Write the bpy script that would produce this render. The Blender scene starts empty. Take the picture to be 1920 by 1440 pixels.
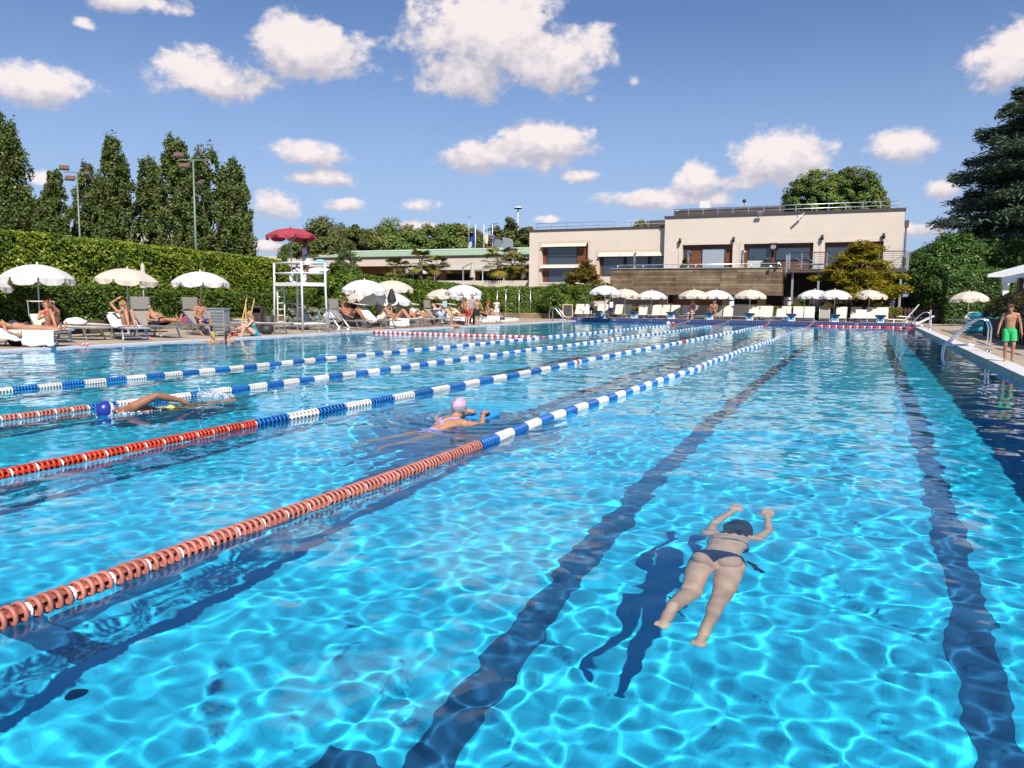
import bpy, bmesh, math, random
import numpy as np
from mathutils import Matrix, Vector

scene = bpy.context.scene
COL = scene.collection
R = math.radians

# ------------------------------------------------------------------ camera
FPX = 1465.3                       # focal length in pixels of a 1920 wide frame
CAM = Vector((18.077, 0.0, 1.2835))
YAW, PITCH, ROLL = 0.42523, 0.10483, 0.010386
FW = Vector((-math.sin(YAW) * math.cos(PITCH), math.cos(YAW) * math.cos(PITCH), -math.sin(PITCH)))
RT = Vector((math.cos(YAW), math.sin(YAW), 0.0))
UP = RT.cross(FW)
RT, UP = (math.cos(ROLL) * RT + math.sin(ROLL) * UP), (-math.sin(ROLL) * RT + math.cos(ROLL) * UP)
cam_data = bpy.data.cameras.new('camera')
cam = bpy.data.objects.new('camera', cam_data)
COL.objects.link(cam)
cam_data.lens = FPX / 1920 * 36
cam_data.clip_start = 0.05
cam_data.clip_end = 5000
M = Matrix((RT, UP, -FW)).transposed().to_4x4()
M.translation = CAM
cam.matrix_world = M
scene.camera = cam

# surveying helpers: the photograph's pixels (1920 x 1440) as sight lines into the place
def ray(px, py):
    return (FW + (px - 960) / FPX * RT - (py - 720) / FPX * UP).normalized()
def g(px, py, z=0.05):             # where a sight line meets the height z
    d = ray(px, py)
    return CAM + d * ((z - CAM.z) / d.z)
def on_y(px, py, Y):               # where it meets the vertical plane y = Y
    d = ray(px, py)
    return CAM + d * ((Y - CAM.y) / d.y)
def on_x(px, py, X):
    d = ray(px, py)
    return CAM + d * ((X - CAM.x) / d.x)
def dp(px, py, depth):             # at a depth along the view axis
    d = ray(px, py)
    return CAM + d * (depth / d.dot(FW))
def under(px, py, depth):          # a point seen through the flat water surface
    d = ray(px, py)
    P = CAM + d * (-CAM.z / d.z)
    hz = math.hypot(d.x, d.y)
    s = hz / 1.333
    k = s / math.sqrt(1 - s * s) * depth / hz
    return Vector((P.x + d.x * k, P.y + d.y * k, -depth))
def zoff(px, py, x, y):            # height of the sight line above a ground point (nearest depth)
    depth = (Vector((x, y, CAM.z)) - CAM).dot(FW)
    return dp(px, py, depth).z

# ------------------------------------------------------------------ sun, sky and clouds
SUN_EL, SUN_AZ = R(46), R(40)      # azimuth measured from -Y (behind the camera) towards +X
TO_SUN = Vector((math.sin(SUN_AZ) * math.cos(SUN_EL), -math.cos(SUN_AZ) * math.cos(SUN_EL), math.sin(SUN_EL)))
sun_data = bpy.data.lights.new('sun', 'SUN')
sun_data.energy = 5.0
sun_data.angle = R(0.5)
sun_data.color = (1.0, 0.93, 0.84)
sun_data.cycles.is_caustics_light = True
sun = bpy.data.objects.new('sun', sun_data)
sun.rotation_euler = TO_SUN.to_track_quat('Z', 'Y').to_euler()
COL.objects.link(sun)

world = bpy.data.worlds.new('World')
scene.world = world
world.use_nodes = True
world.cycles.sampling_method = 'NONE'
nt = world.node_tree
N, LK = nt.nodes, nt.links
bg = N['Background']
sky = N.new('ShaderNodeTexSky')
sky.sky_type = 'NISHITA'
sky.sun_disc = False
sky.sun_elevation = SUN_EL
sky.sun_rotation = math.pi - SUN_AZ
sky.air_density = 1.0
sky.dust_density = 0.0
sky.ozone_density = 1.6
bg.inputs[1].default_value = 0.075

def mth(op, a, b=None, c=None, clamp=False):
    n = N.new('ShaderNodeMath')
    n.operation = op
    n.use_clamp = clamp
    for i, v in enumerate((a, b, c)):
        if v is None:
            continue
        if isinstance(v, (int, float)):
            n.inputs[i].default_value = v
        else:
            LK.new(v, n.inputs[i])
    return n.outputs[0]
geo = N.new('ShaderNodeTexCoord')
sep = N.new('ShaderNodeSeparateXYZ')
LK.new(geo.outputs['Generated'], sep.inputs[0])
# direction turned so that azimuth zero lies ahead of the pool
az = mth('ARCTAN2', sep.outputs[0], sep.outputs[1])
el = mth('ARCSINE', sep.outputs[2])
def fbm(scale, detail, rough, offs):
    mp = N.new('ShaderNodeMapping')
    mp.inputs['Location'].default_value = offs
    mp.inputs['Scale'].default_value = (scale, scale, scale * 1.35)
    LK.new(geo.outputs['Generated'], mp.inputs[0])
    n = N.new('ShaderNodeTexNoise')
    n.inputs['Scale'].default_value = 1.0
    n.inputs['Detail'].default_value = detail
    n.inputs['Roughness'].default_value = rough
    LK.new(mp.outputs[0], n.inputs[0])
    return n.outputs[0]
n_big = fbm(16, 7, 0.58, (3.1, 1.7, 0.4))
n_fine = fbm(60, 5, 0.6, (0.3, 7.7, 2.4))
# clouds: centre and half sizes as they stand in the sky, strength
CLOUDS = [(60, 160, 160, 52, 1.0), (395, 145, 130, 58, 1.0), (575, 88, 150, 72, 1.05), (920, 50, 170, 115, 1.05), (1020, 105, 170, 80, 1.05), (880, 140, 125, 60, 1.0),
          (250, 5, 110, 32, .8), (155, 44, 28, 15, .6), (580, 288, 100, 30, .75), (597, 334, 100, 22, .75), (512, 382, 55, 38, .85),
          (653, 383, 46, 18, .8), (930, 288, 140, 44, 1.05), (1020, 262, 120, 40, 1.0), (815, 389, 80, 22, .45), (1097, 332, 44, 14, .65),
          (1470, 292, 132, 62, 1.0), (1690, 274, 100, 40, .9), (1310, 338, 58, 42, .7), (1220, 374, 140, 27, .8), (1765, 356, 50, 20, .75),
          (1905, 110, 125, 78, 1.0), (1330, 376, 80, 20, .65), (80, 332, 32, 22, .6), (1192, 152, 28, 16, .4), (1108, 186, 20, 12, .4),
          (792, 424, 52, 15, .65), (1025, 411, 30, 11, .6), (500, 462, 45, 14, .55), (1390, 342, 60, 22, .5),
          (1730, 430, 60, 18, .55), (700, -260, 330, 120, 1.0)]
cpos = N.new('ShaderNodeCombineXYZ')
LK.new(az, cpos.inputs[0])
LK.new(el, cpos.inputs[1])
def vma(vec, sc_, of):
    n = N.new('ShaderNodeVectorMath')
    n.operation = 'MULTIPLY_ADD'
    LK.new(vec, n.inputs[0])
    n.inputs[1].default_value = sc_
    n.inputs[2].default_value = of
    l = N.new('ShaderNodeVectorMath')
    l.operation = 'LENGTH'
    LK.new(n.outputs[0], l.inputs[0])
    return l.outputs['Value']
near_c = low_c = None
for (cx, cy, hw, hh, st) in CLOUDS:
    d0, d1, d2 = ray(cx, cy), ray(cx + 1, cy), ray(cx, cy - 1)
    a0, e0 = math.atan2(d0.x, d0.y), math.asin(d0.z)
    ka = abs(math.atan2(d1.x, d1.y) - a0) * hw
    ke = abs(math.asin(d2.z) - e0) * hh
    r = vma(cpos.outputs[0], (1 / ka, 1 / ke, 0), (-a0 / ka, -e0 / ke, 1 - st))
    near_c = r if near_c is None else mth('MINIMUM', near_c, r)
    if hw > 40:                     # distance to the cloud's underside, for its grey base
        q = vma(cpos.outputs[0], (.75 / ka, 1 / ke, 0), (-a0 * .75 / ka, -e0 / ke + .75, 0))
        low_c = q if low_c is None else mth('MINIMUM', low_c, q)
dens = mth('SUBTRACT', 1.0, near_c)
shade = mth('MULTIPLY_ADD', mth('SUBTRACT', low_c, near_c), 1.5, -0.08)
dn = mth('ADD', dens, mth('ADD', mth('MULTIPLY_ADD', n_big, 1.75, -0.86), mth('MULTIPLY_ADD', n_fine, 0.80, -0.40)))
dens_n = N.new('ShaderNodeMapRange')
dens_n.interpolation_type = 'SMOOTHSTEP'
dens_n.inputs['From Min'].default_value = 0.02
dens_n.inputs['From Max'].default_value = 0.50
LK.new(dn, dens_n.inputs[0])
sh = mth('ADD', mth('MULTIPLY', shade, 0.42), mth('MULTIPLY_ADD', n_fine, 1.1, -0.22))
sh = mth('ADD', sh, mth('MULTIPLY_ADD', n_big, 0.7, -0.25))
crmp = N.new('ShaderNodeValToRGB')
crmp.color_ramp.elements[0].position = 0.15
crmp.color_ramp.elements[0].color = (0.48, 0.465, 0.54, 1)
crmp.color_ramp.elements[1].position = 0.72
crmp.color_ramp.elements[1].color = (0.86, 0.77, 0.755, 1)
LK.new(sh, crmp.inputs[0])
cl = N.new('ShaderNodeMix')
cl.data_type = 'RGBA'
LK.new(mth('MULTIPLY', dens_n.outputs[0], 0.94), cl.inputs[0])
# the Nishita sky is about twelve times brighter than the picture's range: clouds are scaled to it
csc = N.new('ShaderNodeVectorMath')
csc.operation = 'SCALE'
csc.inputs[3].default_value = 0.82 / 0.075
LK.new(crmp.outputs[0], csc.inputs[0])
tint = N.new('ShaderNodeVectorMath')
tint.operation = 'MULTIPLY'
tint.inputs[1].default_value = (0.74, 0.84, 1.06)
LK.new(sky.outputs[0], tint.inputs[0])
hz = N.new('ShaderNodeMapRange')      # pale blue air towards the horizon
hz.interpolation_type = 'SMOOTHSTEP'
hz.inputs[1].default_value = 0.36
hz.inputs[2].default_value = -0.02
hz.inputs[3].default_value = 0.0
hz.inputs[4].default_value = 0.92
LK.new(el, hz.inputs[0])
hm = N.new('ShaderNodeMix')
hm.data_type = 'RGBA'
hm.inputs[7].default_value = (0.275 / .075, 0.375 / .075, 0.56 / .075, 1)
LK.new(hz.outputs[0], hm.inputs[0])
LK.new(tint.outputs[0], hm.inputs[6])
LK.new(hm.outputs[2], cl.inputs[6])
LK.new(csc.outputs[0], cl.inputs[7])
LK.new(cl.outputs[2], bg.inputs[0])

scene.view_settings.view_transform = 'Standard'
scene.view_settings.look = 'None'
scene.view_settings.gamma = 1.0
scene.view_settings.exposure = 0.50
scene.cycles.sample_clamp_indirect = 4.0
scene.cycles.max_bounces = 10
scene.cycles.diffuse_bounces = 4
scene.cycles.use_adaptive_sampling = True
scene.cycles.adaptive_threshold = 0.03
scene.cycles.glossy_bounces = 3
scene.cycles.transmission_bounces = 6
scene.cycles.transparent_max_bounces = 8
scene.cycles.caustics_reflective = False
scene.cycles.use_denoising = True

# ------------------------------------------------------------------ helpers
def tag(o, label=None, cat=None, group=None, kind=None):
    if label: o['label'] = label
    if cat: o['category'] = cat
    if group: o['group'] = group
    if kind: o['kind'] = kind
    return o

def empty(name, loc, rz=0.0, label=None, cat=None, group=None):
    o = bpy.data.objects.new(name, None)
    o.empty_display_size = 0.2
    o.location = loc
    o.rotation_euler = (0, 0, rz)
    COL.objects.link(o)
    return tag(o, label, cat, group)

def np_mesh(name, V, F, smooth=False):
    V = np.ascontiguousarray(V, np.float32)
    F = np.ascontiguousarray(F, np.int32)
    m = bpy.data.meshes.new(name)
    m.vertices.add(len(V))
    m.vertices.foreach_set('co', V.ravel())
    m.loops.add(F.size)
    m.loops.foreach_set('vertex_index', F.ravel())
    m.polygons.add(len(F))
    m.polygons.foreach_set('loop_start', np.arange(len(F), dtype=np.int32) * F.shape[1])
    if smooth:
        m.polygons.foreach_set('use_smooth', np.ones(len(F), bool))
    m.update(calc_edges=True)
    return m

def link(name, mesh, mat=None, parent=None, loc=None):
    o = bpy.data.objects.new(name, mesh)
    COL.objects.link(o)
    if mat is not None and not mesh.materials:
        mesh.materials.append(mat)
    if parent is not None:
        o.parent = parent
    if loc is not None:
        o.location = loc
    return o

class MB:
    """collects shapes; build() links them as one mesh object"""
    def __init__(s):
        s.v, s.f = [], []
        s.sm = []
    def add(s, V, F, smooth=False):
        b = len(s.v)
        s.v += [tuple(p) for p in V]
        s.f += [tuple(i + b for i in q) for q in F]
        s.sm += [smooth] * len(F)
        return s
    def box(s, c, d, rot=None):
        hx, hy, hz = d[0] / 2, d[1] / 2, d[2] / 2
        V = [Vector((x, y, z)) for z in (-hz, hz) for y in (-hy, hy) for x in (-hx, hx)]
        if rot is not None:
            V = [rot @ p for p in V]
        c = Vector(c)
        return s.add([p + c for p in V], [(0, 2, 3, 1), (4, 5, 7, 6), (0, 1, 5, 4), (1, 3, 7, 5), (3, 2, 6, 7), (2, 0, 4, 6)])
    def span(s, a, b):                 # box from corner to corner
        a, b = Vector(a), Vector(b)
        return s.box((a + b) / 2, [abs(q) for q in (b - a)])
    def bar(s, a, b, w, h, up=(0, 0, 1)):   # rectangular bar
        a, b = Vector(a), Vector(b)
        d = (b - a)
        L = d.length
        d.normalize()
        u = Vector(up)
        if abs(d.dot(u)) > 0.98: u = Vector((0, 1, 0))
        x = d.cross(u).normalized()
        y = x.cross(d)
        rot = Matrix((x, d, y)).transposed()
        return s.box((a + b) / 2, (w, L, h), rot)
    def tube(s, pts, r, n=8, cap=True):
        pts = [Vector(p) for p in pts]
        rs = r if isinstance(r, (list, tuple)) else [r] * len(pts)
        V, F = [], []
        prev = None
        for i, p in enumerate(pts):
            if i == 0: d = pts[1] - p
            elif i == len(pts) - 1: d = p - pts[i - 1]
            else: d = (pts[i + 1] - p).normalized() + (p - pts[i - 1]).normalized()
            d.normalize()
            if prev is None:
                x = d.orthogonal().normalized()
            else:
                x = (prev - d * prev.dot(d)).normalized()
            prev = x
            y = d.cross(x)
            for k in range(n):
                t = 2 * math.pi * k / n
                V.append(p + (x * math.cos(t) + y * math.sin(t)) * rs[i])
        for i in range(len(pts) - 1):
            for k in range(n):
                k2 = (k + 1) % n
                F.append((i * n + k, i * n + k2, (i + 1) * n + k2, (i + 1) * n + k))
        s.add(V, F, True)
        if cap:
            b = len(s.v) - len(V)
            s.f.append(tuple(b + k for k in reversed(range(n)))); s.sm.append(False)
            e = b + (len(pts) - 1) * n
            s.f.append(tuple(e + k for k in range(n))); s.sm.append(False)
        return s
    def lathe(s, prof, c=(0, 0, 0), n=16, smooth=True):
        c = Vector(c)
        V, F = [], []
        for (r, z) in prof:
            for k in range(n):
                t = 2 * math.pi * k / n
                V.append(c + Vector((r * math.cos(t), r * math.sin(t), z)))
        for i in range(len(prof) - 1):
            for k in range(n):
                k2 = (k + 1) % n
                F.append((i * n + k, i * n + k2, (i + 1) * n + k2, (i + 1) * n + k))
        return s.add(V, F, smooth)
    def ball(s, c, r, n=10, rot=None):
        if not isinstance(r, (tuple, list)): r = (r, r, r)
        c = Vector(c)
        V, F = [], []
        m = n // 2 + 1
        for i in range(m + 1):
            ph = -math.pi / 2 + math.pi * i / m
            for k in range(n):
                t = 2 * math.pi * k / n
                p = Vector((r[0] * math.cos(ph) * math.cos(t), r[1] * math.cos(ph) * math.sin(t), r[2] * math.sin(ph)))
                if rot is not None: p = rot @ p
                V.append(c + p)
        for i in range(m):
            for k in range(n):
                k2 = (k + 1) % n
                F.append((i * n + k, i * n + k2, (i + 1) * n + k2, (i + 1) * n + k))
        return s.add(V, F, True)
    def quad(s, a, b, c, d):
        return s.add([a, b, c, d], [(0, 1, 2, 3)])
    def mesh(s, name):
        m = bpy.data.meshes.new(name)
        m.from_pydata([tuple(p) for p in s.v], [], s.f)
        m.polygons.foreach_set('use_smooth', s.sm)
        m.update()
        return m
    def build(s, name, mat, parent=None, loc=None, bevel=0.0):
        o = link(name, s.mesh(name), mat, parent, loc)
        if bevel:
            b = o.modifiers.new('bevel', 'BEVEL')
            b.width = bevel
            b.segments = 2
            b.limit_method = 'ANGLE'
        return o

def kids(o):
    return [c for c in o.children]
def copy_tree(o, parent=None):
    c = o.copy()
    COL.objects.link(c)
    c.parent = parent
    for ch in kids(o):
        copy_tree(ch, c)
    return c
def place(o, loc, rz=None, sc=None, label=None, group=None):
    o.location = loc
    if rz is not None: o.rotation_euler = (o.rotation_euler[0], o.rotation_euler[1], rz)
    if sc is not None: o.scale = (sc, sc, sc) if isinstance(sc, (int, float)) else sc
    if label: o['label'] = label
    if group: o['group'] = group
    return o
def receiver(o):
    if o.type == 'MESH': o.cycles.is_caustics_receiver = True
    for c in kids(o): receiver(c)

# ------------------------------------------------------------------ materials
def mat(name, col, rough=0.5, metal=0.0, noise=None, bump=None, spec=0.5, coat=0.0, coords='Object', sub=0.0, trans=0.0, vary=0.0):
    """principled; noise = (scale, amount[, second colour]); bump = (scale, strength)"""
    m = bpy.data.materials.new(name)
    m.use_nodes = True
    t = m.node_tree
    b = t.nodes['Principled BSDF']
    b.inputs['Base Color'].default_value = (*col, 1)
    b.inputs['Roughness'].default_value = rough
    b.inputs['Metallic'].default_value = metal
    b.inputs['Specular IOR Level'].default_value = spec
    if coat: b.inputs['Coat Weight'].default_value = coat
    if sub:
        b.inputs['Subsurface Weight'].default_value = sub
        b.inputs['Subsurface Radius'].default_value = (0.02, 0.008, 0.004)
        b.inputs['Subsurface Scale'].default_value = 0.5
    tc = t.nodes.new('ShaderNodeTexCoord')
    if noise:
        n = t.nodes.new('ShaderNodeTexNoise')
        n.inputs['Scale'].default_value = noise[0]
        n.inputs['Detail'].default_value = 6
        n.inputs['Roughness'].default_value = 0.65
        t.links.new(tc.outputs[coords], n.inputs[0])
        mx = t.nodes.new('ShaderNodeMix')
        mx.data_type = 'RGBA'
        c2 = noise[2] if len(noise) > 2 else tuple(q * (1 - noise[1]) for q in col)
        c1 = col if len(noise) > 2 else tuple(min(1, q * (1 + noise[1] * .5)) for q in col)
        mx.inputs[6].default_value = (*c2, 1)
        mx.inputs[7].default_value = (*c1, 1)
        rmp = t.nodes.new('ShaderNodeMapRange')
        rmp.inputs[1].default_value = 0.3
        rmp.inputs[2].default_value = 0.7
        t.links.new(n.outputs[0], rmp.inputs[0])
        t.links.new(rmp.outputs[0], mx.inputs[0])
        t.links.new(mx.outputs[2], b.inputs['Base Color'])
    if vary:                           # every float bleached a little differently
        oi = t.nodes.new('ShaderNodeObjectInfo')
        mr = t.nodes.new('ShaderNodeMapRange')
        mr.inputs[3].default_value = 1 - vary; mr.inputs[4].default_value = 1 + vary * .6
        t.links.new(oi.outputs['Random'], mr.inputs[0])
        sv = t.nodes.new('ShaderNodeVectorMath'); sv.operation = 'SCALE'
        src = b.inputs['Base Color'].links[0].from_socket
        t.links.new(src, sv.inputs[0]); t.links.new(mr.outputs[0], sv.inputs[3])
        t.links.new(sv.outputs[0], b.inputs['Base Color'])
    if bump:
        n2 = t.nodes.new('ShaderNodeTexNoise')
        n2.inputs['Scale'].default_value = bump[0]
        n2.inputs['Detail'].default_value = 5
        t.links.new(tc.outputs[coords], n2.inputs[0])
        bp = t.nodes.new('ShaderNodeBump')
        bp.inputs['Strength'].default_value = bump[1]
        bp.inputs['Distance'].default_value = 0.02
        t.links.new(n2.outputs[0], bp.inputs['Height'])
        t.links.new(bp.outputs[0], b.inputs['Normal'])
    if trans:
        tr = t.nodes.new('ShaderNodeBsdfTranslucent')
        tr.inputs[0].default_value = (*col, 1)
        ms = t.nodes.new('ShaderNodeMixShader')
        ms.inputs[0].default_value = trans
        t.links.new(b.outputs[0], ms.inputs[1])
        t.links.new(tr.outputs[0], ms.inputs[2])
        t.links.new(ms.outputs[0], t.nodes['Material Output'].inputs[0])
    return m

def leaf_mat(name, c1, c2, c3=None, rough=0.45, trans=0.25, patch=1.2):
    """leaves: every leaf its own tint between c1 and c2, patches of c3"""
    m = bpy.data.materials.new(name)
    m.use_nodes = True
    t = m.node_tree
    b = t.nodes['Principled BSDF']
    gi = t.nodes.new('ShaderNodeNewGeometry')
    mx = t.nodes.new('ShaderNodeMix'); mx.data_type = 'RGBA'
    mx.inputs[6].default_value = (*c1, 1); mx.inputs[7].default_value = (*c2, 1)
    t.links.new(gi.outputs['Random Per Island'], mx.inputs[0])
    out = mx.outputs[2]
    if c3:
        tc = t.nodes.new('ShaderNodeTexCoord')
        n = t.nodes.new('ShaderNodeTexNoise')
        n.inputs['Scale'].default_value = patch
        n.inputs['Detail'].default_value = 3
        t.links.new(tc.outputs['Object'], n.inputs[0])
        rm = t.nodes.new('ShaderNodeMapRange')
        rm.inputs[1].default_value = 0.48; rm.inputs[2].default_value = 0.68
        t.links.new(n.outputs[0], rm.inputs[0])
        m2 = t.nodes.new('ShaderNodeMix'); m2.data_type = 'RGBA'
        t.links.new(rm.outputs[0], m2.inputs[0])
        t.links.new(out, m2.inputs[6])
        m2.inputs[7].default_value = (*c3, 1)
        out = m2.outputs[2]
    t.links.new(out, b.inputs['Base Color'])
    b.inputs['Roughness'].default_value = rough
    b.inputs['Specular IOR Level'].default_value = 0.28
    tr = t.nodes.new('ShaderNodeBsdfTranslucent')
    t.links.new(out, tr.inputs[0])
    ms = t.nodes.new('ShaderNodeMixShader')
    ms.inputs[0].default_value = trans
    t.links.new(b.outputs[0], ms.inputs[1])
    t.links.new(tr.outputs[0], ms.inputs[2])
    t.links.new(ms.outputs[0], t.nodes['Material Output'].inputs[0])
    return m

def tile_mat(name, c1, c2, mortar, bw, bh, rough=0.4, msize=0.012, coords='Object', rot=(0, 0, 0), offset=0.0, bump=0.2, wear=0.0):
    """rectangular tiles / planks of the size bw x bh metres with joints"""
    m = bpy.data.materials.new(name)
    m.use_nodes = True
    t = m.node_tree
    b = t.nodes['Principled BSDF']
    tc = t.nodes.new('ShaderNodeTexCoord')
    mp = t.nodes.new('ShaderNodeMapping')
    mp.inputs['Rotation'].default_value = rot
    t.links.new(tc.outputs[coords], mp.inputs[0])
    br = t.nodes.new('ShaderNodeTexBrick')
    br.offset = offset
    br.inputs['Color1'].default_value = (*c1, 1)
    br.inputs['Color2'].default_value = (*c2, 1)
    br.inputs['Mortar'].default_value = (*mortar, 1)
    br.inputs['Scale'].default_value = 1.0
    br.inputs['Mortar Size'].default_value = msize
    br.inputs['Brick Width'].default_value = bw
    br.inputs['Row Height'].default_value = bh
    t.links.new(mp.outputs[0], br.inputs[0])
    out = br.outputs[0]
    if wear:
        n = t.nodes.new('ShaderNodeTexNoise')
        n.inputs['Scale'].default_value = 0.9
        n.inputs['Detail'].default_value = 8
        n.inputs['Roughness'].default_value = 0.7
        t.links.new(tc.outputs[coords], n.inputs[0])
        mr = t.nodes.new('ShaderNodeMapRange')
        mr.inputs[1].default_value = 0.3; mr.inputs[2].default_value = 0.75
        mr.inputs[3].default_value = 1 - wear; mr.inputs[4].default_value = 1 + wear * .4
        t.links.new(n.outputs[0], mr.inputs[0])
        vm = t.nodes.new('ShaderNodeVectorMath'); vm.operation = 'SCALE'
        t.links.new(out, vm.inputs[0])
        t.links.new(mr.outputs[0], vm.inputs[3])
        out = vm.outputs[0]
    t.links.new(out, b.inputs['Base Color'])
    b.inputs['Roughness'].default_value = rough
    if bump:
        bp = t.nodes.new('ShaderNodeBump')
        bp.inputs['Strength'].default_value = bump
        bp.inputs['Distance'].default_value = 0.01
        bp.invert = True
        t.links.new(br.outputs['Fac'], bp.inputs['Height'])
        t.links.new(bp.outputs[0], b.inputs['Normal'])
    return m

white_metal = mat('white_metal', (.70, .70, .70), .4, noise=(30, .08))
alu = mat('aluminium', (.62, .64, .68), .32, .85)
steel = mat('stainless_steel', (.75, .77, .8), .15, 1.0)
grey_metal = mat('grey_metal', (.35, .38, .4), .45, .4)
pole_blue = mat('pole_paint', (.42, .5, .58), .4, .2)
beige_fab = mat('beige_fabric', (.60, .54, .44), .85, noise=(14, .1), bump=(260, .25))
taupe_shade_fab = mat('taupe_and_shade_fabric', (.36, .33, .28), .85, noise=(14, .1), bump=(260, .25), trans=.25)  # taupe canopies on the left deck; on far loungers it stands in for shade
white_cloth = mat('white_cloth', (.70, .68, .70), .9, noise=(6, .06), bump=(40, .5))
umb_white = mat('umbrella_white', (.70, .68, .67), .85, noise=(3, .05), bump=(60, .2), trans=.22)
umb_cream = mat('umbrella_cream', (.64, .58, .49), .85, noise=(3, .06), bump=(60, .2), trans=.25)
umb_red = mat('umbrella_red', (.42, .05, .07), .8, noise=(3, .1), bump=(60, .2), trans=.25)
black_cloth = mat('black_cloth', (.02, .02, .025), .8)

# ------------------------------------------------------------------ ground, pool, decks
PX0, PX1, PY0, PY1, DEPTH = -0.2, 20.5, 0.6, 51.0, 1.8
def struct(name, mb, m, bevel=0):
    return tag(mb.build(name, m, bevel=bevel), kind='structure')

def ring(mb, x0, y0, x1, y1, hx0, hy0, hx1, hy1, z):
    mb.quad((x0, y0, z), (x1, y0, z), (x1, hy0, z), (x0, hy0, z))
    mb.quad((x0, hy1, z), (x1, hy1, z), (x1, y1, z), (x0, y1, z))
    mb.quad((x0, hy0, z), (hx0, hy0, z), (hx0, hy1, z), (x0, hy1, z))
    mb.quad((hx1, hy0, z), (x1, hy0, z), (x1, hy1, z), (hx1, hy1, z))
    return mb
earth = mat('earth', (.07, .085, .03), .95, noise=(.6, .5, (.12, .1, .06)), bump=(6, .6))
struct('ground', ring(MB(), -900, -400, 900, 1500, -.6, .4, 21, 51.6, -0.03), earth)

floor_m = tile_mat('pool_floor_tiles', (.028, .61, .94), (.032, .63, .95), (.024, .55, .87), .25, .125, .35, .006, bump=.05)
wall_m = tile_mat('pool_wall_tiles', (.03, .44, .80), (.035, .46, .82), (.03, .36, .70), .25, .125, .35, .008, coords='Object', rot=(R(90), 0, 0), bump=.05)
line_m = mat('lane_marking_tiles', (.015, .125, .28), .4, noise=(3, .3))
pf = MB()
pf.quad((PX0, PY0, -DEPTH), (PX1, PY0, -DEPTH), (PX1, PY1, -DEPTH), (PX0, PY1, -DEPTH))
pool_floor = struct('pool_floor', pf, floor_m)
for k in range(8):
    x = 2.5 * k + 1.25
    b = MB()
    z = -DEPTH + .004
    b.quad((x - .115, 2.99, z), (x + .115, 2.99, z), (x + .115, 49.01, z), (x - .115, 49.01, z))
    for y in (2.75, 49):
        b.quad((x - .5, y, z), (x + .5, y, z), (x + .5, y + .25, z), (x - .5, y + .25, z))
    b.build('lane_marking', line_m, pool_floor)
pw = MB()
pw.quad((PX0, PY1, -DEPTH), (PX0, PY1, .0), (PX0, PY0, .0), (PX0, PY0, -DEPTH))
pw.quad((PX1, PY0, -DEPTH), (PX1 + .003, PY0, -.14), (PX1 + .003, PY1, -.14), (PX1, PY1, -DEPTH))
pw.quad((PX0, PY0, -DEPTH), (PX0, PY0, .0), (PX1, PY0, .0), (PX1, PY0, -DEPTH))
pool_wall = struct('pool_wall', pw, wall_m)
fw_ = MB()
fw_.quad((PX1, PY1, -DEPTH), (PX1, PY1, .02), (PX0, PY1, .02), (PX0, PY1, -DEPTH))
tiles_end = mat('pool_end_tiles', (.03, .38, .70), .35, noise=(2, .1))
pool_end = struct('pool_end_face', fw_, tiles_end)
for o in (pool_floor, pool_wall, pool_end): receiver(o)

# water: one real rippled sheet
rng = np.random.RandomState(11)
WAVES = []
for lam, n, st in ((2.6, 4, .008), (1.3, 7, .010), (.70, 10, .011), (.40, 16, .0105), (.25, 22, .0120), (.165, 24, .0120), (.11, 18, .0055)):
    for i in range(n):
        a = rng.uniform(0, 2 * math.pi)
        l = lam * rng.uniform(.72, 1.35)
        k = 2 * math.pi / l
        WAVES.append((k * math.cos(a), k * math.sin(a), st / math.sqrt(n / 2) / k, rng.uniform(0, 6.283)))
FINE = []
for i in range(26):
    a = rng.uniform(0, 2 * math.pi)
    l = .13 * rng.uniform(.6, 1.5)
    k = 2 * math.pi / l
    FINE.append((k * math.cos(a), k * math.sin(a), .030 / k, rng.uniform(0, 6.283)))
# churned patches: x, y, radius, strength
CHURN = [(q[0], q[1], q[2], q[3] * .45) for q in [(17.9, 2.2, 1.3, .25), (17.0, 2.6, .9, .2), (16.6, 1.6, 1.0, .25), (17.35, 3.6, .5, .25), (14.4, 7.9, .7, .8), (14.1, 6.0, .6, .5), (10.35, 7.2, 1.0, 1.0), (10.3, 6.0, .5, .8),
         (13.6, 5.0, 1.6, .35), (15.8, 7.3, 1.0, .5), (13.2, 45.5, 1.5, .6)]]
def water_height(X, Y):
    Z = np.zeros_like(X)
    wob = .35 * np.sin(.9 * X + .5 * Y) + .3 * np.sin(.37 * X - .8 * Y + 1)
    for kx, ky, A, ph in WAVES:
        Z += A * np.sin(kx * X + ky * Y + ph + wob)
    # calmer and livelier zones
    Z *= .85 + .35 * np.sin(.31 * X + 1.2) * np.sin(.23 * Y + .4)
    m = np.full_like(X, .05)
    for cx, cy, r, s in CHURN:
        m += s * np.exp(-((X - cx) ** 2 + (Y - cy) ** 2) / (r * r))
    F = np.zeros_like(X)
    for kx, ky, A, ph in FINE:
        F += A * np.sin(kx * X + ky * Y + ph + wob)
    Z += F * m * .55
    # bow waves of the kickboard swimmer
    d = np.hypot(X - 14.15, Y - 7.8)
    Z += .010 * np.sin(d * 24) * np.exp(-((d - .8) / .45) ** 2)
    return Z
xs = np.linspace(PX0, PX1, 860)
ys = [PY0]
while ys[-1] < PY1:
    ys.append(ys[-1] + min(.10, .017 + .0020 * max(0, ys[-1] - 3)))
ys[-1] = PY1
ys = np.array(ys)
Xg, Yg = np.meshgrid(xs, ys)
Zg = water_height(Xg, Yg)
nx, ny = len(xs), len(ys)
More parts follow.
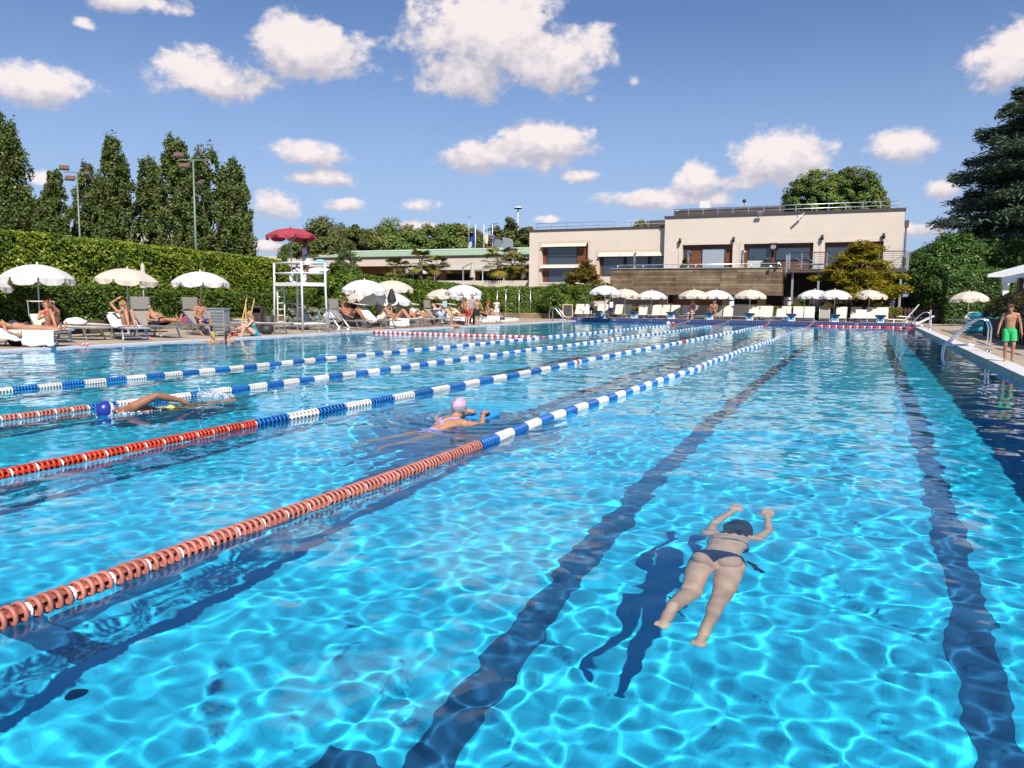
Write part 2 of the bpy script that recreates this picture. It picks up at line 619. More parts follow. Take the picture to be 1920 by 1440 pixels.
ii = np.arange((ny - 1) * nx).reshape(ny - 1, nx)[:, :-1].ravel()
wmesh = np_mesh('water', np.stack([Xg, Yg, Zg], -1).reshape(-1, 3), np.stack([ii, ii + 1, ii + nx + 1, ii + nx], -1), True)
wm = bpy.data.materials.new('pool_water')
wm.use_nodes = True
t = wm.node_tree
t.nodes.clear()
mo = t.nodes.new('ShaderNodeOutputMaterial')
gl = t.nodes.new('ShaderNodeBsdfGlass')
gl.inputs['IOR'].default_value = 1.333
gl.inputs['Roughness'].default_value = 0.0
gl.inputs['Color'].default_value = (.90, .985, 1.0, 1)
t.links.new(gl.outputs[0], mo.inputs[0])
water = tag(link('water', wmesh, wm), kind='structure')
water.cycles.is_caustics_caster = True

# decks and copings
deck_m = tile_mat('deck_slabs', (.39, .315, .23), (.43, .345, .255), (.27, .22, .165), .5, .5, .8, .008, bump=.15, wear=.35)
coping_m = mat('white_coping', (.60, .575, .565), .6, noise=(4, .12), bump=(30, .2))
lip_m = mat('coping_lip', (.40, .36, .30), .7, noise=(3, .25))
LZ, RZ, FZ = .05, .12, .27
b = MB()
b.quad((-45, -2, LZ), (-.48, -2, LZ), (-.48, 62, LZ), (-45, 62, LZ))
b.quad((-.48, 51.5, LZ), (0, 51.5, LZ), (0, 62, LZ), (-.48, 62, LZ))
struct('pool_deck', b, deck_m)
b = MB()
b.span((-.48, -1, -.2), (PX0, 51.3, LZ - .004))
struct('coping', b, coping_m)
# right side
XA, XB = 20.52, 20.90
b = MB()
b.quad((XB, -2, RZ), (48, -2, RZ), (48, 75, RZ), (XB, 75, RZ))
struct('pool_deck', b, deck_m)
b = MB()
b.span((XA, -1, -.1), (XB - .0, 50.6, RZ + .006))
struct('coping', b, coping_m)
b = MB()
b.add([(PX1, -1, -.15), (PX1, 50.9, -.15), (PX1 + .004, 50.9, .03), (PX1 + .004, -1, .03), (XA, -1, RZ), (XA, 50.9, RZ)],
      [(0, 1, 2, 3), (3, 2, 5, 4)])
struct('coping_lip', b, lip_m)
# near end under the camera
b = MB()
b.span((-.48, -2, -.1), (XB, PY0, LZ - .02))
struct('pool_deck', b, deck_m)
# far end: raised blue tiled wall with the starting platform behind it
navy_m = tile_mat('navy_tiles', (.026, .036, .12), (.034, .045, .145), (.16, .16, .26), .125, .40, .25, .012, rot=(R(90), 0, 0), bump=.1)
b = MB()
b.span((-.62, PY1, .0), (20.35, PY1 + .35, FZ))
struct('pool_end_wall', b, navy_m)
b = MB()
b.quad((-.62, PY1 + .35, FZ - .004), (20.9, PY1 + .35, FZ - .004), (20.9, 62, FZ - .004), (-.62, 62, FZ - .004))
b.quad((-.62, 62, FZ - .004), (-.62, PY1 + .35, FZ - .004), (-.62, PY1 + .35, 0), (-.62, 62, 0))
b.quad((20.9, PY1 + .35, FZ - .004), (20.9, 62, FZ - .004), (20.9, 62, 0), (20.9, PY1 + .35, 0))
b.quad((20.36, PY1, FZ - .004), (20.9, PY1, RZ), (20.9, PY1 + .35, FZ - .004), (20.36, PY1 + .35, FZ - .004))
struct('pool_deck', b, deck_m)
# row of drain slots in the right deck
slot_m = mat('drain_slot', (.10, .11, .14), .5, .5)
for i, (pa, pb) in enumerate([((1764, 617.5), (1774, 620.5)), ((1780, 623.5), (1794, 628)), ((1806, 632), (1821, 636.5)), ((1831, 640), (1859, 649)), ((1869, 653), (1915, 666))]):
    A, B = g(*pa, RZ + .004), g(*pb, RZ + .004)
    b = MB().bar(A, B, .10, .006)
    tag(b.build('drain_grate', slot_m), ['shortest drain slot, farthest down the right deck', 'second drain slot from the far end of the deck', 'middle drain slot of the row set in the right deck',
        'long drain slot beside the chrome pool ladder', 'longest drain slot, behind the boy in green shorts'][i], 'drain', 'drain slots in the right deck')

# ------------------------------------------------------------------ lane ropes
blue_p = mat('blue_float', (.01, .13, .45), .35, noise=(8, .3), vary=.22)
white_p = mat('white_float', (.72, .68, .64), .45, noise=(8, .12), vary=.12)
redpale_p = mat('faded_red_float', (.47, .165, .125), .5, noise=(5, .2), vary=.22)
red_p = mat('red_float', (.52, .05, .02), .4, noise=(5, .25), vary=.22)
bead_p = mat('rope_bead', (.78, .76, .76), .4)
def float_mesh(name, n, sp, rad, m, beads=0, fine=True):
    """n discs along +Y, each a rim with a recessed web and fins"""
    b = MB()
    ns = 18 if fine else 10
    for i in range(n):
        y = (i + .5) * sp
        w = sp * .21
        prof = [(rad * .80, -w * .9), (rad, -w * .8), (rad * 1.01, 0), (rad, w * .8), (rad * .80, w * .9)]
        V, F = [], []
        for (r, dy) in prof:
            for k in range(ns):
                t = 2 * math.pi * k / ns
                V.append((r * math.cos(t), y + dy, r * math.sin(t)))
        for q in range(len(prof) - 1):
            for k in range(ns):
                k2 = (k + 1) % ns
                F.append((q * ns + k, q * ns + k2, (q + 1) * ns + k2, (q + 1) * ns + k))
        b.add(V, F, True)
        # web
        V = [(rad * .80 * math.cos(2 * math.pi * k / ns), y, rad * .80 * math.sin(2 * math.pi * k / ns)) for k in range(ns)]
        b.add(V, [tuple(range(ns))])
        if fine:
            for k in range(6):
                t = math.pi * k / 3 + .3
                c, s_ = math.cos(t), math.sin(t)
                b.quad((rad * .25 * c, y - sp * .5, rad * .25 * s_), (rad * .85 * c, y - sp * .45, rad * .85 * s_), (rad * .85 * c, y + sp * .45, rad * .85 * s_), (rad * .25 * c, y + sp * .5, rad * .25 * s_))
    b.tube([(0, 0, 0), (0, n * sp, 0)], rad * .3, 8)
    me = b.mesh(name)
    me.materials.append(m)
    return me
def bead_mesh():
    b = MB().ball((0, 0, 0), (.038, .020, .038), 14)
    me = b.mesh('bead'); me.materials.append(bead_p)
    return me
BEAD = bead_mesh()
rope_core = mat('rope_core', (.5, .5, .5), .6)
def lane_rope(x, red, seg, rad, label, mids, white_only_from=None, tail=3.0, seed=0):
    rt = empty('lane_rope', (x, 1.0, 0), 0, label, 'lane rope', 'lane ropes across the pool')
    rnd = random.Random(seed)
    wob = lambda y: .035 * math.sin(y * .5 + seed) + .02 * math.sin(y * 1.3 + seed * 2)
    hz = .016
    runs = []
    y = 0.0
    rsp = .0455
    while y < 4.95:                                 # near red end: groups of four discs and a white bead
        runs.append((y, 'red')); y += 4 * rsp + .014
    ystart = y
    nn = 8
    k = 0
    end = PY1 - 1.0 - tail
    while y < end - seg * .5:
        runs.append((y, 'blue' if k % 2 == 0 else 'white')); y += seg; k += 1
    yend = y
    n_al = len(runs)
    meshes = {'red': float_mesh('red_floats', 4, rsp, rad, red), 'blue': float_mesh('blue_floats', nn, seg / nn, rad, blue_p),
              'white': float_mesh('white_floats', nn, seg / nn, rad, white_p)}
    far = {'blue': MB(), 'white': MB()}
    ni = 0
    for (yy, c) in runs:
        a, bb = wob(yy), wob(yy + seg)
        if ni < 96:
            o = link('float', meshes[c], None, rt, (a, yy, hz))
            o.rotation_euler = (0, rnd.uniform(0, 6.28), -math.atan2(bb - a, seg))
            receiver(o)
            ni += 1
            if c == 'red':
                o2 = link('bead', BEAD, None, rt, (wob(yy + 4 * rsp + .007), yy + 4 * rsp + .007, hz))
                receiver(o2)
        else:
            r2 = rad
            for i in range(4):
                y0 = yy + i * seg / 4
                far[c].lathe([(r2 * .7, 0), (r2, .004), (r2, seg / 4 - .012), (r2 * .7, seg / 4 - .006)], (0, 0, 0), 10)
                # turn the last lathe along +Y
                cnt = 4 * 10
                far[c].v[-cnt:] = [(p[0] + wob(y0), y0 + p[2], p[1] + hz) for p in far[c].v[-cnt:]]
    for c, m in (('blue', blue_p), ('white', white_p)):
        if far[c].v:
            o = far[c].build('float_row', m, rt); o['kind'] = 'stuff'; receiver(o)
    for (ym, ln) in mids:                             # red distance marks slipped over the floats
        o = MB().tube([(wob(ym), ym, hz), (wob(ym + ln), ym + ln, hz)], rad * 1.05, 12).build('distance_mark', red, rt)
        receiver(o)
    pts = [(wob(yend), yend, hz)]
    L = PY1 - 1.0 - yend
    for i in range(1, 7):
        q = i / 6
        pts.append((wob(yend) * (1 - q), yend + L * q * .985, hz + .12 * max(0, q - .25) ** 1.2))
    o = MB().tube(pts, [rad * .85] * 6 + [rad * .4], 10).build('end_float', red, rt); receiver(o)
    e = MB()
    for i in range(14):
        t0, t1 = 2 * math.pi * i / 14, 2 * math.pi * (i + 1) / 14
        e.tube([(.07 * math.cos(t0), L + yend - .02, .15 + .07 * math.sin(t0)), (.07 * math.cos(t1), L + yend - .02, .15 + .07 * math.sin(t1))], .014, 6)
    e.build('wall_hook', alu, rt)
    MB().tube([(wob(i * .25), i * .25, hz) for i in range(int(yend / .25) + 1)], .008, 5).build('cable', rope_core, rt)
    return rt
lane_rope(15.0, redpale_p, .372, .052, 'nearest lane rope with faded pink-red near end and ribbed floats', [(14.9, .10), (24.9, .12)], tail=6.2, seed=1)
lane_rope(12.5, red_p, .49, .050, 'lane rope with bright orange-red near end between the kickboard and freestyle swimmers', [(14.6, .12), (24.8, .55)], tail=3.3, seed=2)
lane_rope(10.0, redpale_p, .36, .047, 'lane rope running just behind the freestyle swimmer', [(24.6, .35)], tail=5.5, seed=3)
lane_rope(7.5, redpale_p, .36, .047, 'lane rope of blue and white floats farthest from the camera', [(24.9, .45)], tail=5.8, seed=4)
for x in (0, 2.5, 5.0, 17.5, 20.0):                  # the wall hooks without ropes
    e = MB()
    for i in range(14):
        t0, t1 = 2 * math.pi * i / 14, 2 * math.pi * (i + 1) / 14
        e.tube([(x + .07 * math.cos(t0), 50.97, .14 + .07 * math.sin(t0)), (x + .07 * math.cos(t1), 50.97, .14 + .07 * math.sin(t1))], .014, 6)
    tag(e.build('rope_hook', alu), {0: 'empty steel hook at the far left end of the navy tiled wall', 2.5: 'empty steel hook between starting blocks 1 and 2', 5.0: 'empty steel hook between starting blocks 2 and 3',
        17.5: 'empty steel hook between starting blocks 7 and 8', 20.0: 'empty steel hook right of starting block 8'}[x], 'hook', 'rope hooks on the navy wall')

# dividing rope of red and white balls
dv = empty('divider_rope', (PX0, 26.0, 0), 0, 'thin divider rope of alternating red and white balls across the left lanes', 'lane rope')
rw_m = {0: mat('red_ball', (.55, .03, .02), .4), 1: white_p}
bm_ = {i: MB().ball((0, 0, 0), (.075, .055, .055), 10).mesh('ball_float') for i in (0, 1)}
for i in (0, 1): bm_[i].materials.append(rw_m[i])
n_b = 62
x = .5
sag = lambda x: -.25 * math.sin(math.pi * (x - .5) / 7.2)
i = 0
while x < 7.55:
    o = link('ball_float', bm_[i % 2], None, dv, (x, sag(x), .03)); receiver(o)
    x += .117; i += 1
MB().tube([(0, .1, .05), (.3, .05, .03), (.5, 0, .03), (2, sag(2), .03), (4, sag(4), .03), (6, sag(6), .03), (7.6, 0, .03)], .012, 6).build('cable', rope_core, dv)
# red and white float line along the far right wall
fl = empty('float_line', (15.2, 50.35, 0), 0, 'red float line with white dividers along the foot of the navy wall', 'lane rope')
x = .0
rr = random.Random(5)
while x < 4.85:
    ln = rr.choice((.28, .30, .34, .62 if x > 3 else .3))
    o = MB().tube([(x, 0, .03), (x + ln, 0, .03)], .05, 10).build('red_float', rw_m[0], fl); receiver(o)
    o = MB().tube([(x + ln, 0, .03), (x + ln + .09, 0, .03)], .06, 10).build('white_float', white_p, fl); receiver(o)
    x += ln + .09

# ------------------------------------------------------------------ starting blocks
plate_m = mat('block_plate', (.032, .05, .14), .5, noise=(20, .2))
board_m = mat('block_board', (.13, .32, .45), .5)
ink_m = mat('black_ink', (.01, .01, .015), .6)
def text_mesh(s, size, ext=.004):
    cu = bpy.data.curves.new('lettering', 'FONT')
    cu.body = s; cu.size = size; cu.align_x = 'CENTER'; cu.align_y = 'CENTER'; cu.extrude = ext
    cu.offset = size * .03
    o = bpy.data.objects.new('lettering', cu)
    COL.objects.link(o)
    bpy.context.view_layer.update()
    me = bpy.data.meshes.new_from_object(o.evaluated_get(bpy.context.evaluated_depsgraph_get()))
    bpy.data.objects.remove(o)
    return me
for k in range(8):
    rt = empty('starting_block', (2.5 * k + 1.25, PY1 + .42, FZ), 0, f'starting block with a black {k + 1} on its light blue board', 'starting block', 'starting blocks on the end wall')
    MB().box((0, -.02, .40), (.60, .58, .05), Matrix.Rotation(R(-9), 3, 'X')).build('plate', plate_m, rt, bevel=.008)
    MB().box((0, -.14, .22), (.33, .05, .30)).build('number_board', board_m, rt)
    for sx in (-1, 1):
        MB().bar((sx * .19, -.10, 0), (sx * .19, -.10, .37), .05, .05).build('leg', white_metal, rt)
        MB().bar((sx * .19, .18, 0), (sx * .19, .18, .40), .05, .05).build('leg', white_metal, rt)
    MB().box((0, -.13, .035), (.30, .10, .07)).build('foot', white_metal, rt)
    link('number', text_mesh(str(k + 1), .28), ink_m, rt, (0, -.171, .22)).rotation_euler = (R(90), 0, 0)
q_ = under(145, 1300, DEPTH)
MB().lathe([(0, .012), (.035, .012), (.042, 0)], (q_.x, q_.y, -DEPTH + .004), 16).build('floor_drain', line_m, pool_floor)
# dark backstroke plates on the waterline below the blocks
for k in range(7):
    x = 2.5 * k + 1.25
    if k in (1, 2, 4, 6, 0, 3, 5):
        MB().span((x - .14, PY1 - .03, -.08), (x + .14, PY1 + .01, .03)).build('touch_pad', mat('pad_black', (.02, .02, .03), .5) if k == 0 else bpy.data.materials['pad_black'], pool_end)

# ------------------------------------------------------------------ club house
FY = 64.0                                            # plane of the white facade
stucco = mat('white_stucco', (.61, .53, .445), .9, noise=(.35, .08), bump=(60, .12))
moulding = mat('peach_moulding', (.56, .45, .35), .9)
cap_m = mat('roof_cap', (.065, .045, .045), .6)
wood_red = tile_mat('red_cedar_cladding', (.155, .050, .018), (.22, .075, .028), (.05, .016, .008), 2.2, .16, .6, .006, rot=(R(90), 0, 0), offset=.4, wear=.5)
glass_m = bpy.data.materials.new('window_glass')
glass_m.use_nodes = True
_b = glass_m.node_tree.nodes['Principled BSDF']
_b.inputs['Base Color'].default_value = (.035, .05, .07, 1)
_b.inputs['Roughness'].default_value = .06
_b.inputs['Specular IOR Level'].default_value = 1.0
curtain_m = mat('pale_curtain', (.30, .36, .40), .6, noise=(9, .2))
dark_m = mat('dark_interior', (.012, .010, .010), .9)
frame_m = mat('window_frame', (.03, .03, .035), .5)
awn_m = mat('awning_fabric', (.56, .49, .40), .8)
lamp_m = mat('black_lamp', (.012, .012, .014), .4)

def rect_y(px0, py0, px1, py1, Y):
    a, b = on_y(px0, py0, Y), on_y(px1, py1, Y)
    return min(a.x, b.x), max(a.x, b.x), min(a.z, b.z), max(a.z, b.z)
def part_rect(name, px, Y, depth, m, parent, org, bev=0):
    x0, x1, z0, z1 = rect_y(*px, Y)
    return MB().span((x0 - org.x, Y - org.y, z0), (x1 - org.x, Y + depth - org.y, z1)).build(name, m, parent, bevel=bev)

def facade(mb, x0, x1, z0, z1, holes, y, deep, org):
    """front wall with rectangular openings: strips between the openings, reveals inside them"""
    hs = sorted(holes)
    xs_ = [x0]
    for h in hs: xs_ += [h[0], h[1]]
    xs_.append(x1)
    Y = y - org.y
    q = lambda a, b, c, d: mb.quad((a - org.x, Y, c), (b - org.x, Y, c), (b - org.x, Y, d), (a - org.x, Y, d))
    for i in range(0, len(xs_), 2):
        q(xs_[i], xs_[i + 1], z0, z1)
    for (a, b, c, d) in hs:
        q(a, b, z0, c); q(a, b, d, z1)
        for (p, r_, s, t) in (((a, c), (a, d), 0, 0), ((b, d), (b, c), 0, 0), ((a, d), (b, d), 0, 0), ((b, c), (a, c), 0, 0)):
            mb.quad((p[0] - org.x, Y, p[1]), (p[0] - org.x, Y + deep, p[1]), (r_[0] - org.x, Y + deep, r_[1]), (r_[0] - org.x, Y, r_[1]))

L0, L1 = on_y(993, 434, FY).x, on_y(1250, 427, FY).x
LTOP = on_y(1120, 430.5, FY).z
R0, R1 = L1, on_y(1696, 396, FY).x
RTOP = on_y(1470, 403.5, FY).z
RFY = FY - .6                                        # the right block stands a little forward
org = Vector(((L0 + R1) / 2, FY, 0))
house = empty('club_house', org, 0, 'white flat roofed clubhouse of two blocks with cedar framed windows behind the pool', 'building')
W1 = rect_y(1016, 457, 1101.5, 529, FY)
W2 = rect_y(1123.5, 474, 1246, 518, FY)
OA = rect_y(1280, 459.5, 1372.5, 503, RFY)
OB = rect_y(1395, 457.5, 1523, 506, RFY)
OC = rect_y(1547, 454.5, 1654, 506, RFY)
b = MB()
facade(b, L0, L1, -.03, LTOP, [W1, W2], FY, .35, org)
b.quad((L0 - org.x, 14, -.03), (L0 - org.x, 0, -.03), (L0 - org.x, 0, LTOP), (L0 - org.x, 14, LTOP))
b.build('left_wall', stucco, house)
b = MB()
facade(b, R0, R1, 3.7, RTOP, [OA, OB, OC], RFY, .35, org)
y0 = RFY - org.y
b.quad((R0 - org.x, 14, 3.7), (R0 - org.x, y0, 3.7), (R0 - org.x, y0, RTOP), (R0 - org.x, 14, RTOP))
b.quad((R1 - org.x, y0, 3.7), (R1 - org.x, 16, 3.7), (R1 - org.x, 16, RTOP), (R1 - org.x, y0, RTOP))
b.quad((R0 - org.x, y0, 3.7), (R0 - org.x, 14, 3.7), (R1 - org.x, 16, 3.7), (R1 - org.x, y0, 3.7))
b.build('right_wall', stucco, house)
MB().span((L0 - org.x - .06, -.08, LTOP), (L1 - org.x, 14, LTOP + .14)).build('roof_cap', cap_m, house)
MB().span((R0 - org.x - .06, y0 - .08, RTOP), (R1 - org.x + .08, 16, RTOP + .17)).build('roof_cap', cap_m, house)
# lower floor of the right block: dark recess, cedar panels, pale columns
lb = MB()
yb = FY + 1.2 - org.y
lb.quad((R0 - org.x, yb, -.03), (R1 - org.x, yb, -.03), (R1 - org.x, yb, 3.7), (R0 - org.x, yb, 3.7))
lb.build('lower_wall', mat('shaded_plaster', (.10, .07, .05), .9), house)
# openings
def cedar(h, Y, name='cedar_panel'):
    return MB().span((h[0] - org.x, Y + .30 - org.y, h[2]), (h[1] - org.x, Y + .36 - org.y, h[3])).build(name, wood_red, house)
def window(px, Y, m, nm='window', prot=.25):
    x0, x1, z0, z1 = rect_y(*px, Y)
    w = MB().span((x0 - org.x, Y + prot + .01 - org.y, z0), (x1 - org.x, Y + prot + .045 - org.y, z1)).build(nm, m, house)
    f = MB()
    t_ = .05
    y_ = Y + prot - org.y
    for (a, b_, c, d) in ((x0, x1, z0 - t_, z0), (x0, x1, z1, z1 + t_), (x0 - t_, x0, z0 - t_, z1 + t_), (x1, x1 + t_, z0 - t_, z1 + t_)):
        f.span((a - org.x, y_ - .02, c), (b_ - org.x, y_ + .06, d))
    f.build('frame', frame_m, w)
    return w
for h, Y in ((W1, FY), (W2, FY), (OA, RFY), (OB, RFY), (OC, RFY)):
    cedar(h, Y)
window((1025, 461, 1079, 480.5), FY, glass_m)
window((1025, 482, 1079, 494.5), FY, glass_m)
window((1027, 503, 1072, 529), FY, glass_m)
part_rect('floor_band', (1016, 496, 1101.5, 500), FY + .1, .2, stucco, house, org)
window((1130.5, 480, 1167, 516), FY, glass_m)
window((1174.5, 480, 1212.5, 516), FY, glass_m)
window((1220, 480, 1246, 516), FY, glass_m)
window((1284.5, 467, 1294, 477), RFY, glass_m)
window((1316.5, 466.5, 1356.5, 501), RFY, curtain_m, 'glass_door')
window((1404.5, 465, 1445, 486.5), RFY, glass_m)
window((1455.5, 464.5, 1516.5, 486), RFY, glass_m)
window((1551.5, 462.5, 1603, 500), RFY, glass_m)
window((1628.5, 461.5, 1649.5, 500), RFY, dark_m, 'doorway')
# plaster mouldings round the openings
for h, Y, wd in ((W1, FY, .28), (W2, FY, .28), (OA, RFY, .30), (OB, RFY, .30), (OC, RFY, .30)):
    f = MB()
    y_ = Y - org.y
    a, b_, c, d = h[0] - org.x, h[1] - org.x, h[2], h[3]
    f.span((a - wd, y_ - .03, d), (b_ + wd, y_ + .0, d + wd * .8))
    f.span((a - wd, y_ - .03, c), (a, y_, d)); f.span((b_, y_ - .03, c), (b_ + wd * .6, y_, d))
    if h is W1: f.span((a - wd, y_ - .03, c - wd * .6), (b_ + wd * .6, y_, c))
    f.build('moulding', moulding if h in (W1, W2) else stucco, house)
# awnings let down a little over the left block's windows
for px, n in (((1016, 457.5, 1101, 461.5), 1), ((1014, 498, 1101, 502), 1), ((1123, 474, 1246, 479.5), 3)):
    x0, x1, z0, z1 = rect_y(*px, FY)
    for i in range(n):
        a, c = x0 + (x1 - x0) * i / n, x0 + (x1 - x0) * (i + 1) / n - .03
        MB().bar(((a + c) / 2 - org.x, -.03, z1), ((a + c) / 2 - org.x, -.26, z0 - .02), c - a, .04).build('awning', awn_m, house)
# wall lamps, floodlight, camera, clock
for (px, py) in ((1276, 452), (1376, 449.5), (1542, 445.5), (1657, 443)):
    p = on_y(px, py, RFY)
    l = empty('wall_lamp', p, 0, {1276: 'black cylinder lamp at the left end of the upper white wall', 1376: 'black cylinder lamp between the glass door and the clock', 1542: 'black cylinder lamp above the balcony, between two cedar openings',
              1657: 'black cylinder lamp at the right end of the upper white wall'}[px], 'lamp', 'black lamps on the white wall')
    MB().lathe([(0, -.2), (.1, -.2), (.1, .2), (0, .2)], (0, -.2, 0), 14).build('shade', lamp_m, l)
    MB().span((-.04, -.12, -.05), (.04, 0, .05)).build('bracket', lamp_m, l)
p = on_y(1426.5, 400, RFY)
l = empty('floodlight', p, 0, 'small grey floodlight hanging from the roof edge of the right block', 'floodlight')
MB().box((0, -.35, -.05), (.34, .16, .26), Matrix.Rotation(.5, 3, 'X')).build('housing', grey_metal, l)
MB().bar((0, 0, .05), (0, -.32, 0), .05, .05).build('arm', lamp_m, l)
p = on_y(1506, 403, RFY)
l = empty('security_camera', p, 0, 'white security camera on a curved arm below the roof edge', 'camera')
MB().bar((-.05, -.28, -.06), (-.35, -.62, -.16), .12, .12).build('body', white_metal, l)
MB().tube([(.06, 0, .05), (.06, -.15, .1), (0, -.3, .0)], .03, 8).build('arm', white_metal, l)
p = on_y(1450, 463, RFY - .06)
l = empty('wall_clock', p, 0, 'round black clock with white ring and figures above the pool terrace', 'clock')
MB().span((-.30, -.0, -.30), (.30, .06, .30)).build('plate', lamp_m, l)
b = MB()
for i in range(28):
    t0, t1 = 2 * math.pi * i / 28, 2 * math.pi * (i + 1) / 28
    b.bar((.15 * math.cos(t0), -.01, .15 * math.sin(t0)), (.15 * math.cos(t1), -.01, .15 * math.sin(t1)), .022, .022, (0, 1, 0))
for i in range(5):
    b.bar((-.12 + .05 * i, -.012, -.05), (-.10 + .05 * i, -.012, .06 - .02 * (i % 2)), .025, .02, (0, 1, 0))
b.build('dial', mat('clock_white', (.8, .8, .8), .5), l)
# thin cables down the wall
for px0, py0, py1 in ((1272.5, 460, 500), (1541, 452, 500)):
    a, c = on_y(px0, py0, RFY - .02), on_y(px0, py1, RFY - .02)
    MB().tube([a - org, c - org], .015, 5).build('cable', grey_metal, house)
# drain pipe on the right corner
MB().tube([(R1 - org.x + .15, y0 + .2, RTOP - .9), (R1 - org.x + .15, y0 + .2, 1.0)], .07, 8).build('drain_pipe', mat('brown_pipe', (.10, .055, .05), .6), house)
MB().box((R1 - org.x + .18, y0 + .2, RTOP - .95), (.28, .2, .5)).build('rain_head', bpy.data.materials['brown_pipe'], house)
# roof railings and slatted plant screens
def railing(name, x0, x1, y, z, h, n, rails, parent, m=alu, r=.03):
    posts = MB()
    for i in range(n + 1):
        x = x0 + (x1 - x0) * i / n
        posts.bar((x, y, z), (x, y, z + h), .05, .05)
    posts.build('posts', m, parent)
    for f in rails:
        MB().tube([(x0, y, z + h * f), (x1, y, z + h * f)], r, 6).build('rail', m, parent)
rl = empty('roof_railing', (0, FY + 1.0, LTOP + .14), 0, 'thin metal railing on the lower left roof of the clubhouse', 'railing')
x0, x1 = on_y(1005, 425, FY + 1).x, on_y(1248, 420, FY + 1).x
railing('r', x0, x1, 0, 0, .62, 8, (1, .5), rl, grey_metal, .022)
rl = empty('roof_railing', (0, RFY + 1.0, RTOP + .17), 0, 'double metal railing along the higher right roof of the clubhouse', 'railing')
x0, x1 = on_y(1264, 395, RFY + 1).x, on_y(1684, 385, RFY + 1).x
railing('r', x0, x1, 0, 0, .62, 14, (1, .5), rl, alu, .03)
MB().bar((x1, 0, 0), (x1 - .1, .5, .6), .07, .07).build('brace', grey_metal, rl)
slat_m = tile_mat('grey_slats', (.10, .085, .075), (.14, .115, .10), (.02, .018, .018), 3.0, .13, .8, .02, rot=(R(90), 0, 0), offset=.3, wear=.4)
for px, Yp, lab in (((1264, 393, 1470, 400.5), RFY + 2.2, 'long weathered slat screen on the higher right roof'), ((1214, 413, 1250, 424), FY + 3, 'short slat screen on the lower left roof beside the wall')):
    a, c = on_y(px[0], px[1], Yp), on_y(px[2], px[1], Yp)
    zb = RTOP if px[0] > 1260 else LTOP
    e = empty('slat_screen', ((a.x + c.x) / 2, Yp, zb + .1), 0, lab, 'screen', 'slat screens on the roofs')
    hgt = on_y((px[0] + px[2]) / 2, px[1] - 3 if px[0] > 1260 else px[1], Yp).z - zb - .1
    b = MB()
    hw_ = (c.x - a.x) / 2
    nsl = max(3, int(hgt / .16))
    for i in range(nsl):
        b.box((0, 0, (i + .5) * hgt / nsl), (2 * hw_, .05, hgt / nsl * .78))
        b.box((-hw_, 1.5, (i + .5) * hgt / nsl), (.05, 3.0, hgt / nsl * .78))
    b.build('slats', slat_m, e)
    b = MB()
    for i in range(7): b.bar((-hw_ + hw_ * 2 * i / 6, .06, 0), (-hw_ + hw_ * 2 * i / 6, .06, hgt), .09, .05)
    b.build('posts', cap_m, e)
    b = MB().quad((-hw_, .35, 0), (hw_, .35, 0), (hw_, .35, hgt * .92), (-hw_, .35, hgt * .92)).build('backing', dark_m, e)
p = on_y(1325, 388, RFY + 3.5)
e = tag(MB().span((-.5, -.4, -.8), (.35, .4, .45)).build('vent_box', white_metal, None, p), 'white metal vent box behind the roof slat screen', 'vent')
p = on_y(1395, 389, RFY + 2.6)
e = empty('roof_lantern', (p.x, p.y, RTOP + .6), 0, 'small dark round lantern standing above the roof screen', 'lamp')
MB().tube([(0, 0, -.4), (0, 0, .75)], .03, 6).build('post', lamp_m, e)
MB().ball((0, 0, .85), (.16, .16, .15), 10).build('globe', lamp_m, e)
p = on_y(1270, 394, RFY + 1.6)
tag(MB().box((0, 0, 0), (.25, .2, .12)).build('camera_box', white_metal, None, p), 'small white box camera at the left corner of the high roof', 'camera')
p = on_y(1172, 428, FY + 3)
tag(MB().box((0, 0, -.15), (1.5, 1.5, .25)).build('skylight', white_metal, None, (p.x, p.y, LTOP + .35)), 'flat white skylight on the lower left roof', 'skylight')

# terrace with weathered plank parapet
TY = 59.5
plank = tile_mat('weathered_planks', (.31, .235, .14), (.14, .085, .048), (.035, .026, .018), 3.3, .20, .85, .010, rot=(R(90), 0, 0), offset=.37, wear=.75, bump=.4)
tz0, tz1 = on_y(1300, 553, TY).z, on_y(1300, 503.5, TY).z
tx0, tx1 = on_y(1144, 530, TY).x, on_y(1465, 530, TY).x
ter = empty('terrace', ((tx0 + tx1) / 2, TY, 0), 0, 'raised pool terrace with a weathered grey brown plank parapet', 'terrace')
ox = (tx0 + tx1) / 2
b = MB().span((tx0 - ox, 0, tz0), (tx1 - ox, .2, tz1))
b.span((tx0 - ox, .2, tz0), (tx0 - ox + .2, 4.4, tz1))
b.span((tx1 - ox - .2, .2, tz0), (tx1 - ox, 3.8, tz1))
b.build('parapet', plank, ter)
MB().span((tx0 - ox + .2, .2, tz0 + .2), (tx1 - ox - .2, 3.8, tz0 + .6)).build('slab', mat('grey_slab', (.25, .24, .22), .8), ter)
MB().span((tx0 - ox + .0, -.06, tz1), (tx1 - ox + .0, .26, tz1 + .05)).build('coping', mat('zinc', (.36, .38, .42), .5, .3), ter)
hr = MB()
hx0, hx1 = on_y(1156, 498, TY).x - ox, on_y(1463, 497, TY).x - ox
hr.tube([(hx0, .3, tz1 + .1), (hx0 + .1, .3, tz1 + .32), (hx1, .3, tz1 + .32)], .035, 6)
for i in range(7):
    x = hx0 + (hx1 - hx0) * i / 6
    hr.tube([(x, .3, tz1), (x, .3, tz1 + .32)], .03, 6)
hr.build('handrail', alu, ter)
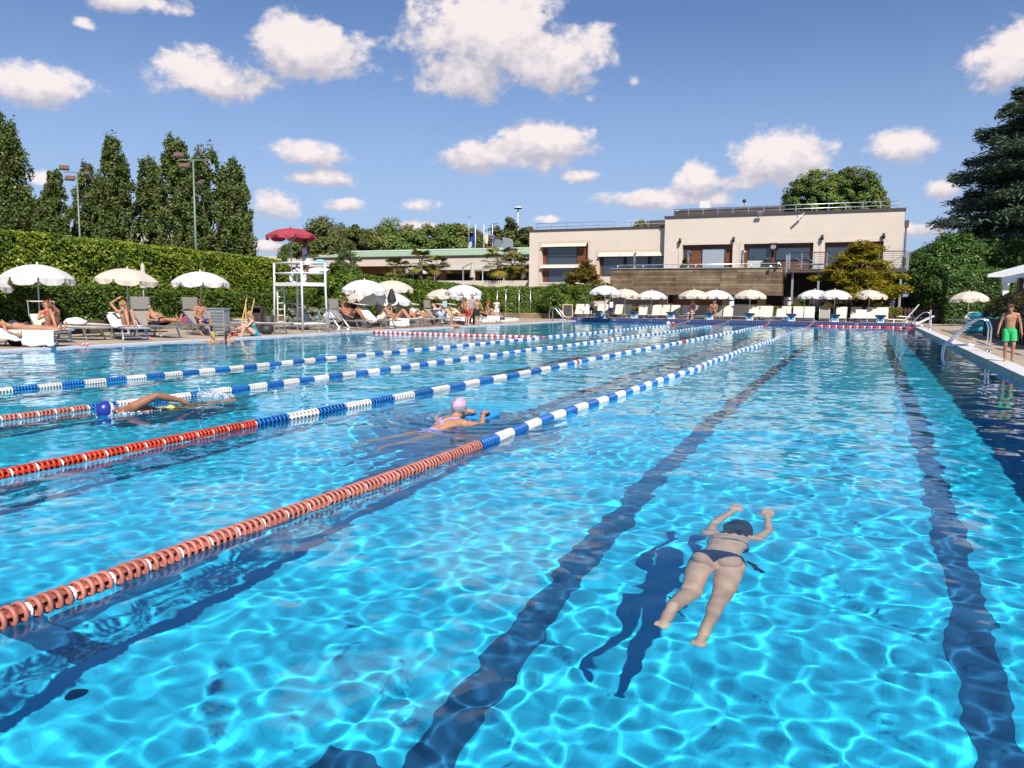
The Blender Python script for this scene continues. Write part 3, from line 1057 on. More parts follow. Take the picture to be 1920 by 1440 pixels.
# showers on the terrace
for i, (px, py) in enumerate(((1190, 474.5), (1291, 472), (1392, 470))):
    top = on_y(px, py, TY + 1.2)
    s_ = empty('shower', (top.x, top.y, tz1 - .6), 0, ['grey shower column on the terrace before the left block', 'grey shower column on the terrace before the cedar wall with the small window', 'grey shower column on the terrace between two cedar openings'][i], 'shower', 'shower columns on the terrace')
    hh = top.z - tz1 + .6
    MB().tube([(0, 0, 0), (0, 0, hh - .12), (.05, -.08, hh), (.18, -.2, hh - .02)], [.09, .09, .06, .05], 10).build('column', alu, s_)
    MB().lathe([(0, .03), (.12, .02), (.12, 0), (0, 0)], (.2, -.22, hh - .08), 12).build('shower_head', steel, s_)
    MB().span((-.2, -.2, .5), (.2, .2, .72)).build('base', grey_metal, s_)
# chest boxes on the right end of the terrace
a, c = on_y(1427, 491.5, TY + .6), on_y(1466, 503.5, TY + .6)
tag(MB().span((a.x, TY + .35, tz1 + .05), (c.x, TY + 1.3, a.z)).build('wooden_chest', slat_m), 'dark slatted wooden chest on the right end of the terrace', 'chest')
a, c = on_y(1402, 489, TY + 1.6), on_y(1429, 500, TY + 1.6)
tag(MB().span((a.x, TY + 1.5, tz1), (c.x, TY + 2.0, a.z)).build('terrace_bench', mat('pale_louvre', (.5, .54, .52), .7)), 'pale louvred cabinet beside the dark chest on the terrace', 'cabinet')
for px, py, lab in ((1445, 500, 'small white spot lamp left of two on the plank parapet'), (1460, 494, 'small white spot lamp nearer the stairs on the plank parapet')):
    p = on_y(px, py, TY - .3)
    e = empty('spot_lamp', p, 0, lab, 'lamp', 'spot lamps on the parapet')
    MB().ball((0, 0, 0), .11, 10).build('head', white_metal, e)
    MB().bar((0, 0, 0), (0, .32, -.05), .03, .03).build('arm', grey_metal, e)
# under the terrace: cedar walls, pale columns
cx0, cx1 = on_y(1262, 570, 61).x, on_y(1358, 570, 61).x
tag(MB().span((cx0, 61, 0), (cx1, 61.15, tz0 + .3)).build('cedar_wall', wood_red), 'low red cedar wall under the plank terrace', 'wall')
for i, px in enumerate((1243, 1362, 1428)):
    x = on_y(px, 570, 60.4).x
    tag(MB().span((x - .28, 60.2, 0), (x + .28, 60.7, tz0 + .3)).build('column', mat('sand_column', (.32, .22, .11), .9) if i == 0 else bpy.data.materials['sand_column']), ['sand coloured column under the left end of the terrace', 'sand coloured column beside the low cedar wall', 'sand coloured column near the dark passage under the terrace'][i], 'column', 'columns under the terrace')
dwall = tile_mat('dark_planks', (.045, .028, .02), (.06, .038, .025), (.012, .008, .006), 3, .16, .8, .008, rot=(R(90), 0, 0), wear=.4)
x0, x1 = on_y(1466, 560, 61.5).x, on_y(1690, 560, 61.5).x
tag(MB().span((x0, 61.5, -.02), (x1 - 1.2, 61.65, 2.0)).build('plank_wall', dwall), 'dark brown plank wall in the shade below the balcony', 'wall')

# balcony with cable railing
BY = 60.2
bz = on_y(1560, 503.5, BY).z
bx0, bx1 = on_y(1478, 503, BY).x, on_y(1700, 503, BY).x
bal = empty('balcony', ((bx0 + bx1) / 2, BY, bz), 0, 'grey wood balcony with a steel cable railing above the maple', 'balcony')
bw = (bx1 - bx0) / 2
MB().span((-bw, 0, -.28), (bw, 3.2, 0)).build('deck', slat_m, bal)
for i in range(5):
    x = -bw + .3 + i * (2 * bw - .6) / 4
    MB().bar((x, .4, -.28), (x, .4, -bz), .14, .14).build('post', grey_metal, bal)
def cable_fence(x0, x1, y, h, n):
    for i in range(n + 1):
        x = x0 + (x1 - x0) * i / n
        MB().bar((x, y, 0), (x, y, h), .05, .05).build('railing_post', grey_metal, bal)
    MB().tube([(x0, y, h), (x1, y, h)], .035, 6).build('top_rail', mat('rail_wood', (.10, .06, .04), .6) if 'rail_wood' not in bpy.data.materials else bpy.data.materials['rail_wood'], bal)
    for j in range(7):
        z = h * (j + .6) / 7.6
        MB().tube([(x0, y, z), (x1, y, z)], .013, 5).build('cable', steel, bal)
cable_fence(-bw + .05, bw - .05, .05, 1.15, 9)
# steep stair flank with white slats at the left end of the balcony
st = MB()
for i in range(9):
    st.bar((-bw - .15 - .0 * i, .2 + i * .32, -.25), (-bw - .15, .2 + i * .32, 1.02), .09, .04)
st.build('slat_screen', alu, bal)
# diagonal stair at the right end
b = MB()
for i in range(8):
    b.bar((bw + .1, .2 + i * .3, -.1), (bw + .1, .2 + i * .3, 1.0), .03, .03)
b.bar((bw - 1.6, .1, -.1), (bw + .1, .1, 1.15), .06, .06)
b.build('stair_rail', grey_metal, bal)
# terrace beds on the balcony are built with the sun loungers

# ------------------------------------------------------------------ restaurant building with the green roof
GY = 84.0
wall_c = mat('cream_wall', (.60, .52, .44), .9, noise=(.4, .06))
green_m = tile_mat('green_sheet_roof', (.29, .40, .26), (.31, .42, .28), (.16, .25, .15), .45, 40, .5, .03, offset=0, bump=.3)
soffit_m = mat('brown_soffit', (.34, .17, .09), .8)
gx0, gx1 = on_y(430, 485, GY).x, on_y(1005, 480, GY).x
res_ = empty('restaurant_building', ((gx0 + gx1) / 2, GY, 0), 0, 'long cream building with a pale green sheet roof left of the clubhouse', 'building')
ox = (gx0 + gx1) / 2
z_e = on_y(800, 479.5, GY).z                          # eaves
z_b = on_y(800, 498, GY).z                            # bottom of the cream band
z_r = on_y(800, 470, GY + 4).z
sx0 = on_y(588, 478, GY).x                            # the sheet roof starts here
MB().span((gx0 - ox, 0, z_b), (gx1 - ox, 1.2, z_e - .05)).build('fascia', wall_c, res_)
MB().span((gx0 - ox, .05, z_b - .06), (gx1 - ox, 6, z_b)).build('soffit', soffit_m, res_)
MB().span((gx0 - ox, 3.0, 0), (gx1 - ox, 3.2, z_b - .06)).build('back_wall', soffit_m, res_)
b = MB()
b.quad((sx0 - ox, -.1, z_e), (gx1 - ox, -.1, z_e), (gx1 - ox, 4, z_r), (sx0 + 2.5 - ox, 4, z_r))
b.quad((sx0 - ox, -.1, z_e - .1), (gx1 - ox, -.1, z_e - .1), (gx1 - ox, -.1, z_e), (sx0 - ox, -.1, z_e))
b.quad((sx0 + 2.5 - ox, 4, z_r), (gx1 - ox, 4, z_r), (gx1 - ox, 9, z_e), (sx0 - ox, 9, z_e))
b.quad((sx0 - ox, 9, z_e), (sx0 - ox, -.1, z_e), (sx0 + 2.5 - ox, 4, z_r), (sx0 + 2.5 - ox, 4, z_r))
b.build('green_roof', green_m, res_)
MB().span((sx0 - ox, -.16, z_e - .16), (gx1 - ox, -.11, z_e - .02)).build('gutter', cap_m, res_)
MB().span((sx0 + 2.3 - ox, 3.8, z_r), (gx1 - ox, 4.2, z_r + .16)).build('ridge_cap', mat('ridge_green', (.50, .58, .52), .5), res_)
for i in range(2):
    x = on_y(832, 485, GY).x if i == 0 else on_y(1120, 485, GY).x
    MB().span((x - .06 - ox, -.08, z_b), (x + .06 - ox, 0, z_e)).build('down_pipe', cap_m, res_)
for px0, px1 in ((700, 822), (838, 880), (900, 935), (940, 985)):
    a, c = on_y(px0, 503, GY + 3).x, on_y(px1, 520, GY + 3).x
    MB().span((a - ox, 2.9, .2), (c - ox, 2.98, z_b - .9)).build('dark_opening', dark_m, res_)
# low flat roofed wing farther left, seen past the lifeguard
a, c = on_y(470, 480, 92), on_y(600, 480, 92)
zt = on_y(540, 479, 92).z
b = MB().span((-9, 0, 0), (9, 6, zt))
e = tag(b.build('flat_wing', wall_c, None, ((a.x + c.x) / 2, 92, 0)), 'low cream flat roofed wing seen behind the lifeguard', 'building')
# roof clutter
def vent(px, py, Y, lab, m, flip=1):
    p = on_y(px, py, Y)
    e = empty('roof_vent', (p.x, p.y, z_r - .3), 0, lab, 'vent', 'duct vents on the green roof')
    b = MB().span((-.45, -.45, 0), (.45, .45, 1.0))
    b.add([(-.45, -.45, 1.0), (.45, -.45, 1.0), (.45, .45, 1.0), (-.45, .45, 1.0), (-.45 + flip * .5, -.45, 1.55), (.45 + flip * .5, -.45, 1.35), (.45 + flip * .5, .45, 1.35), (-.45 + flip * .5, .45, 1.55)],
          [(0, 1, 5, 4), (1, 2, 6, 5), (2, 3, 7, 6), (3, 0, 4, 7), (4, 5, 6, 7)])
    b.build('duct', m, e)
vent(935, 462, GY + 4.4, 'shiny metal duct vent on the green roof', alu, .4)
vent(953, 462, GY + 2.0, 'dark mouthed duct vent on the green roof nearest the clubhouse', grey_metal, -.4)
p = on_y(961, 473, GY + .6)
tag(MB().span((-.45, -.4, -.5), (.45, .4, .35)).span((-.6, -.5, .35), (.6, .5, .45)).build('chimney', mat('chimney_brown', (.18, .13, .10), .9), None, (p.x, p.y, p.z)), 'squat brown chimney with a flat cap at the eaves', 'chimney')
# antennas and dish
p = on_y(879, 466, GY + 6)
e = empty('antenna_mast', (p.x, p.y, z_r - .5), 0, 'tall television antenna mast with two yagi arrays on the green roof', 'antenna')
ht = on_y(879, 406, GY + 6).z - z_r + .5
MB().tube([(0, 0, 0), (0, 0, ht)], .05, 6).build('mast', grey_metal, e)
for zf, w in ((.72, 1.0), (.45, .7), (.33, .8)):
    b = MB().bar((-.9 if zf < .6 else 0, 0, ht * zf), (w if zf > .6 else .1, 0, ht * zf), .05, .05)
    for i in range(6): b.bar((-.7 + .16 * i + (0.7 if zf > .6 else 0), 0, ht * zf - .25 * (zf > .6)), (-.7 + .16 * i + (.7 if zf > .6 else 0), 0, ht * zf + .25 * (zf > .6)), .025, .025)
    b.build('yagi', grey_metal, e)
MB().box((.05, 0, ht), (.35, .1, .3)).build('amplifier', grey_metal, e)
p = on_y(882, 462, GY + 4.6)
e = empty('satellite_dish', (p.x, p.y, z_r), 0, 'white satellite dish on the green roof beside the antenna mast', 'dish')
MB().lathe([(0, 0), (.3, .06), (.5, .17), (.48, .18), (0, .03)], (0, 0, 0), 16).build('reflector', white_metal, e).rotation_euler = (R(80), 0, R(-35))
e.children[0].location = (.1, 0, .55)
MB().bar((0, 0, 0), (.08, .05, .5), .06, .06).build('bracket', grey_metal, e)
# three flag poles
flag_specs = [(891.5, 421, 'blue_flag', [(.015, .06, .38)], 'flag pole with a limp plain blue flag', -.55), (907.5, 421, 'tricolour_flag', [(.03, .25, .10), (.72, .7, .68), (.5, .03, .03)], 'flag pole with a green white and red flag', .8),
              (923.5, 421, 'violet_flag', [(.19, .13, .38)], 'flag pole with a narrow violet flag, nearest the clubhouse', .3)]
for px, py, nm, cols, lab, sw in flag_specs:
    top = on_y(px, py, GY + 5.5)
    e = empty('flag_pole', (top.x, top.y, z_r - .4), 0, lab, 'flag', 'flag poles on the green roof')
    ht = top.z - z_r + .4
    MB().tube([(0, 0, 0), (0, 0, ht)], [.07, .05], 8).build('pole', white_metal, e)
    for k, c in enumerate(cols):
        n = len(cols)
        V, F = [], []
        nu, nv = 6, 8
        for i in range(nu + 1):
            u = (k + i / nu) / n
            for j in range(nv + 1):
                v = j / nv
                wx = sw * u * (1 - .25 * v) + .08 * math.sin(9 * u + 3 * v)
                V.append((wx, .14 * math.sin(11 * u + v * 2), ht - .55 - v * (1.3 + .2 * u) - u * 1.0))
        for i in range(nu):
            for j in range(nv):
                q = i * (nv + 1) + j
                F.append((q, q + 1, q + nv + 2, q + nv + 1))
        MB().add(V, F, True).build(nm, mat(nm + '_cloth', c, .8, trans=.3), e)
# slender light mast with a white disc far behind
p = on_y(971.5, 390, 150)
e = empty('disc_lamp_mast', (p.x, 150, 0), 0, 'tall mast with a white flying saucer shaped head far behind the roofs', 'lamp')
MB().tube([(0, 0, 0), (0, 0, p.z)], [.25, .12], 8).build('mast', mat('pale_mast', (.5, .45, .42), .7), e)
MB().lathe([(0, .28), (.5, .24), (.85, .10), (.9, 0)], (0, 0, p.z), 24).build('cap', white_metal, e)
MB().lathe([(.9, 0), (.8, -.16), (.3, -.25), (0, -.27)], (0, 0, p.z), 24).build('underside', lamp_m, e)
# terrace of the restaurant: planter wall, sails, closed parasols
a, c = on_y(900, 530, 70), on_y(1000, 530, 70)
zt = on_y(940, 526, 70).z
tag(MB().span((-9, 0, 0), (5.2, .25, zt)).build('planter_wall', wall_c, None, (c.x - 5, 70, 0)), 'low cream planter wall in front of the restaurant terrace', 'wall')
sail_m = mat('sail_cloth', (.55, .50, .43), .8, trans=.2)
for i, (pA, pB, lab) in enumerate((((832, 497), (905, 505), 'beige awning sail over the restaurant terrace on the left'), ((905, 494), (945, 507), 'beige awning sail over the restaurant terrace on the right'))):
    A, B = on_y(pA[0], pA[1], 78), on_y(pB[0], pA[1], 76)
    z1, z0 = on_y(pA[0], pA[1], 79).z, on_y(pB[0], pB[1], 75).z
    e = empty('sail_awning', (A.x, 78, 0), 0, lab, 'awning', 'awnings on the restaurant terrace')
    MB().add([(0, 2, z1), (B.x - A.x, 2, z1), (B.x - A.x, -2, z0), (0, -2, z0), (0, 2, z1 + .05), (B.x - A.x, 2, z1 + .05), (B.x - A.x, -2, z0 + .05), (0, -2, z0 + .05)],
             [(3, 2, 1, 0), (4, 5, 6, 7), (0, 1, 5, 4), (1, 2, 6, 5), (2, 3, 7, 6), (3, 0, 4, 7)]).build('cloth', sail_m, e)
    for x in (0, B.x - A.x): MB().tube([(x, -2, 0), (x, -2, z0)], .06, 6).build('post', grey_metal, e)
a = on_y(886, 500, 73)
e = empty('cantilever_post', (a.x - .9, 73, 0), 0, 'angled grey parasol arm on the restaurant terrace', 'parasol arm')
zt = on_y(886, 494, 73).z
MB().bar((-.2, 0, 0), (-.2, 0, zt - .3), .12, .12).build('post', grey_metal, e)
MB().bar((-.2, 0, zt - .35), (.9, 0, zt + .05), .1, .1).build('arm', grey_metal, e)
for px, py0, py1, w, lab in ((886, 494, 520, .55, 'folded beige parasol standing before the dark terrace opening'), (947, 500, 520, .9, 'folded beige parasol between the palms')):
    top, bot = on_y(px, py0, 73), on_y(px, py1, 73)
    e = empty('folded_parasol', (top.x, 73, 0), 0, lab, 'parasol', 'folded parasols on the restaurant terrace')
    b = MB()
    V, F = [], []
    for j, (f, rr_) in enumerate(((1, .03), (.9, .16), (.6, .3), (.25, .42), (0, .5))):
        for k in range(16):
            t_ = 2 * math.pi * k / 16
            q = rr_ * w * (1 + .22 * (k % 2))
            V.append((q * math.cos(t_), q * math.sin(t_), bot.z + (top.z - bot.z) * f))
    for j in range(4):
        for k in range(16):
            F.append((j * 16 + k, (j + 1) * 16 + k, (j + 1) * 16 + (k + 1) % 16, j * 16 + (k + 1) % 16))
    b.add(V, F, True).build('canopy', sail_m, e)
    MB().tube([(0, 0, 0), (0, 0, top.z)], .04, 6).build('pole', grey_metal, e)
for i, (px, py, w, lab) in enumerate(((562, 503, 4.5, 'white parasol canopy behind the lifeguard hedge near the pine'), (775, 503, 3.2, 'white parasol canopy behind the hedge between two palms'))):
    p = on_y(px if i else 600, py, 74)
    e = empty('terrace_parasol', (p.x, 74, 0), 0, lab, 'parasol', 'open parasols on the restaurant terrace')
    MB().lathe([(0, .55), (w * .2, .42), (w * .4, .18), (w * .5, -.02), (w * .5, -.2)], (0, 0, p.z - .4), 8, False).build('canopy', umb_white, e)
    MB().tube([(0, 0, 0), (0, 0, p.z)], .05, 6).build('pole', grey_metal, e)
# far shed roofs peeping between the poplars
for px0, px1, py, Y, lab in ((70, 135, 431, 62, 'low grey shed roof between the poplars'), (150, 330, 440, 75, 'long pale shed roof behind the poplars')):
    a, c = on_y(px0, py, Y), on_y(px1, py, Y)
    tag(MB().span((-(c.x - a.x) / 2, 0, 0), ((c.x - a.x) / 2, 5, a.z)).build('shed', mat('shed_grey', (.30, .30, .32), .7) if Y == 62 else wall_c, None, ((a.x + c.x) / 2, Y, 0)), lab, 'building')

# ------------------------------------------------------------------ vegetation
def unit(v):
    return v / np.maximum(np.linalg.norm(v, axis=-1, keepdims=True), 1e-9)
def leaf_mesh(name, P, Nn, size, aspect, rs, m, up_bias=0.0, dirs=None, jit=.35):
    """one small rhombic leaf per point; Nn = rough facing, dirs = rough long axis"""
    n = len(P)
    Nn = unit(Nn + rs.normal(0, jit, (n, 3)))
    T = rs.normal(0, 1, (n, 3)) if dirs is None else dirs + rs.normal(0, .35, (n, 3))
    T[:, 2] += up_bias
    T = unit(T - Nn * (T * Nn).sum(1, keepdims=True))
    B = np.cross(Nn, T)
    s = (size * rs.uniform(.65, 1.35, (n, 1)))
    a = s * aspect
    fold = Nn * s * .10
    V = np.stack([P - T * s, P + B * a + fold, P + T * s, P - B * a + fold], 1).reshape(-1, 3)
    F = np.arange(n * 4, dtype=np.int32).reshape(n, 4)
    me = np_mesh(name, V, F)
    me.materials.append(m)
    return me
bark = mat('bark', (.10, .075, .055), .95, noise=(9, .5), bump=(20, .8))
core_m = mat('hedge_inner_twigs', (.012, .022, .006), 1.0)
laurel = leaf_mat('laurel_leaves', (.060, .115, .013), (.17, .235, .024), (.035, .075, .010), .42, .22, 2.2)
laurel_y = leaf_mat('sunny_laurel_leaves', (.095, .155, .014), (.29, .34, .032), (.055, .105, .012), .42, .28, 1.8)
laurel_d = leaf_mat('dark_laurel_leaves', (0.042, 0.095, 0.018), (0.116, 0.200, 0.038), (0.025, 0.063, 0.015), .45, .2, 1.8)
oak_l = leaf_mat('oak_leaves', (0.065, 0.097, 0.026), (0.162, 0.184, 0.048), (0.205, 0.151, 0.043), .6, .2, .16)
oak_g = leaf_mat('green_oak_leaves', (0.065, 0.119, 0.026), (0.162, 0.238, 0.048), (0.216, 0.184, 0.038), .55, .2, .2)
laurel_low = leaf_mat('low_hedge_leaves', (0.044, 0.088, 0.012), (0.124, 0.176, 0.021), (0.026, 0.057, 0.009), .42, .2, 2.2)
poplar_l = leaf_mat('poplar_leaves', (.060, .100, .025), (.175, .220, .058), (.110, .130, .040), .45, .3, .5)
cedar_l = leaf_mat('cedar_needles', (0.037, 0.073, 0.056), (0.131, 0.188, 0.131), (0.106, 0.150, 0.077), .6, .12, .35)
maple_l = leaf_mat('yellow_maple_leaves', (0.121, 0.135, 0.007), (0.324, 0.257, 0.011), (0.203, 0.135, 0.008), .5, .35, 1.0)
maple_o = leaf_mat('turning_maple_leaves', (0.068, 0.088, 0.014), (0.189, 0.135, 0.016), (0.257, 0.101, 0.014), .5, .3, .7)
bush_l = leaf_mat('bush_leaves', (0.051, 0.102, 0.017), (0.123, 0.189, 0.032), (0.036, 0.072, 0.014), .4, .2, 2.5)
lav_l = leaf_mat('silvery_leaves', (0.189, 0.203, 0.145), (0.348, 0.362, 0.290), (0.131, 0.160, 0.102), .8, .15, 2.0)
palm_l = leaf_mat('palm_leaves', (0.058, 0.080, 0.017), (0.145, 0.160, 0.029), (0.290, 0.203, 0.022), .5, .2, .8)
pine_l = leaf_mat('pine_needles', (0.043, 0.080, 0.022), (0.123, 0.174, 0.043), (0.145, 0.145, 0.043), .6, .15, .8)

def clumps(rs, centers, radii, per, squash=(1, 1, 1), shell=.55):
    """points spread over many small ragged clumps"""
    n = len(centers)
    d = unit(rs.normal(0, 1, (n, per, 3)))
    rad = radii[:, None, None] * (shell + (1 - shell) * rs.uniform(0, 1, (n, per, 1)) ** .6) * rs.uniform(.7, 1.15, (n, per, 1))
    P = centers[:, None, :] + d * rad * np.array(squash)
    return P.reshape(-1, 3), d.reshape(-1, 3)

def hedge(name, path, thick, label, m, seed, dens=430, leaf=.075, lump=.16, round_ends=True, group=None, cat='hedge', z0=0.0, inner=1):
    """clipped hedge along a path of (x, y, top height); inner = side (+1 left / -1 right of the path) that faces the viewer"""
    rs = np.random.RandomState(seed)
    rt = empty(name, (path[0][0], path[0][1], 0), 0, label, cat, group)
    o = np.array([path[0][0], path[0][1], 0.])
    pts = np.array(path, float)
    seg = np.diff(pts[:, :2], axis=0)
    L = np.linalg.norm(seg, axis=1)
    cum = np.concatenate([[0], np.cumsum(L)])
    def at(s):
        i = np.clip(np.searchsorted(cum, s, 'right') - 1, 0, len(L) - 1)
        f = ((s - cum[i]) / L[i])[:, None]
        p = pts[i] * (1 - f) + pts[i + 1] * f
        t = seg[i] / L[i][:, None]
        return p, t
    # core
    b = MB()
    ns = max(2, int(cum[-1] / 1.2))
    ss = np.linspace(.08, cum[-1] - .08, ns + 1)
    p, t = at(ss)
    nrm = np.stack([-t[:, 1], t[:, 0]], 1)
    h = thick / 2 - .12 - lump * .45
    V, F = [], []
    for i in range(ns + 1):
        zt = p[i, 2] - .12 - lump * .5
        for (sx, z, k) in ((-1, z0, 1), (-1, zt * .9, 1), (-1, zt, .75), (1, zt, .75), (1, zt * .9, 1), (1, z0, 1)):
            V.append((p[i, 0] + nrm[i, 0] * sx * h * k - o[0], p[i, 1] + nrm[i, 1] * sx * h * k - o[1], z))
    for i in range(ns):
        for k in range(5):
            F.append((i * 6 + k, i * 6 + k + 1, (i + 1) * 6 + k + 1, (i + 1) * 6 + k))
    F.append((0, 1, 2, 3, 4, 5)); F.append(tuple(ns * 6 + k for k in (5, 4, 3, 2, 1, 0)))
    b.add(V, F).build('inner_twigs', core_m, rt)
    hm = pts[:, 2].mean()
    Ps, Ns = [], []
    def emit(n, side):
        s = rs.uniform(0, cum[-1], n)
        p, t = at(s)
        nr = np.stack([-t[:, 1], t[:, 0], np.zeros(n)], 1)
        zt = p[:, 2]
        wob = lump * (np.sin(s * 2.1 + 1.3) * .35 + np.sin(s * 5.3) * .25)
        if side in (1, -1):
            z = z0 + (zt - z0) * rs.uniform(0, 1, n)
            off = (thick / 2 - .02 + wob * .6 + lump * np.sin(z * 4.2 + s * 1.7) * .3 + rs.uniform(-.14, .05, n))
            k = np.clip((zt - z) / .28, 0, 1)
            off = off * (.62 + .38 * np.sqrt(k))
            P = np.stack([p[:, 0], p[:, 1], z], 1) + nr * (side * off)[:, None]
            Nn = nr * side + np.array([0, 0, .45]) + np.array([0, 0, 1.]) * (1 - k)[:, None]
        elif side == 0:
            u = rs.uniform(-1, 1, n)
            z = zt - .02 + wob * .5 + rs.uniform(-.12, .08, n) - .10 * u ** 2
            P = np.stack([p[:, 0], p[:, 1], z], 1) + nr * (u * thick / 2 * .92)[:, None]
            Nn = np.tile([0, 0, 1.], (n, 1)) + nr * (u * .5)[:, None]
        else:
            e = 0.0 if side == 2 else cum[-1]
            p, t = at(np.full(n, e))
            sg = -1 if side == 2 else 1
            u = rs.uniform(-1, 1, n)
            z = z0 + (p[:, 2] - z0) * rs.uniform(0, 1, n)
            bul = (1 - u ** 2) * .25 if round_ends else .05
            P = np.stack([p[:, 0], p[:, 1], z], 1) + nr * (u * thick / 2)[:, None]
            P[:, :2] += t * (sg * (bul + rs.uniform(-.12, .06, n)))[:, None]
            Nn = np.concatenate([t * sg, np.full((n, 1), .4)], 1) + nr * u[:, None] * .6
        Ps.append(P); Ns.append(Nn)
    A = cum[-1] * hm
    emit(int(A * dens), inner)
    emit(int(A * dens * .16), -inner)
    emit(int(cum[-1] * thick * dens * .9), 0)
    emit(int(thick * hm * dens * .8), 2)
    emit(int(thick * hm * dens * .8), 3)
    P = np.concatenate(Ps) - o
    link('foliage', leaf_mesh('foliage', P, np.concatenate(Ns), leaf, .52, rs, m, jit=.55), None, rt)
    return rt

def crown_tree(name, loc, height, radius, trunk_h, m, label, seed, n_clump=110, per=150, leaf=.22, cat='tree', group=None, squash=(1, 1, .8), ell=None, cl_r=.24, trunk_r=.02, shell=.5, lobes=6):
    """broad crown of ragged clumps on limbs"""
    rs = np.random.RandomState(seed)
    rt = empty(name, loc, 0, label, cat, group)
    ch = height - trunk_h
    rz = ch / 2
    cz = trunk_h + rz
    d = unit(rs.normal(0, 1, (n_clump, 3)))
    lob = np.ones(n_clump)
    for i in range(lobes):                         # big bulges give an uneven outline
        q = unit(rs.normal(0, 1, 3)); q[2] = abs(q[2]) * .8
        lob += .26 * np.clip((d @ unit(q)) - .55, 0, 1) * 2.0
    r = rs.uniform(.35, 1, n_clump) ** .45 * lob * .86
    Cn = d * np.array([radius, radius, rz]) * r[:, None]
    Cn[:, 2] += cz
    R_ = radius * cl_r * rs.uniform(.6, 1.3, n_clump)
    P, Nn = clumps(rs, Cn, R_, per, squash, shell)
    out = unit(P - np.array([0, 0, cz]))
    link('crown', leaf_mesh('crown', P, Nn * .6 + out * .5 + np.array([0, 0, .5]), leaf, .55, rs, m), None, rt)
    b = MB()
    tr = height * trunk_r
    b.tube([(0, 0, -.05), (.02 * height * rs.normal() * .3, 0, trunk_h), (0, 0, trunk_h + ch * .45)], [tr, tr * .75, tr * .35], 9)
    for i in range(9):
        c = Cn[rs.randint(n_clump)]
        b.tube([(0, 0, trunk_h * rs.uniform(.75, 1.05)), tuple(c * np.array([.5, .5, 1]) * .9), tuple(c)], [tr * .5, tr * .3, tr * .08], 6)
    b.build('trunk', bark, rt)
    return rt

def poplar(loc, height, radius, label, seed, n=16000, leaf=.26, base=.08):
    rs = np.random.RandomState(seed)
    rt = empty('poplar_tree', loc, 0, label, 'tree', 'poplars behind the tall hedge')
    nc = int(n / 90)
    f = rs.uniform(0, 1, nc)
    prof = np.interp(f, [0, .10, .30, .62, .86, .96, 1], [.74, .92, 1, .97, .80, .55, .30])
    ang = rs.uniform(0, 2 * math.pi, nc)
    # several upright leaders, each its own narrow plume
    nl = 6
    la = rs.uniform(0, 6.28, nl); lr_ = radius * np.array([0, .38, .45, .5, .42, .48]); lh = height * np.array([1.0, .95, .90, .86, .80, .92])
    w_ = np.array([.34, .16, .14, .12, .12, .12])
    pick = rs.choice(nl, nc, p=w_)
    rad_l = np.where(pick == 0, .80, .52) * radius
    rr = rad_l * prof * rs.uniform(.25, 1.0, nc) ** .5 * (1 + .15 * np.sin(f * 17 + ang * 2))
    spread = np.interp(f, [0, .3, 1], [.75, 1.0, .55])
    z = lh[pick] * (base + (1 - base) * f) - .3
    Cn = np.stack([rr * np.cos(ang) + lr_[pick] * spread * np.cos(la[pick]), rr * np.sin(ang) + lr_[pick] * spread * np.sin(la[pick]), z], 1)
    P, Nn = clumps(rs, Cn, radius * .21 * rs.uniform(.5, 1.4, nc), 90, (.75, .75, 1.7), .25)
    link('crown', leaf_mesh('crown', P, Nn + np.array([0, 0, .3]), leaf, .7, rs, poplar_l, jit=.7), None, rt)
    b = MB().tube([(0, 0, -.1), (.1, 0, height * .5), (0, 0, height * .93)], [radius * .17, radius * .10, .04], 8)
    for i in range(12):
        a, zz = rs.uniform(0, 6.28), height * rs.uniform(.1, .6)
        q = radius * .7
        b.tube([(0, 0, zz), (q * .5 * math.cos(a), q * .5 * math.sin(a), zz + height * .06), (q * .8 * math.cos(a), q * .8 * math.sin(a), zz + height * .17)], [.11, .07, .03], 5)
    b.build('trunk', bark, rt)
    return rt

# poplars: foot pixel column, top pixel row, half width in pixels, distance
for i, (px, top, hw, dpt, lab) in enumerate([
        (10, 218, 55, 62, 'tallest poplar at the left edge with a broad dark crown'), (-62, 250, 50, 60, 'poplar cut by the left edge of the view'),
        (112, 318, 27, 78, 'thin gappy poplar left of the first floodlight mast'), (82, 372, 34, 92, 'low pale poplar behind the broad leftmost one'),
        (172, 312, 30, 82, 'ragged poplar directly right of the first floodlight mast'), (222, 265, 36, 76, 'tall pointed poplar in the middle of the left row'),
        (287, 300, 30, 80, 'slim poplar standing alone left of the second floodlight mast'), (338, 264, 36, 74, 'tall poplar at the second floodlight mast'),
        (392, 284, 44, 76, 'wide poplar right of the second floodlight mast'), (440, 304, 38, 78, 'poplar at the right end of the row with a sloping crown')]):
    p = dp(px, 560, dpt)
    hgt = dp(px, top, dpt).z
    poplar((p.x, p.y, 0), hgt, hw / FPX * dpt * 1.12, lab, 40 + i, n=34000 if hw < 50 else 60000, leaf=.125 if dpt > 70 else .11)

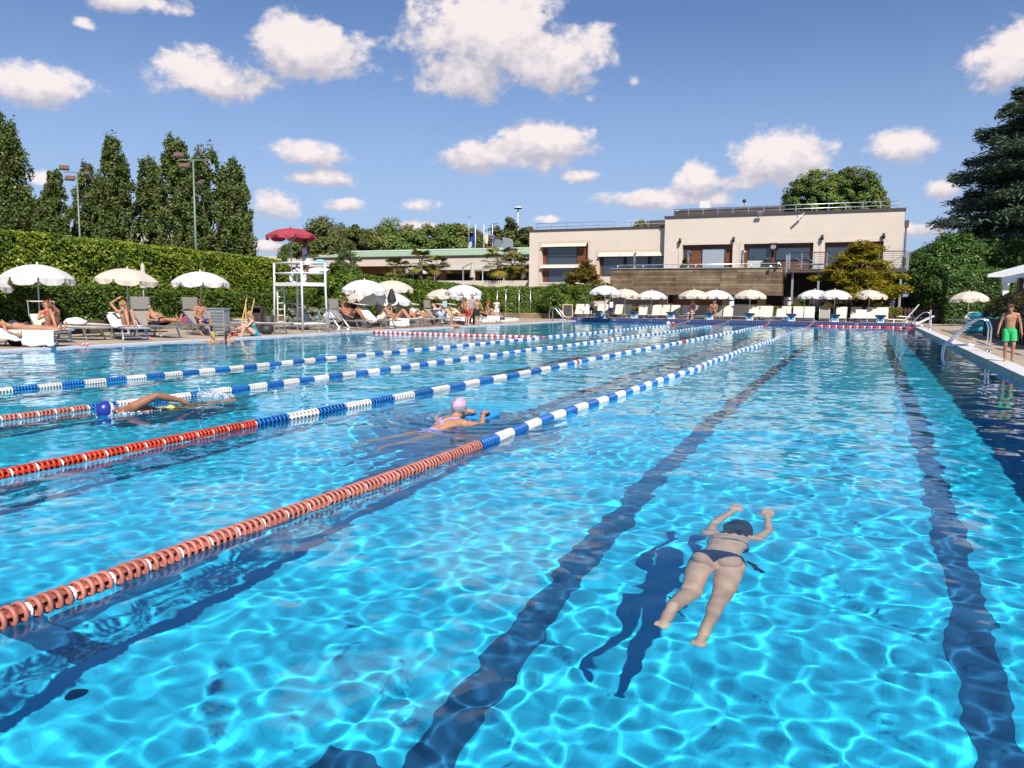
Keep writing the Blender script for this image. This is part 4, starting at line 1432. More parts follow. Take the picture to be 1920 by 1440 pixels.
# oak wood behind the restaurant: single crowns
for i, (px, top, hw, dpt, m, lab) in enumerate([
        (630, 420, 52, 118, oak_l, 'brownish oak beside the red parasol'), (700, 428, 40, 122, oak_g, 'dark oak with two humps behind the pine'), (585, 440, 36, 116, oak_l, 'low russet oak at the left end of the wood'),
        (745, 418, 46, 118, oak_g, 'broad green oak above the two left palms'), (800, 424, 44, 120, oak_g, 'rounded green oak above the tall palm'), (850, 418, 42, 116, oak_g, 'dense oak left of the antenna mast'),
        (900, 424, 40, 118, oak_l, 'olive oak behind the flag poles'), (948, 428, 38, 118, oak_l, 'brown oak behind the duct vents'), (985, 434, 24, 122, oak_l, 'yellow brown oak next to the clubhouse corner'),
        (655, 440, 30, 110, oak_l, 'thin autumn tree behind the pine')]):
    p = dp(px, 560, dpt)
    hgt = dp(px, top, dpt).z
    hgt *= .93
    crown_tree('oak_tree', (p.x, p.y, 0), hgt, hw / FPX * dpt * 1.35, hgt * .02, m, lab, 70 + i, 380, 150, .19, cl_r=.19, group='oaks behind the restaurant', trunk_r=.03)
# trees behind the clubhouse
for i, (px, top, hw, dpt, lab, m) in enumerate([(1525, 328, 62, 96, 'big leafy tree behind the high clubhouse roof', oak_g), (1600, 322, 58, 94, 'big green tree behind the right end of the clubhouse roof', oak_g), (1565, 342, 50, 100, 'tree in the gap between the two big crowns behind the clubhouse', oak_g), (1194, 409, 24, 100, 'small bushy tree behind the lower clubhouse roof', oak_g),
        (1720, 505, 16, 90, 'pale tree far behind the corner of the balcony', oak_l)]):
    p = dp(px, 560, dpt)
    hgt = dp(px, top, dpt).z
    crown_tree('broadleaf_tree', (p.x, p.y, 0), hgt, hw / FPX * dpt, hgt * .3, m, lab, 95 + i, 520 if hw > 30 else 320, 150 if hw > 30 else 90, .14, trunk_r=.022, cl_r=.18 if hw > 30 else .30, lobes=6 if hw > 30 else 2)

# hedges on the left
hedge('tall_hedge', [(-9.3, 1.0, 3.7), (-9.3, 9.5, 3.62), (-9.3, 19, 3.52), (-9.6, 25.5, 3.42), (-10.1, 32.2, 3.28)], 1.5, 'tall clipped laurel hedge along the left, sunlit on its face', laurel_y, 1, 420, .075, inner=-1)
hedge('low_hedge', [(-7.6, 3, 1.78), (-7.6, 20.6, 1.70)], 1.1, 'waist-high laurel hedge with a rounded end behind the first parasol', laurel_low, 2, 520, .062, inner=-1, group=None)
hedge('low_hedge', [(-8.7, 22.5, 1.62), (-9.2, 33.5, 1.55)], 1.1, 'waist-high laurel hedge behind the second and third parasols', laurel_low, 3, 450, .065, inner=-1)
hedge('middle_hedge', [(-8.4, 34.4, 2.76), (-7.6, 44, 2.5), (-7.2, 51.5, 2.28)], 1.2, 'clipped laurel hedge behind the crowd of sunbathers', laurel, 4, 380, .075, inner=-1)
hedge('end_hedge', [(-9.5, 53.4, 2.35), (-4.0, 55.6, 2.42), (-1.2, 56.6, 2.6)], 1.2, 'clipped hedge behind the row of fence poles', laurel, 5, 330, .08, inner=-1)
def bush(name, px, top, hw, Y, m, label, seed, n=60, per=140, leaf=.07, cat='bush', depth=None, trunk=.02, sq=.9, low=0.0):
    p = on_y(px, 560, Y)
    dpt = (Vector((p.x, p.y, CAM.z)) - CAM).dot(FW)
    hgt = dp(px, top, dpt).z
    return crown_tree(name, (p.x, p.y, low), hgt - low, hw / FPX * dpt, .12, m, label, seed, n, per, leaf, cat, squash=(1, 1, sq), cl_r=.3, trunk_r=.015)
bush('rounded_shrub', 890, 540, 26, 52.0, maple_o, 'reddish brown rounded shrub at the end of the middle hedge', 20, 70, 160, .06)
bush('leafy_shrub', 640, 506, 40, 32.6, laurel, 'broad leafy shrub right of the lifeguard tower', 21, 90, 170, .075)
bush('leafy_shrub', 560, 512, 42, 34.5, laurel, 'broad leafy shrub seen through the lifeguard tower', 22, 90, 170, .075)
bush('wild_shrub', 186, 495, 26, 22.4, maple_o, 'loose reddish shrub between the low hedges under the cream parasol', 23, 50, 130, .06)
bush('wild_shrub', 300, 505, 24, 25.6, maple_o, 'loose reddish shrub behind the folded cream parasol', 24, 50, 120, .06)
bush('clipped_ball_bush', 1050, 530, 30, 54.8, laurel, 'round clipped bush at the right end of the fence', 25, 90, 190, .075)
for i, px in enumerate((548, 568, 590, 612, 628, 505)):
    bush('lavender_bush', px, 577 - (i % 2) * 3, 14, 28.6 + .35 * i, lav_l, ['silvery bush behind the left leg of the tower', 'silvery bush behind the tower ladder', 'silvery bush under the middle of the tower', 'silvery bush behind the grey canopy lounger', 'silvery bush right of the tower', 'silvery bush in the tall dark pot by the litter bin'][i], 120 + i, 26, 90, .05, sq=1.1)
# maples before the clubhouse
def maple(px, top, hw, Y, m, label, seed, layers=9, n=10500, leaf=.085, bottom=590):
    rs = np.random.RandomState(seed)
    p = on_y(px, 560, Y)
    dpt = (Vector((p.x, p.y, CAM.z)) - CAM).dot(FW)
    H = dp(px, top, dpt).z
    z_lo = dp(px, bottom, dpt).z
    Rm = hw / FPX * dpt
    rt = empty('maple_tree', (p.x, p.y, 0), 0, label, 'tree', 'maples before the clubhouse')
    Cn, tips = [], []
    b = MB()
    for i in range(layers * 8):
        f = rs.uniform(0, 1)
        a = rs.uniform(0, 6.283)
        z = z_lo + (H - z_lo) * f
        r = Rm * np.interp(f, [0, .2, .45, .75, 1], [.75, 1.0, .95, .55, .1]) * rs.uniform(.35, 1.05)
        c = np.array([r * math.cos(a), r * math.sin(a), z + .06 * (H - z_lo) * rs.normal()])
        Cn.append(c); 
        if i % 5 == 0: b.tube([(0, 0, z_lo * .9 + .3 * f), tuple(c * .5 + np.array([0, 0, z * .42])), tuple(c)], [.07, .045, .012], 6)
    Cn = np.array(Cn)
    per = n // len(Cn)
    P, Nn = clumps(rs, Cn, Rm * .25 * rs.uniform(.6, 1.3, len(Cn)), per, (1.15, 1.15, .42), .2)
    P[:, 2] -= .12 * np.hypot(*(P[:, :2] - np.repeat(Cn, per, 0)[:, :2]).T)
    link('crown', leaf_mesh('crown', P, Nn * .3 + np.array([0, -.15, .9]), leaf, .6, rs, m, jit=.45), None, rt)
    b.tube([(0, 0, 0), (.05, 0, z_lo), (0, 0, z_lo + (H - z_lo) * .5)], [.13, .10, .04], 8)
    b.build('trunk', bark, rt)
maple(1608, 460, 74, 57.6, maple_l, 'yellow green japanese maple in front of the balcony', 31, 12, 26000, .085, 572)
maple(1098, 500, 50, 58.2, maple_o, 'orange tinged maple in front of the left clubhouse block', 32, 10, 15000, .085, 570)
# low hedge behind the far loungers
hedge('flower_hedge', [(on_y(1075, 575, 56.4).x, 56.4, 1.02), (on_y(1340, 575, 56.4).x, 56.4, 1.0), (on_y(1440, 575, 56.4).x, 56.4, 1.06), (on_y(1560, 575, 56.4).x, 56.4, 1.18), (on_y(1683, 575, 56.4).x, 56.4, 1.15)], 1.3, 'low ragged hedge of green and yellowish leaves behind the far loungers', leaf_mat('ragged_hedge_leaves', (0.072, 0.123, 0.017), (0.189, 0.174, 0.029), (0.203, 0.109, 0.029), .45, .25, 1.6), 7, 300, .075, inner=-1, lump=.3, z0=.2)
bush('leafy_shrub', 1500, 566, 16, 57.5, bush_l, 'green shrub under the balcony left of the maple trunk', 33, 50, 130, .07)
bush('climbing_plant', 1283, 478, 9, 62.0, bush_l, 'small green climbing plant beside the terrace cedar wall', 34, 30, 90, .06, low=3.0, cat='plant')
# right side
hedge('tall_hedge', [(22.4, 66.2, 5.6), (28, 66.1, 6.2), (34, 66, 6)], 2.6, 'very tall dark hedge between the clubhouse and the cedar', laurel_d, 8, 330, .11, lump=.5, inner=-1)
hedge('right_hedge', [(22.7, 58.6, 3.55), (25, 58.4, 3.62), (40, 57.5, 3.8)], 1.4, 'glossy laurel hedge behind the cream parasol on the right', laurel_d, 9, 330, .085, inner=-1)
bush('tall_shrub', 1768, 441, 57, 63.4, laurel_d, 'tall rounded dark shrub between the clubhouse and the right hedge', 35, 260, 260, .10)
def cedar_tree(loc, H, Rb, label, seed):
    rs = np.random.RandomState(seed)
    rt = empty('cedar_tree', loc, 0, label, 'tree')
    Ps, Ds = [], []
    b = MB().tube([(0, 0, 0), (0, 0, H * .5), (0, 0, H * .98)], [.55, .35, .04], 10)
    nb = 430
    for i in range(nb):
        f = (i + rs.uniform(0, 1)) / nb
        z = H * (.04 + .95 * f)
        L = Rb * np.interp(f, [0, .15, .45, .75, 1], [.95, 1.0, .74, .40, .05]) * rs.uniform(.62, 1.08)
        a = i * 2.399 + rs.normal(0, .25)
        rise = rs.uniform(.02, .16)
        ca, sa = math.cos(a), math.sin(a)
        b.tube([(0, 0, z), (ca * L * .5, sa * L * .5, z + L * rise * .7), (ca * L * .96, sa * L * .96, z + L * rise * .6)], [.10 * (1.2 - f), .06 * (1.1 - f) + .01, .012], 5)
        n = int(70 + 110 * L)
        u = rs.uniform(.18, 1.0, n) ** .75
        side = rs.normal(0, 1, n) * L * .19 * (1.15 - u * .75) + rs.normal(0, .1, n)
        zz = z + L * rise * (1.1 * u - .5 * u * u) - .16 * np.abs(side) - .35 * np.clip(u - .8, 0, 1) * L * .4 + rs.normal(0, .16, n) - np.abs(rs.normal(0, .16, n))
        P = np.stack([ca * L * u - sa * side, sa * L * u + ca * side, zz], 1)
        D = np.stack([ca + rs.normal(0, .5, n), sa + rs.normal(0, .5, n), rs.normal(-.15, .15, n)], 1)
        Ps.append(P); Ds.append(D)
    P, D = np.concatenate(Ps), np.concatenate(Ds)
    link('crown', leaf_mesh('crown', P, np.tile([0, 0, 1.], (len(P), 1)), .27, .22, rs, cedar_l, dirs=D, jit=.45), None, rt)
    b.build('trunk', bark, rt)
p = dp(2052, 570, 60)
cedar_tree((p.x, p.y, 0), 25.5, 13.6, 'huge blue green cedar with layered drooping branches on the right', 51)
# conifer sprig beyond the hedge corner and slim cypress by the tower
rs_ = np.random.RandomState(5)
p = dp(535, 560, 70)
e = empty('cypress_tree', (p.x, p.y, 0), 0, 'slim dark cypress seen beside the tower parasol pole', 'tree')
H = dp(535, 462, 70).z
f = rs_.uniform(0, 1, 3200)
a = rs_.uniform(0, 6.28, 3200)
rr = .5 * np.interp(f, [0, .1, .6, 1], [.7, 1, .8, .1]) * rs_.uniform(.5, 1.1, 3200)
P = np.stack([rr * np.cos(a), rr * np.sin(a), f * H], 1)
link('crown', leaf_mesh('crown', P, P * np.array([1, 1, 0]) + np.array([0, 0, .3]), .16, .35, rs_, oak_g, up_bias=1.5), None, e)
MB().tube([(0, 0, 0), (0, 0, H * .9)], [.15, .03], 6).build('trunk', bark, e)
# pine with an open crown
p = dp(657, 560, 62)
H = dp(657, 455, 62).z
rs_ = np.random.RandomState(8)
e = empty('pine_tree', (p.x, p.y, 0), 0, 'young open crowned pine behind the middle hedge', 'tree')
b = MB().tube([(0, 0, 0), (.1, 0, H * .5), (.05, 0, H * .9)], [.14, .10, .03], 8)
Cn = []
for i in range(58):
    a, f = rs_.uniform(0, 6.28), rs_.uniform(.38, 1)
    r = 1.35 * np.interp(f, [.3, .5, .75, 1], [.9, 1.0, .85, .25]) * rs_.uniform(.35, 1)
    c = np.array([r * math.cos(a), r * math.sin(a), H * f + .1 * r])
    Cn.append(c)
    b.tube([(0.05, 0, H * f - .35 * r), tuple(c)], [.05, .015], 5)
b.build('trunk', bark, e)
P, Nn = clumps(rs_, np.array(Cn), np.full(58, .30), 90, (1, 1, .75), .3)
link('crown', leaf_mesh('crown', P, Nn, .12, .16, rs_, pine_l, dirs=Nn + np.array([0, 0, .5])), None, e)
# fan palms on the restaurant terrace
def palm(px, top, bot, Y, s, label, seed):
    rs = np.random.RandomState(seed)
    p = on_y(px, top, Y)
    H = p.z - .45 * s
    rt = empty('palm_tree', (p.x, Y, 0), 0, label, 'palm', 'fan palms on the restaurant terrace')
    MB().tube([(0, 0, 0), (.05, 0, H * .5), (0, 0, H)], [.22 * s, .18 * s, .15 * s], 8).build('trunk', bark, rt)
    b = MB()
    for i in range(26):
        a = i * 2.399
        e_ = rs.uniform(-.7, 1.1)
        d = Vector((math.cos(a) * math.cos(e_), math.sin(a) * math.cos(e_), math.sin(e_)))
        base = Vector((0, 0, H - .1 * s + .1 * s * e_))
        hub = base + d * .65 * s
        b.tube([base, hub], .015 * s, 4, False)
        sd = d.cross(Vector((0, 0, 1))).normalized()
        u2 = sd.cross(d)
        for k in range(13):
            t_ = -1.25 + 2.5 * k / 12
            tip = hub + (d * math.cos(t_) + sd * math.sin(t_)) * .62 * s * rs.uniform(.85, 1.1) - Vector((0, 0, .14 * s))
            w = (sd * math.cos(t_) - d * math.sin(t_)) * .035 * s
            mid = hub.lerp(tip, .55) + u2 * .03 * s + Vector((0, 0, .06 * s))
            b.add([hub, mid + w, tip, mid - w], [(0, 1, 2, 3)])
    b.build('fronds', palm_l, rt)
for i, (px, top, s, Y, lab) in enumerate(((740, 492, 1.0, 71, 'shaggy palm farthest left with a short trunk'), (756, 497, .85, 72, 'small yellowing palm next to the leftmost palm'), (788, 480, 1.2, 71, 'tall palm with a clear trunk standing over the hedge'), (819, 490, 1.15, 72, 'bushy palm left of the dark terrace opening'),
        (936, 476, 1.35, 71, 'tallest palm right of the folded parasols'), (962, 485, 1.1, 73, 'palm with yellow skirts next to the tallest palm'), (981, 484, 1.2, 71, 'palm right beside the clubhouse corner'))):
    palm(px, top, 525, Y, s * 1.25, lab, 200 + i)
hedge('terrace_hedge', [(on_y(832, 525, 71).x, 71, 2.55), (on_y(995, 525, 71).x, 71, 2.75)], 1.0, 'row of low rounded shrubs along the restaurant terrace', bush_l, 12, 200, .09, inner=-1, lump=.5, z0=1.6)
hedge('back_hedge', [(on_y(690, 530, 62).x, 62, 3.05), (on_y(835, 530, 62).x, 62, 3.0)], 1.4, 'dull green hedge below the palms behind the clipped one', bush_l, 13, 160, .1, inner=-1, lump=.5)

# ------------------------------------------------------------------ people
def skin_mat(name, c):
    return mat(name, c, .58, noise=(7, .22), bump=(90, .08), spec=.3)
SKIN = {'tan': skin_mat('tanned_skin', (.40, .20, .12)), 'deep': skin_mat('deep_tan_skin', (.29, .125, .068)), 'fair': skin_mat('fair_skin', (.58, .34, .25)),
        'pale': skin_mat('pale_skin', (.80, .50, .35)), 'brown': skin_mat('brown_skin', (.13, .055, .03))}
def hair_mat(n, c): return mat(n, c, .55, noise=(40, .4), bump=(120, .5))
HAIR = {'dark': hair_mat('dark_hair', (.018, .011, .008)), 'brown': hair_mat('brown_hair', (.09, .045, .02)), 'blond': hair_mat('blond_hair', (.42, .25, .09)),
        'red': hair_mat('red_hair', (.26, .07, .025)), 'grey': hair_mat('grey_hair', (.50, .47, .44))}
CL = {k: mat('cloth_' + k, c, .75, noise=(12, .15), bump=(90, .2)) for k, c in {
    'navy': (.012, .02, .07), 'blue': (.02, .05, .28), 'green': (.02, .42, .12), 'black': (.012, .012, .014), 'white': (.78, .76, .76), 'red': (.50, .03, .03), 'paleblue': (.50, .60, .80),
    'teal': (.03, .25, .28), 'yellow': (.62, .50, .16), 'purple': (.22, .10, .42), 'grey': (.27, .27, .29), 'violet': (.38, .33, .72), 'stripe': (.42, .50, .70), 'pink': (.6, .06, .25), 'darkgrey': (.05, .05, .07), 'royal': (.02, .03, .30)}.items()}
lens_m = mat('dark_lens', (.008, .008, .012), .08)
lens_t = mat('mirror_lens', (.02, .35, .35), .08, .6)
eye_m = mat('eye_dark', (.02, .012, .01), .2)
lip_m2 = mat('lips', (.34, .10, .08), .5)
cap_w = mat('cap_silicone_white', (.78, .76, .76), .35)
cap_b = mat('cap_silicone_blue', (.02, .03, .26), .3)
cap_r = mat('cap_silicone_red', (.48, .03, .04), .35)
cap_s = mat('cap_silver', (.45, .45, .50), .25, .5)
cap_p = mat('cap_pink', (.68, .30, .42), .4)

V3 = lambda q: np.array(q, float)
def POSE(base, **kw):
    d = dict(base)
    d.update(kw)
    return d
STAND = dict(pelvis=(0, 0, .93), neck=(0, -.015, 1.43), head=(0, .035, 1.575), sR=(.172, -.01, 1.375), sL=(-.172, -.01, 1.375), eR=(.225, -.03, 1.10), eL=(-.225, -.03, 1.10), wR=(.24, .06, .86), wL=(-.24, .06, .86),
             hR=(.088, 0, .90), hL=(-.088, 0, .90), kR=(.10, .02, .49), kL=(-.10, .02, .49), aR=(.105, -.03, .085), aL=(-.105, -.03, .085), tR=(.135, .145, .028), tL=(-.135, .145, .028))
SIT = dict(pelvis=(0, 0, .52), neck=(0, .06, 1.02), head=(0, .12, 1.15), sR=(.172, .05, .96), sL=(-.172, .05, .96), eR=(.22, .12, .70), eL=(-.22, .12, .70), wR=(.16, .34, .60), wL=(-.16, .34, .60),
           hR=(.09, .02, .50), hL=(-.09, .02, .50), kR=(.14, .43, .50), kL=(-.14, .43, .50), aR=(.14, .40, .085), aL=(-.14, .40, .085), tR=(.16, .57, .028), tL=(-.16, .57, .028))
LIE = dict(pelvis=(0, 0, .50), neck=(0, -.52, .52), head=(0, -.67, .56), sR=(.175, -.46, .51), sL=(-.175, -.46, .51), eR=(.24, -.2, .47), eL=(-.24, -.2, .47), wR=(.24, .04, .46), wL=(-.24, .04, .46),
           hR=(.09, .04, .49), hL=(-.09, .04, .49), kR=(.10, .45, .50), kL=(-.10, .45, .50), aR=(.10, .84, .46), aL=(-.10, .84, .46), tR=(.13, .90, .61), tL=(-.13, .90, .61))
RECL = POSE(LIE, neck=(0, -.38, .86), head=(0, -.45, 1.0), sR=(.175, -.35, .80), sL=(-.175, -.35, .80), eR=(.26, -.12, .60), eL=(-.26, -.12, .60), wR=(.2, .08, .52), wL=(-.2, .08, .52))
KNEES = dict(kR=(.09, .32, .82), kL=(-.09, .30, .80), aR=(.09, .60, .47), aL=(-.09, .58, .47), tR=(.10, .76, .42), tL=(-.10, .74, .42))

def remesh(mb, voxel, smooth, name):
    me = mb.mesh(name)
    o = bpy.data.objects.new(name, me)
    COL.objects.link(o)
    r = o.modifiers.new('r', 'REMESH')
    r.mode = 'VOXEL'
    r.voxel_size = voxel
    s = o.modifiers.new('s', 'SMOOTH')
    s.factor = .5
    s.iterations = smooth
    bpy.context.view_layer.update()
    out = bpy.data.meshes.new_from_object(o.evaluated_get(bpy.context.evaluated_depsgraph_get()))
    bpy.data.objects.remove(o)
    bpy.data.meshes.remove(me)
    out.polygons.foreach_set('use_smooth', np.ones(len(out.polygons), bool))
    out.name = name
    return out

class Body:
    """tapered limbs and ellipsoids; remembers each limb for the clothes"""
    def __init__(s):
        s.mb = MB()
        s.prims = []
    def limb(s, tag_, pts, rs, n=12):
        s.mb.tube([Vector(p) for p in pts], list(rs), n)
        s.mb.ball(Vector(pts[0]), rs[0], 10)
        s.mb.ball(Vector(pts[-1]), rs[-1], 10)
        P = [V3(p) for p in pts]
        L = [0] + list(np.cumsum([np.linalg.norm(P[i + 1] - P[i]) for i in range(len(P) - 1)]))
        for i in range(len(P) - 1):
            s.prims.append((tag_, P[i], P[i + 1], rs[i], rs[i + 1], L[i] / L[-1], L[i + 1] / L[-1]))
    def ell(s, c, r, rot):
        s.mb.ball(Vector(c), r, 16, rot)
    def owner(s, V):
        best = np.full(len(V), 1e9)
        tg = np.zeros(len(V), int)
        par = np.zeros(len(V))
        names = []
        for (t_, a, b, ra, rb, u0, u1) in s.prims:
            if t_ not in names: names.append(t_)
            d = b - a
            u = np.clip(((V - a) @ d) / (d @ d + 1e-9), 0, 1)
            q = np.linalg.norm(V - a - u[:, None] * d, axis=1) - (ra + (rb - ra) * u)
            k = q < best
            best[k] = q[k]; tg[k] = names.index(t_); par[k] = (u0 + (u1 - u0) * u)[k]
        return names, tg, par

def bulge(a, b, side, amt):
    """a point on the limb pushed sideways"""
    return a + (b - a) * .5 + side * amt

def person(loc, rz, J, label, h=1.72, sex='m', skin='tan', hair=('short', 'brown'), wear=(), voxel=.0095, gaze=None, group=None, shades=None, cap=None, hand=None, curl=.5, build=1.0, tilt=None, cups=None, root_z=None, headup=None):
    rt = empty('person', loc, rz, label, 'person', group)
    k = h / 1.72
    J = {n: V3(p) * k for n, p in J.items()}
    B = Body()
    up = J['neck'] - J['pelvis']; tl = np.linalg.norm(up); up /= tl
    rgt = (J['sR'] - J['sL']); rgt -= up * (rgt @ up); rgt /= np.linalg.norm(rgt)
    fwd = np.cross(up, rgt)
    rot = Matrix((rgt, fwd, up)).transposed()
    pel, nk = J['pelvis'], J['neck']
    at = lambda f, u=0, r=0: pel + up * tl * f + fwd * u * k + rgt * r * k
    f = sex == 'f'
    w = build
    hipx = .158 if f else .150
    B.ell(at(.0, -.012), (hipx * w * k, .108 * w * k, .125 * k), rot)
    B.ell(at(.30, .0), ((.125 if f else .140) * w * k, .092 * w * k, .16 * k), rot)
    B.ell(at(.15, -.004), ((.136 if f else .142) * w * k, .098 * w * k, .14 * k), rot)
    B.ell(at(.46, .0), ((.128 if f else .148) * w * k, .094 * w * k, .15 * k), rot)
    B.ell(at(.62, .0), ((.142 if f else .160) * w * k, .102 * w * k, .18 * k), rot)
    B.ell(at(.82, -.005), ((.135 if f else .155) * w * k, .082 * w * k, .10 * k), rot)
    B.ell(at(-.20, -.01), (.060 * w * k, .075 * k, .060 * k), rot)
    for s_ in (-1, 1):
        B.ell(at(-.12, -.062, s_ * .068), (.082 * w * k, .078 * w * k, .092 * k), rot)      # seat
        if f: B.ell(at(.66, .085, s_ * .068), (.060 * k, .058 * k, .060 * k), rot)
        else: B.ell(at(.74, .050, s_ * .072), (.076 * k, .040 * k, .066 * k), rot)
    sr = .052 if f else .060
    B.limb('shoulder', [J['sL'], at(.93), J['sR']], [sr * k, .066 * k, sr * k])
    B.prims.append(('torso', at(-.05), at(.95), .13 * k, .13 * k, 0, 1))
    # head
    hd = J['head']
    ax = (hd - nk); ax /= np.linalg.norm(ax)
    if headup is not None: ax = V3(headup) / np.linalg.norm(headup)
    gz = V3(gaze) if gaze is not None else fwd
    gz = gz - ax * (gz @ ax); gz /= np.linalg.norm(gz)
    hr = np.cross(gz, ax)
    hrot = Matrix((hr, gz, ax)).transposed()
    H = lambda x, y, z: hd + hr * x * k + gz * y * k + ax * z * k
    B.limb('neck', [nk - up * .04 * k, nk + (hd - nk) * .35, H(0, -.015, -.05)], [.060 * k, .052 * k, .050 * k])
    B.ell(H(0, -.008, .03), (.074 * k, .092 * k, .088 * k), hrot)
    B.ell(H(0, .018, -.035), (.060 * k, .068 * k, .078 * k), hrot)
    B.ell(H(0, .045, -.085), (.034 * k, .034 * k, .028 * k), hrot)
    B.ell(H(0, .088, -.02), (.013 * k, .022 * k, .030 * k), hrot)
    for s_ in (-1, 1):
        B.ell(H(s_ * .075, -.012, -.015), (.010 * k, .018 * k, .030 * k), hrot)
        B.ell(H(s_ * .034, .055, -.03), (.026 * k, .024 * k, .022 * k), hrot)
    B.prims.append(('head', H(0, 0, -.06), H(0, 0, .06), .075 * k, .09 * k, 0, 1))
    # limbs
    for S in 'RL':
        s_ = 1 if S == 'R' else -1
        hp, kn, an, to = J['h' + S], J['k' + S], J['a' + S], J['t' + S]
        th = kn - hp
        B.limb('thigh' + S, [hp, hp + th * .35, kn - th * .05], [(.090 if f else .085) * w * k, (.079 if f else .077) * w * k, .054 * k], 14)
        sh = an - kn
        back = np.cross(np.cross(sh, th), sh)
        nb = np.linalg.norm(back)
        back = -fwd if nb < 1e-4 else -back / nb
        if nb < 1e-3: back = -fwd
        B.limb('calf' + S, [kn, kn + sh * .3 - back * -.012 * k, kn + sh * .62, an], [.052 * k, .055 * w * k, .042 * k, .033 * k], 12)
        ft = to - an
        heel = an - sh / np.linalg.norm(sh) * -.035 * k - ft / np.linalg.norm(ft) * .035 * k
        B.limb('foot' + S, [heel, an + ft * .45 + sh / np.linalg.norm(sh) * .02 * k, to], [.030 * k, .034 * k, .021 * k], 10)
        side = np.cross(ft, sh); side /= (np.linalg.norm(side) + 1e-9)
        fd = ft / np.linalg.norm(ft)
        for q in range(5):                                        # toes
            o_ = side * (q - 2) * .015 * k
            B.limb('foot' + S, [to + o_, to + o_ + fd * (.040 - .004 * abs(q - 1)) * k], [.0105 * k, .008 * k], 6)
        so, el_, wr = J['s' + S], J['e' + S], J['w' + S]
        ua = el_ - so
        am = .90 if f else 1.0
        B.limb('arm' + S, [so, so + ua * .4, el_], [.050 * am * k, .046 * am * w * k, .036 * am * k], 12)
        fa = wr - el_
        B.limb('fore' + S, [el_, el_ + fa * .3, wr], [.037 * am * k, .038 * am * w * k, .025 * am * k], 12)
        hdv = V3(hand[S][0]) if hand and S in hand else fa
        hdv = hdv / np.linalg.norm(hdv)
        pn = V3(hand[S][1]) if hand and S in hand else (-rgt * s_)       # palm side
        pn = pn - hdv * (pn @ hdv); pn /= (np.linalg.norm(pn) + 1e-9)
        th_side = np.cross(hdv, pn) * s_                                  # thumb side
        if th_side @ fwd < 0 and not (hand and S in hand): th_side = -th_side
        B.limb('hand' + S, [wr, wr + hdv * .045 * k], [.026 * k, .030 * k], 8)
        for q in range(4):
            o_ = th_side * (.033 - .0215 * q) * k
            B.limb('hand' + S, [wr + hdv * .02 * k + o_ * .6, wr + hdv * .085 * k + o_], [.014 * k, .0125 * k], 7)
            ln = (.040, .046, .043, .034)[q] * k
            a0 = wr + hdv * .088 * k + o_
            a1 = a0 + (hdv * math.cos(curl * .7) + pn * math.sin(curl * .7)) * ln
            a2 = a1 + (hdv * math.cos(curl * 1.7) + pn * math.sin(curl * 1.7)) * ln * .85
            B.limb('hand' + S, [a0, a1, a2], [.0105 * k, .0095 * k, .0085 * k], 7)
        t0 = wr + hdv * .022 * k + th_side * .024 * k
        t1 = t0 + (hdv * .65 + th_side * .7 + pn * .3) * .042 * k
        B.limb('hand' + S, [t0, t1, t1 + (hdv * .9 + th_side * .2 + pn * .35) * .034 * k], [.014 * k, .0115 * k, .009 * k], 7)
    body = remesh(B.mb, voxel, 3, 'body')
    body.materials.append(SKIN[skin])
    o = link('body', body, None, rt)
    V = np.empty(len(body.vertices) * 3, np.float32); body.vertices.foreach_get('co', V); V = V.reshape(-1, 3).astype(float)
    NV = np.empty(len(body.vertices) * 3, np.float32); body.vertex_normals.foreach_get('vector', NV); NV = NV.reshape(-1, 3).astype(float)
    nF = len(body.polygons)
    LV = np.empty(len(body.loops), np.int32); body.loops.foreach_get('vertex_index', LV)
    quads = LV.reshape(-1, 4) if len(LV) == nF * 4 else None
    names, tg, par = B.owner(V)
    loc_t = ((V - pel) @ up) / tl                                 # 0 pelvis .. 1 neck
    loc_f = ((V - pel) @ fwd) / k
    loc_r = ((V - pel) @ rgt) / k
    is_ = lambda *nm: np.isin(tg, [names.index(q) for q in nm if q in names])
    tors = is_('torso', 'shoulder')
    legs = is_('thighR', 'thighL')
    def garment(nm, m, mask, off, loose=None):
        fm = mask[quads].all(1)
        ids, inv = np.unique(quads[fm].ravel(), return_inverse=True)
        d = np.full(len(ids), off * 1.0)
        if loose is not None: d += loose[ids]
        W_ = V[ids] + NV[ids] * d[:, None]
        me = np_mesh(nm, W_, inv.reshape(-1, 4), True)
        me.materials.append(m)
        return link(nm, me, None, rt)
    tpar = np.where(legs, par, -1)
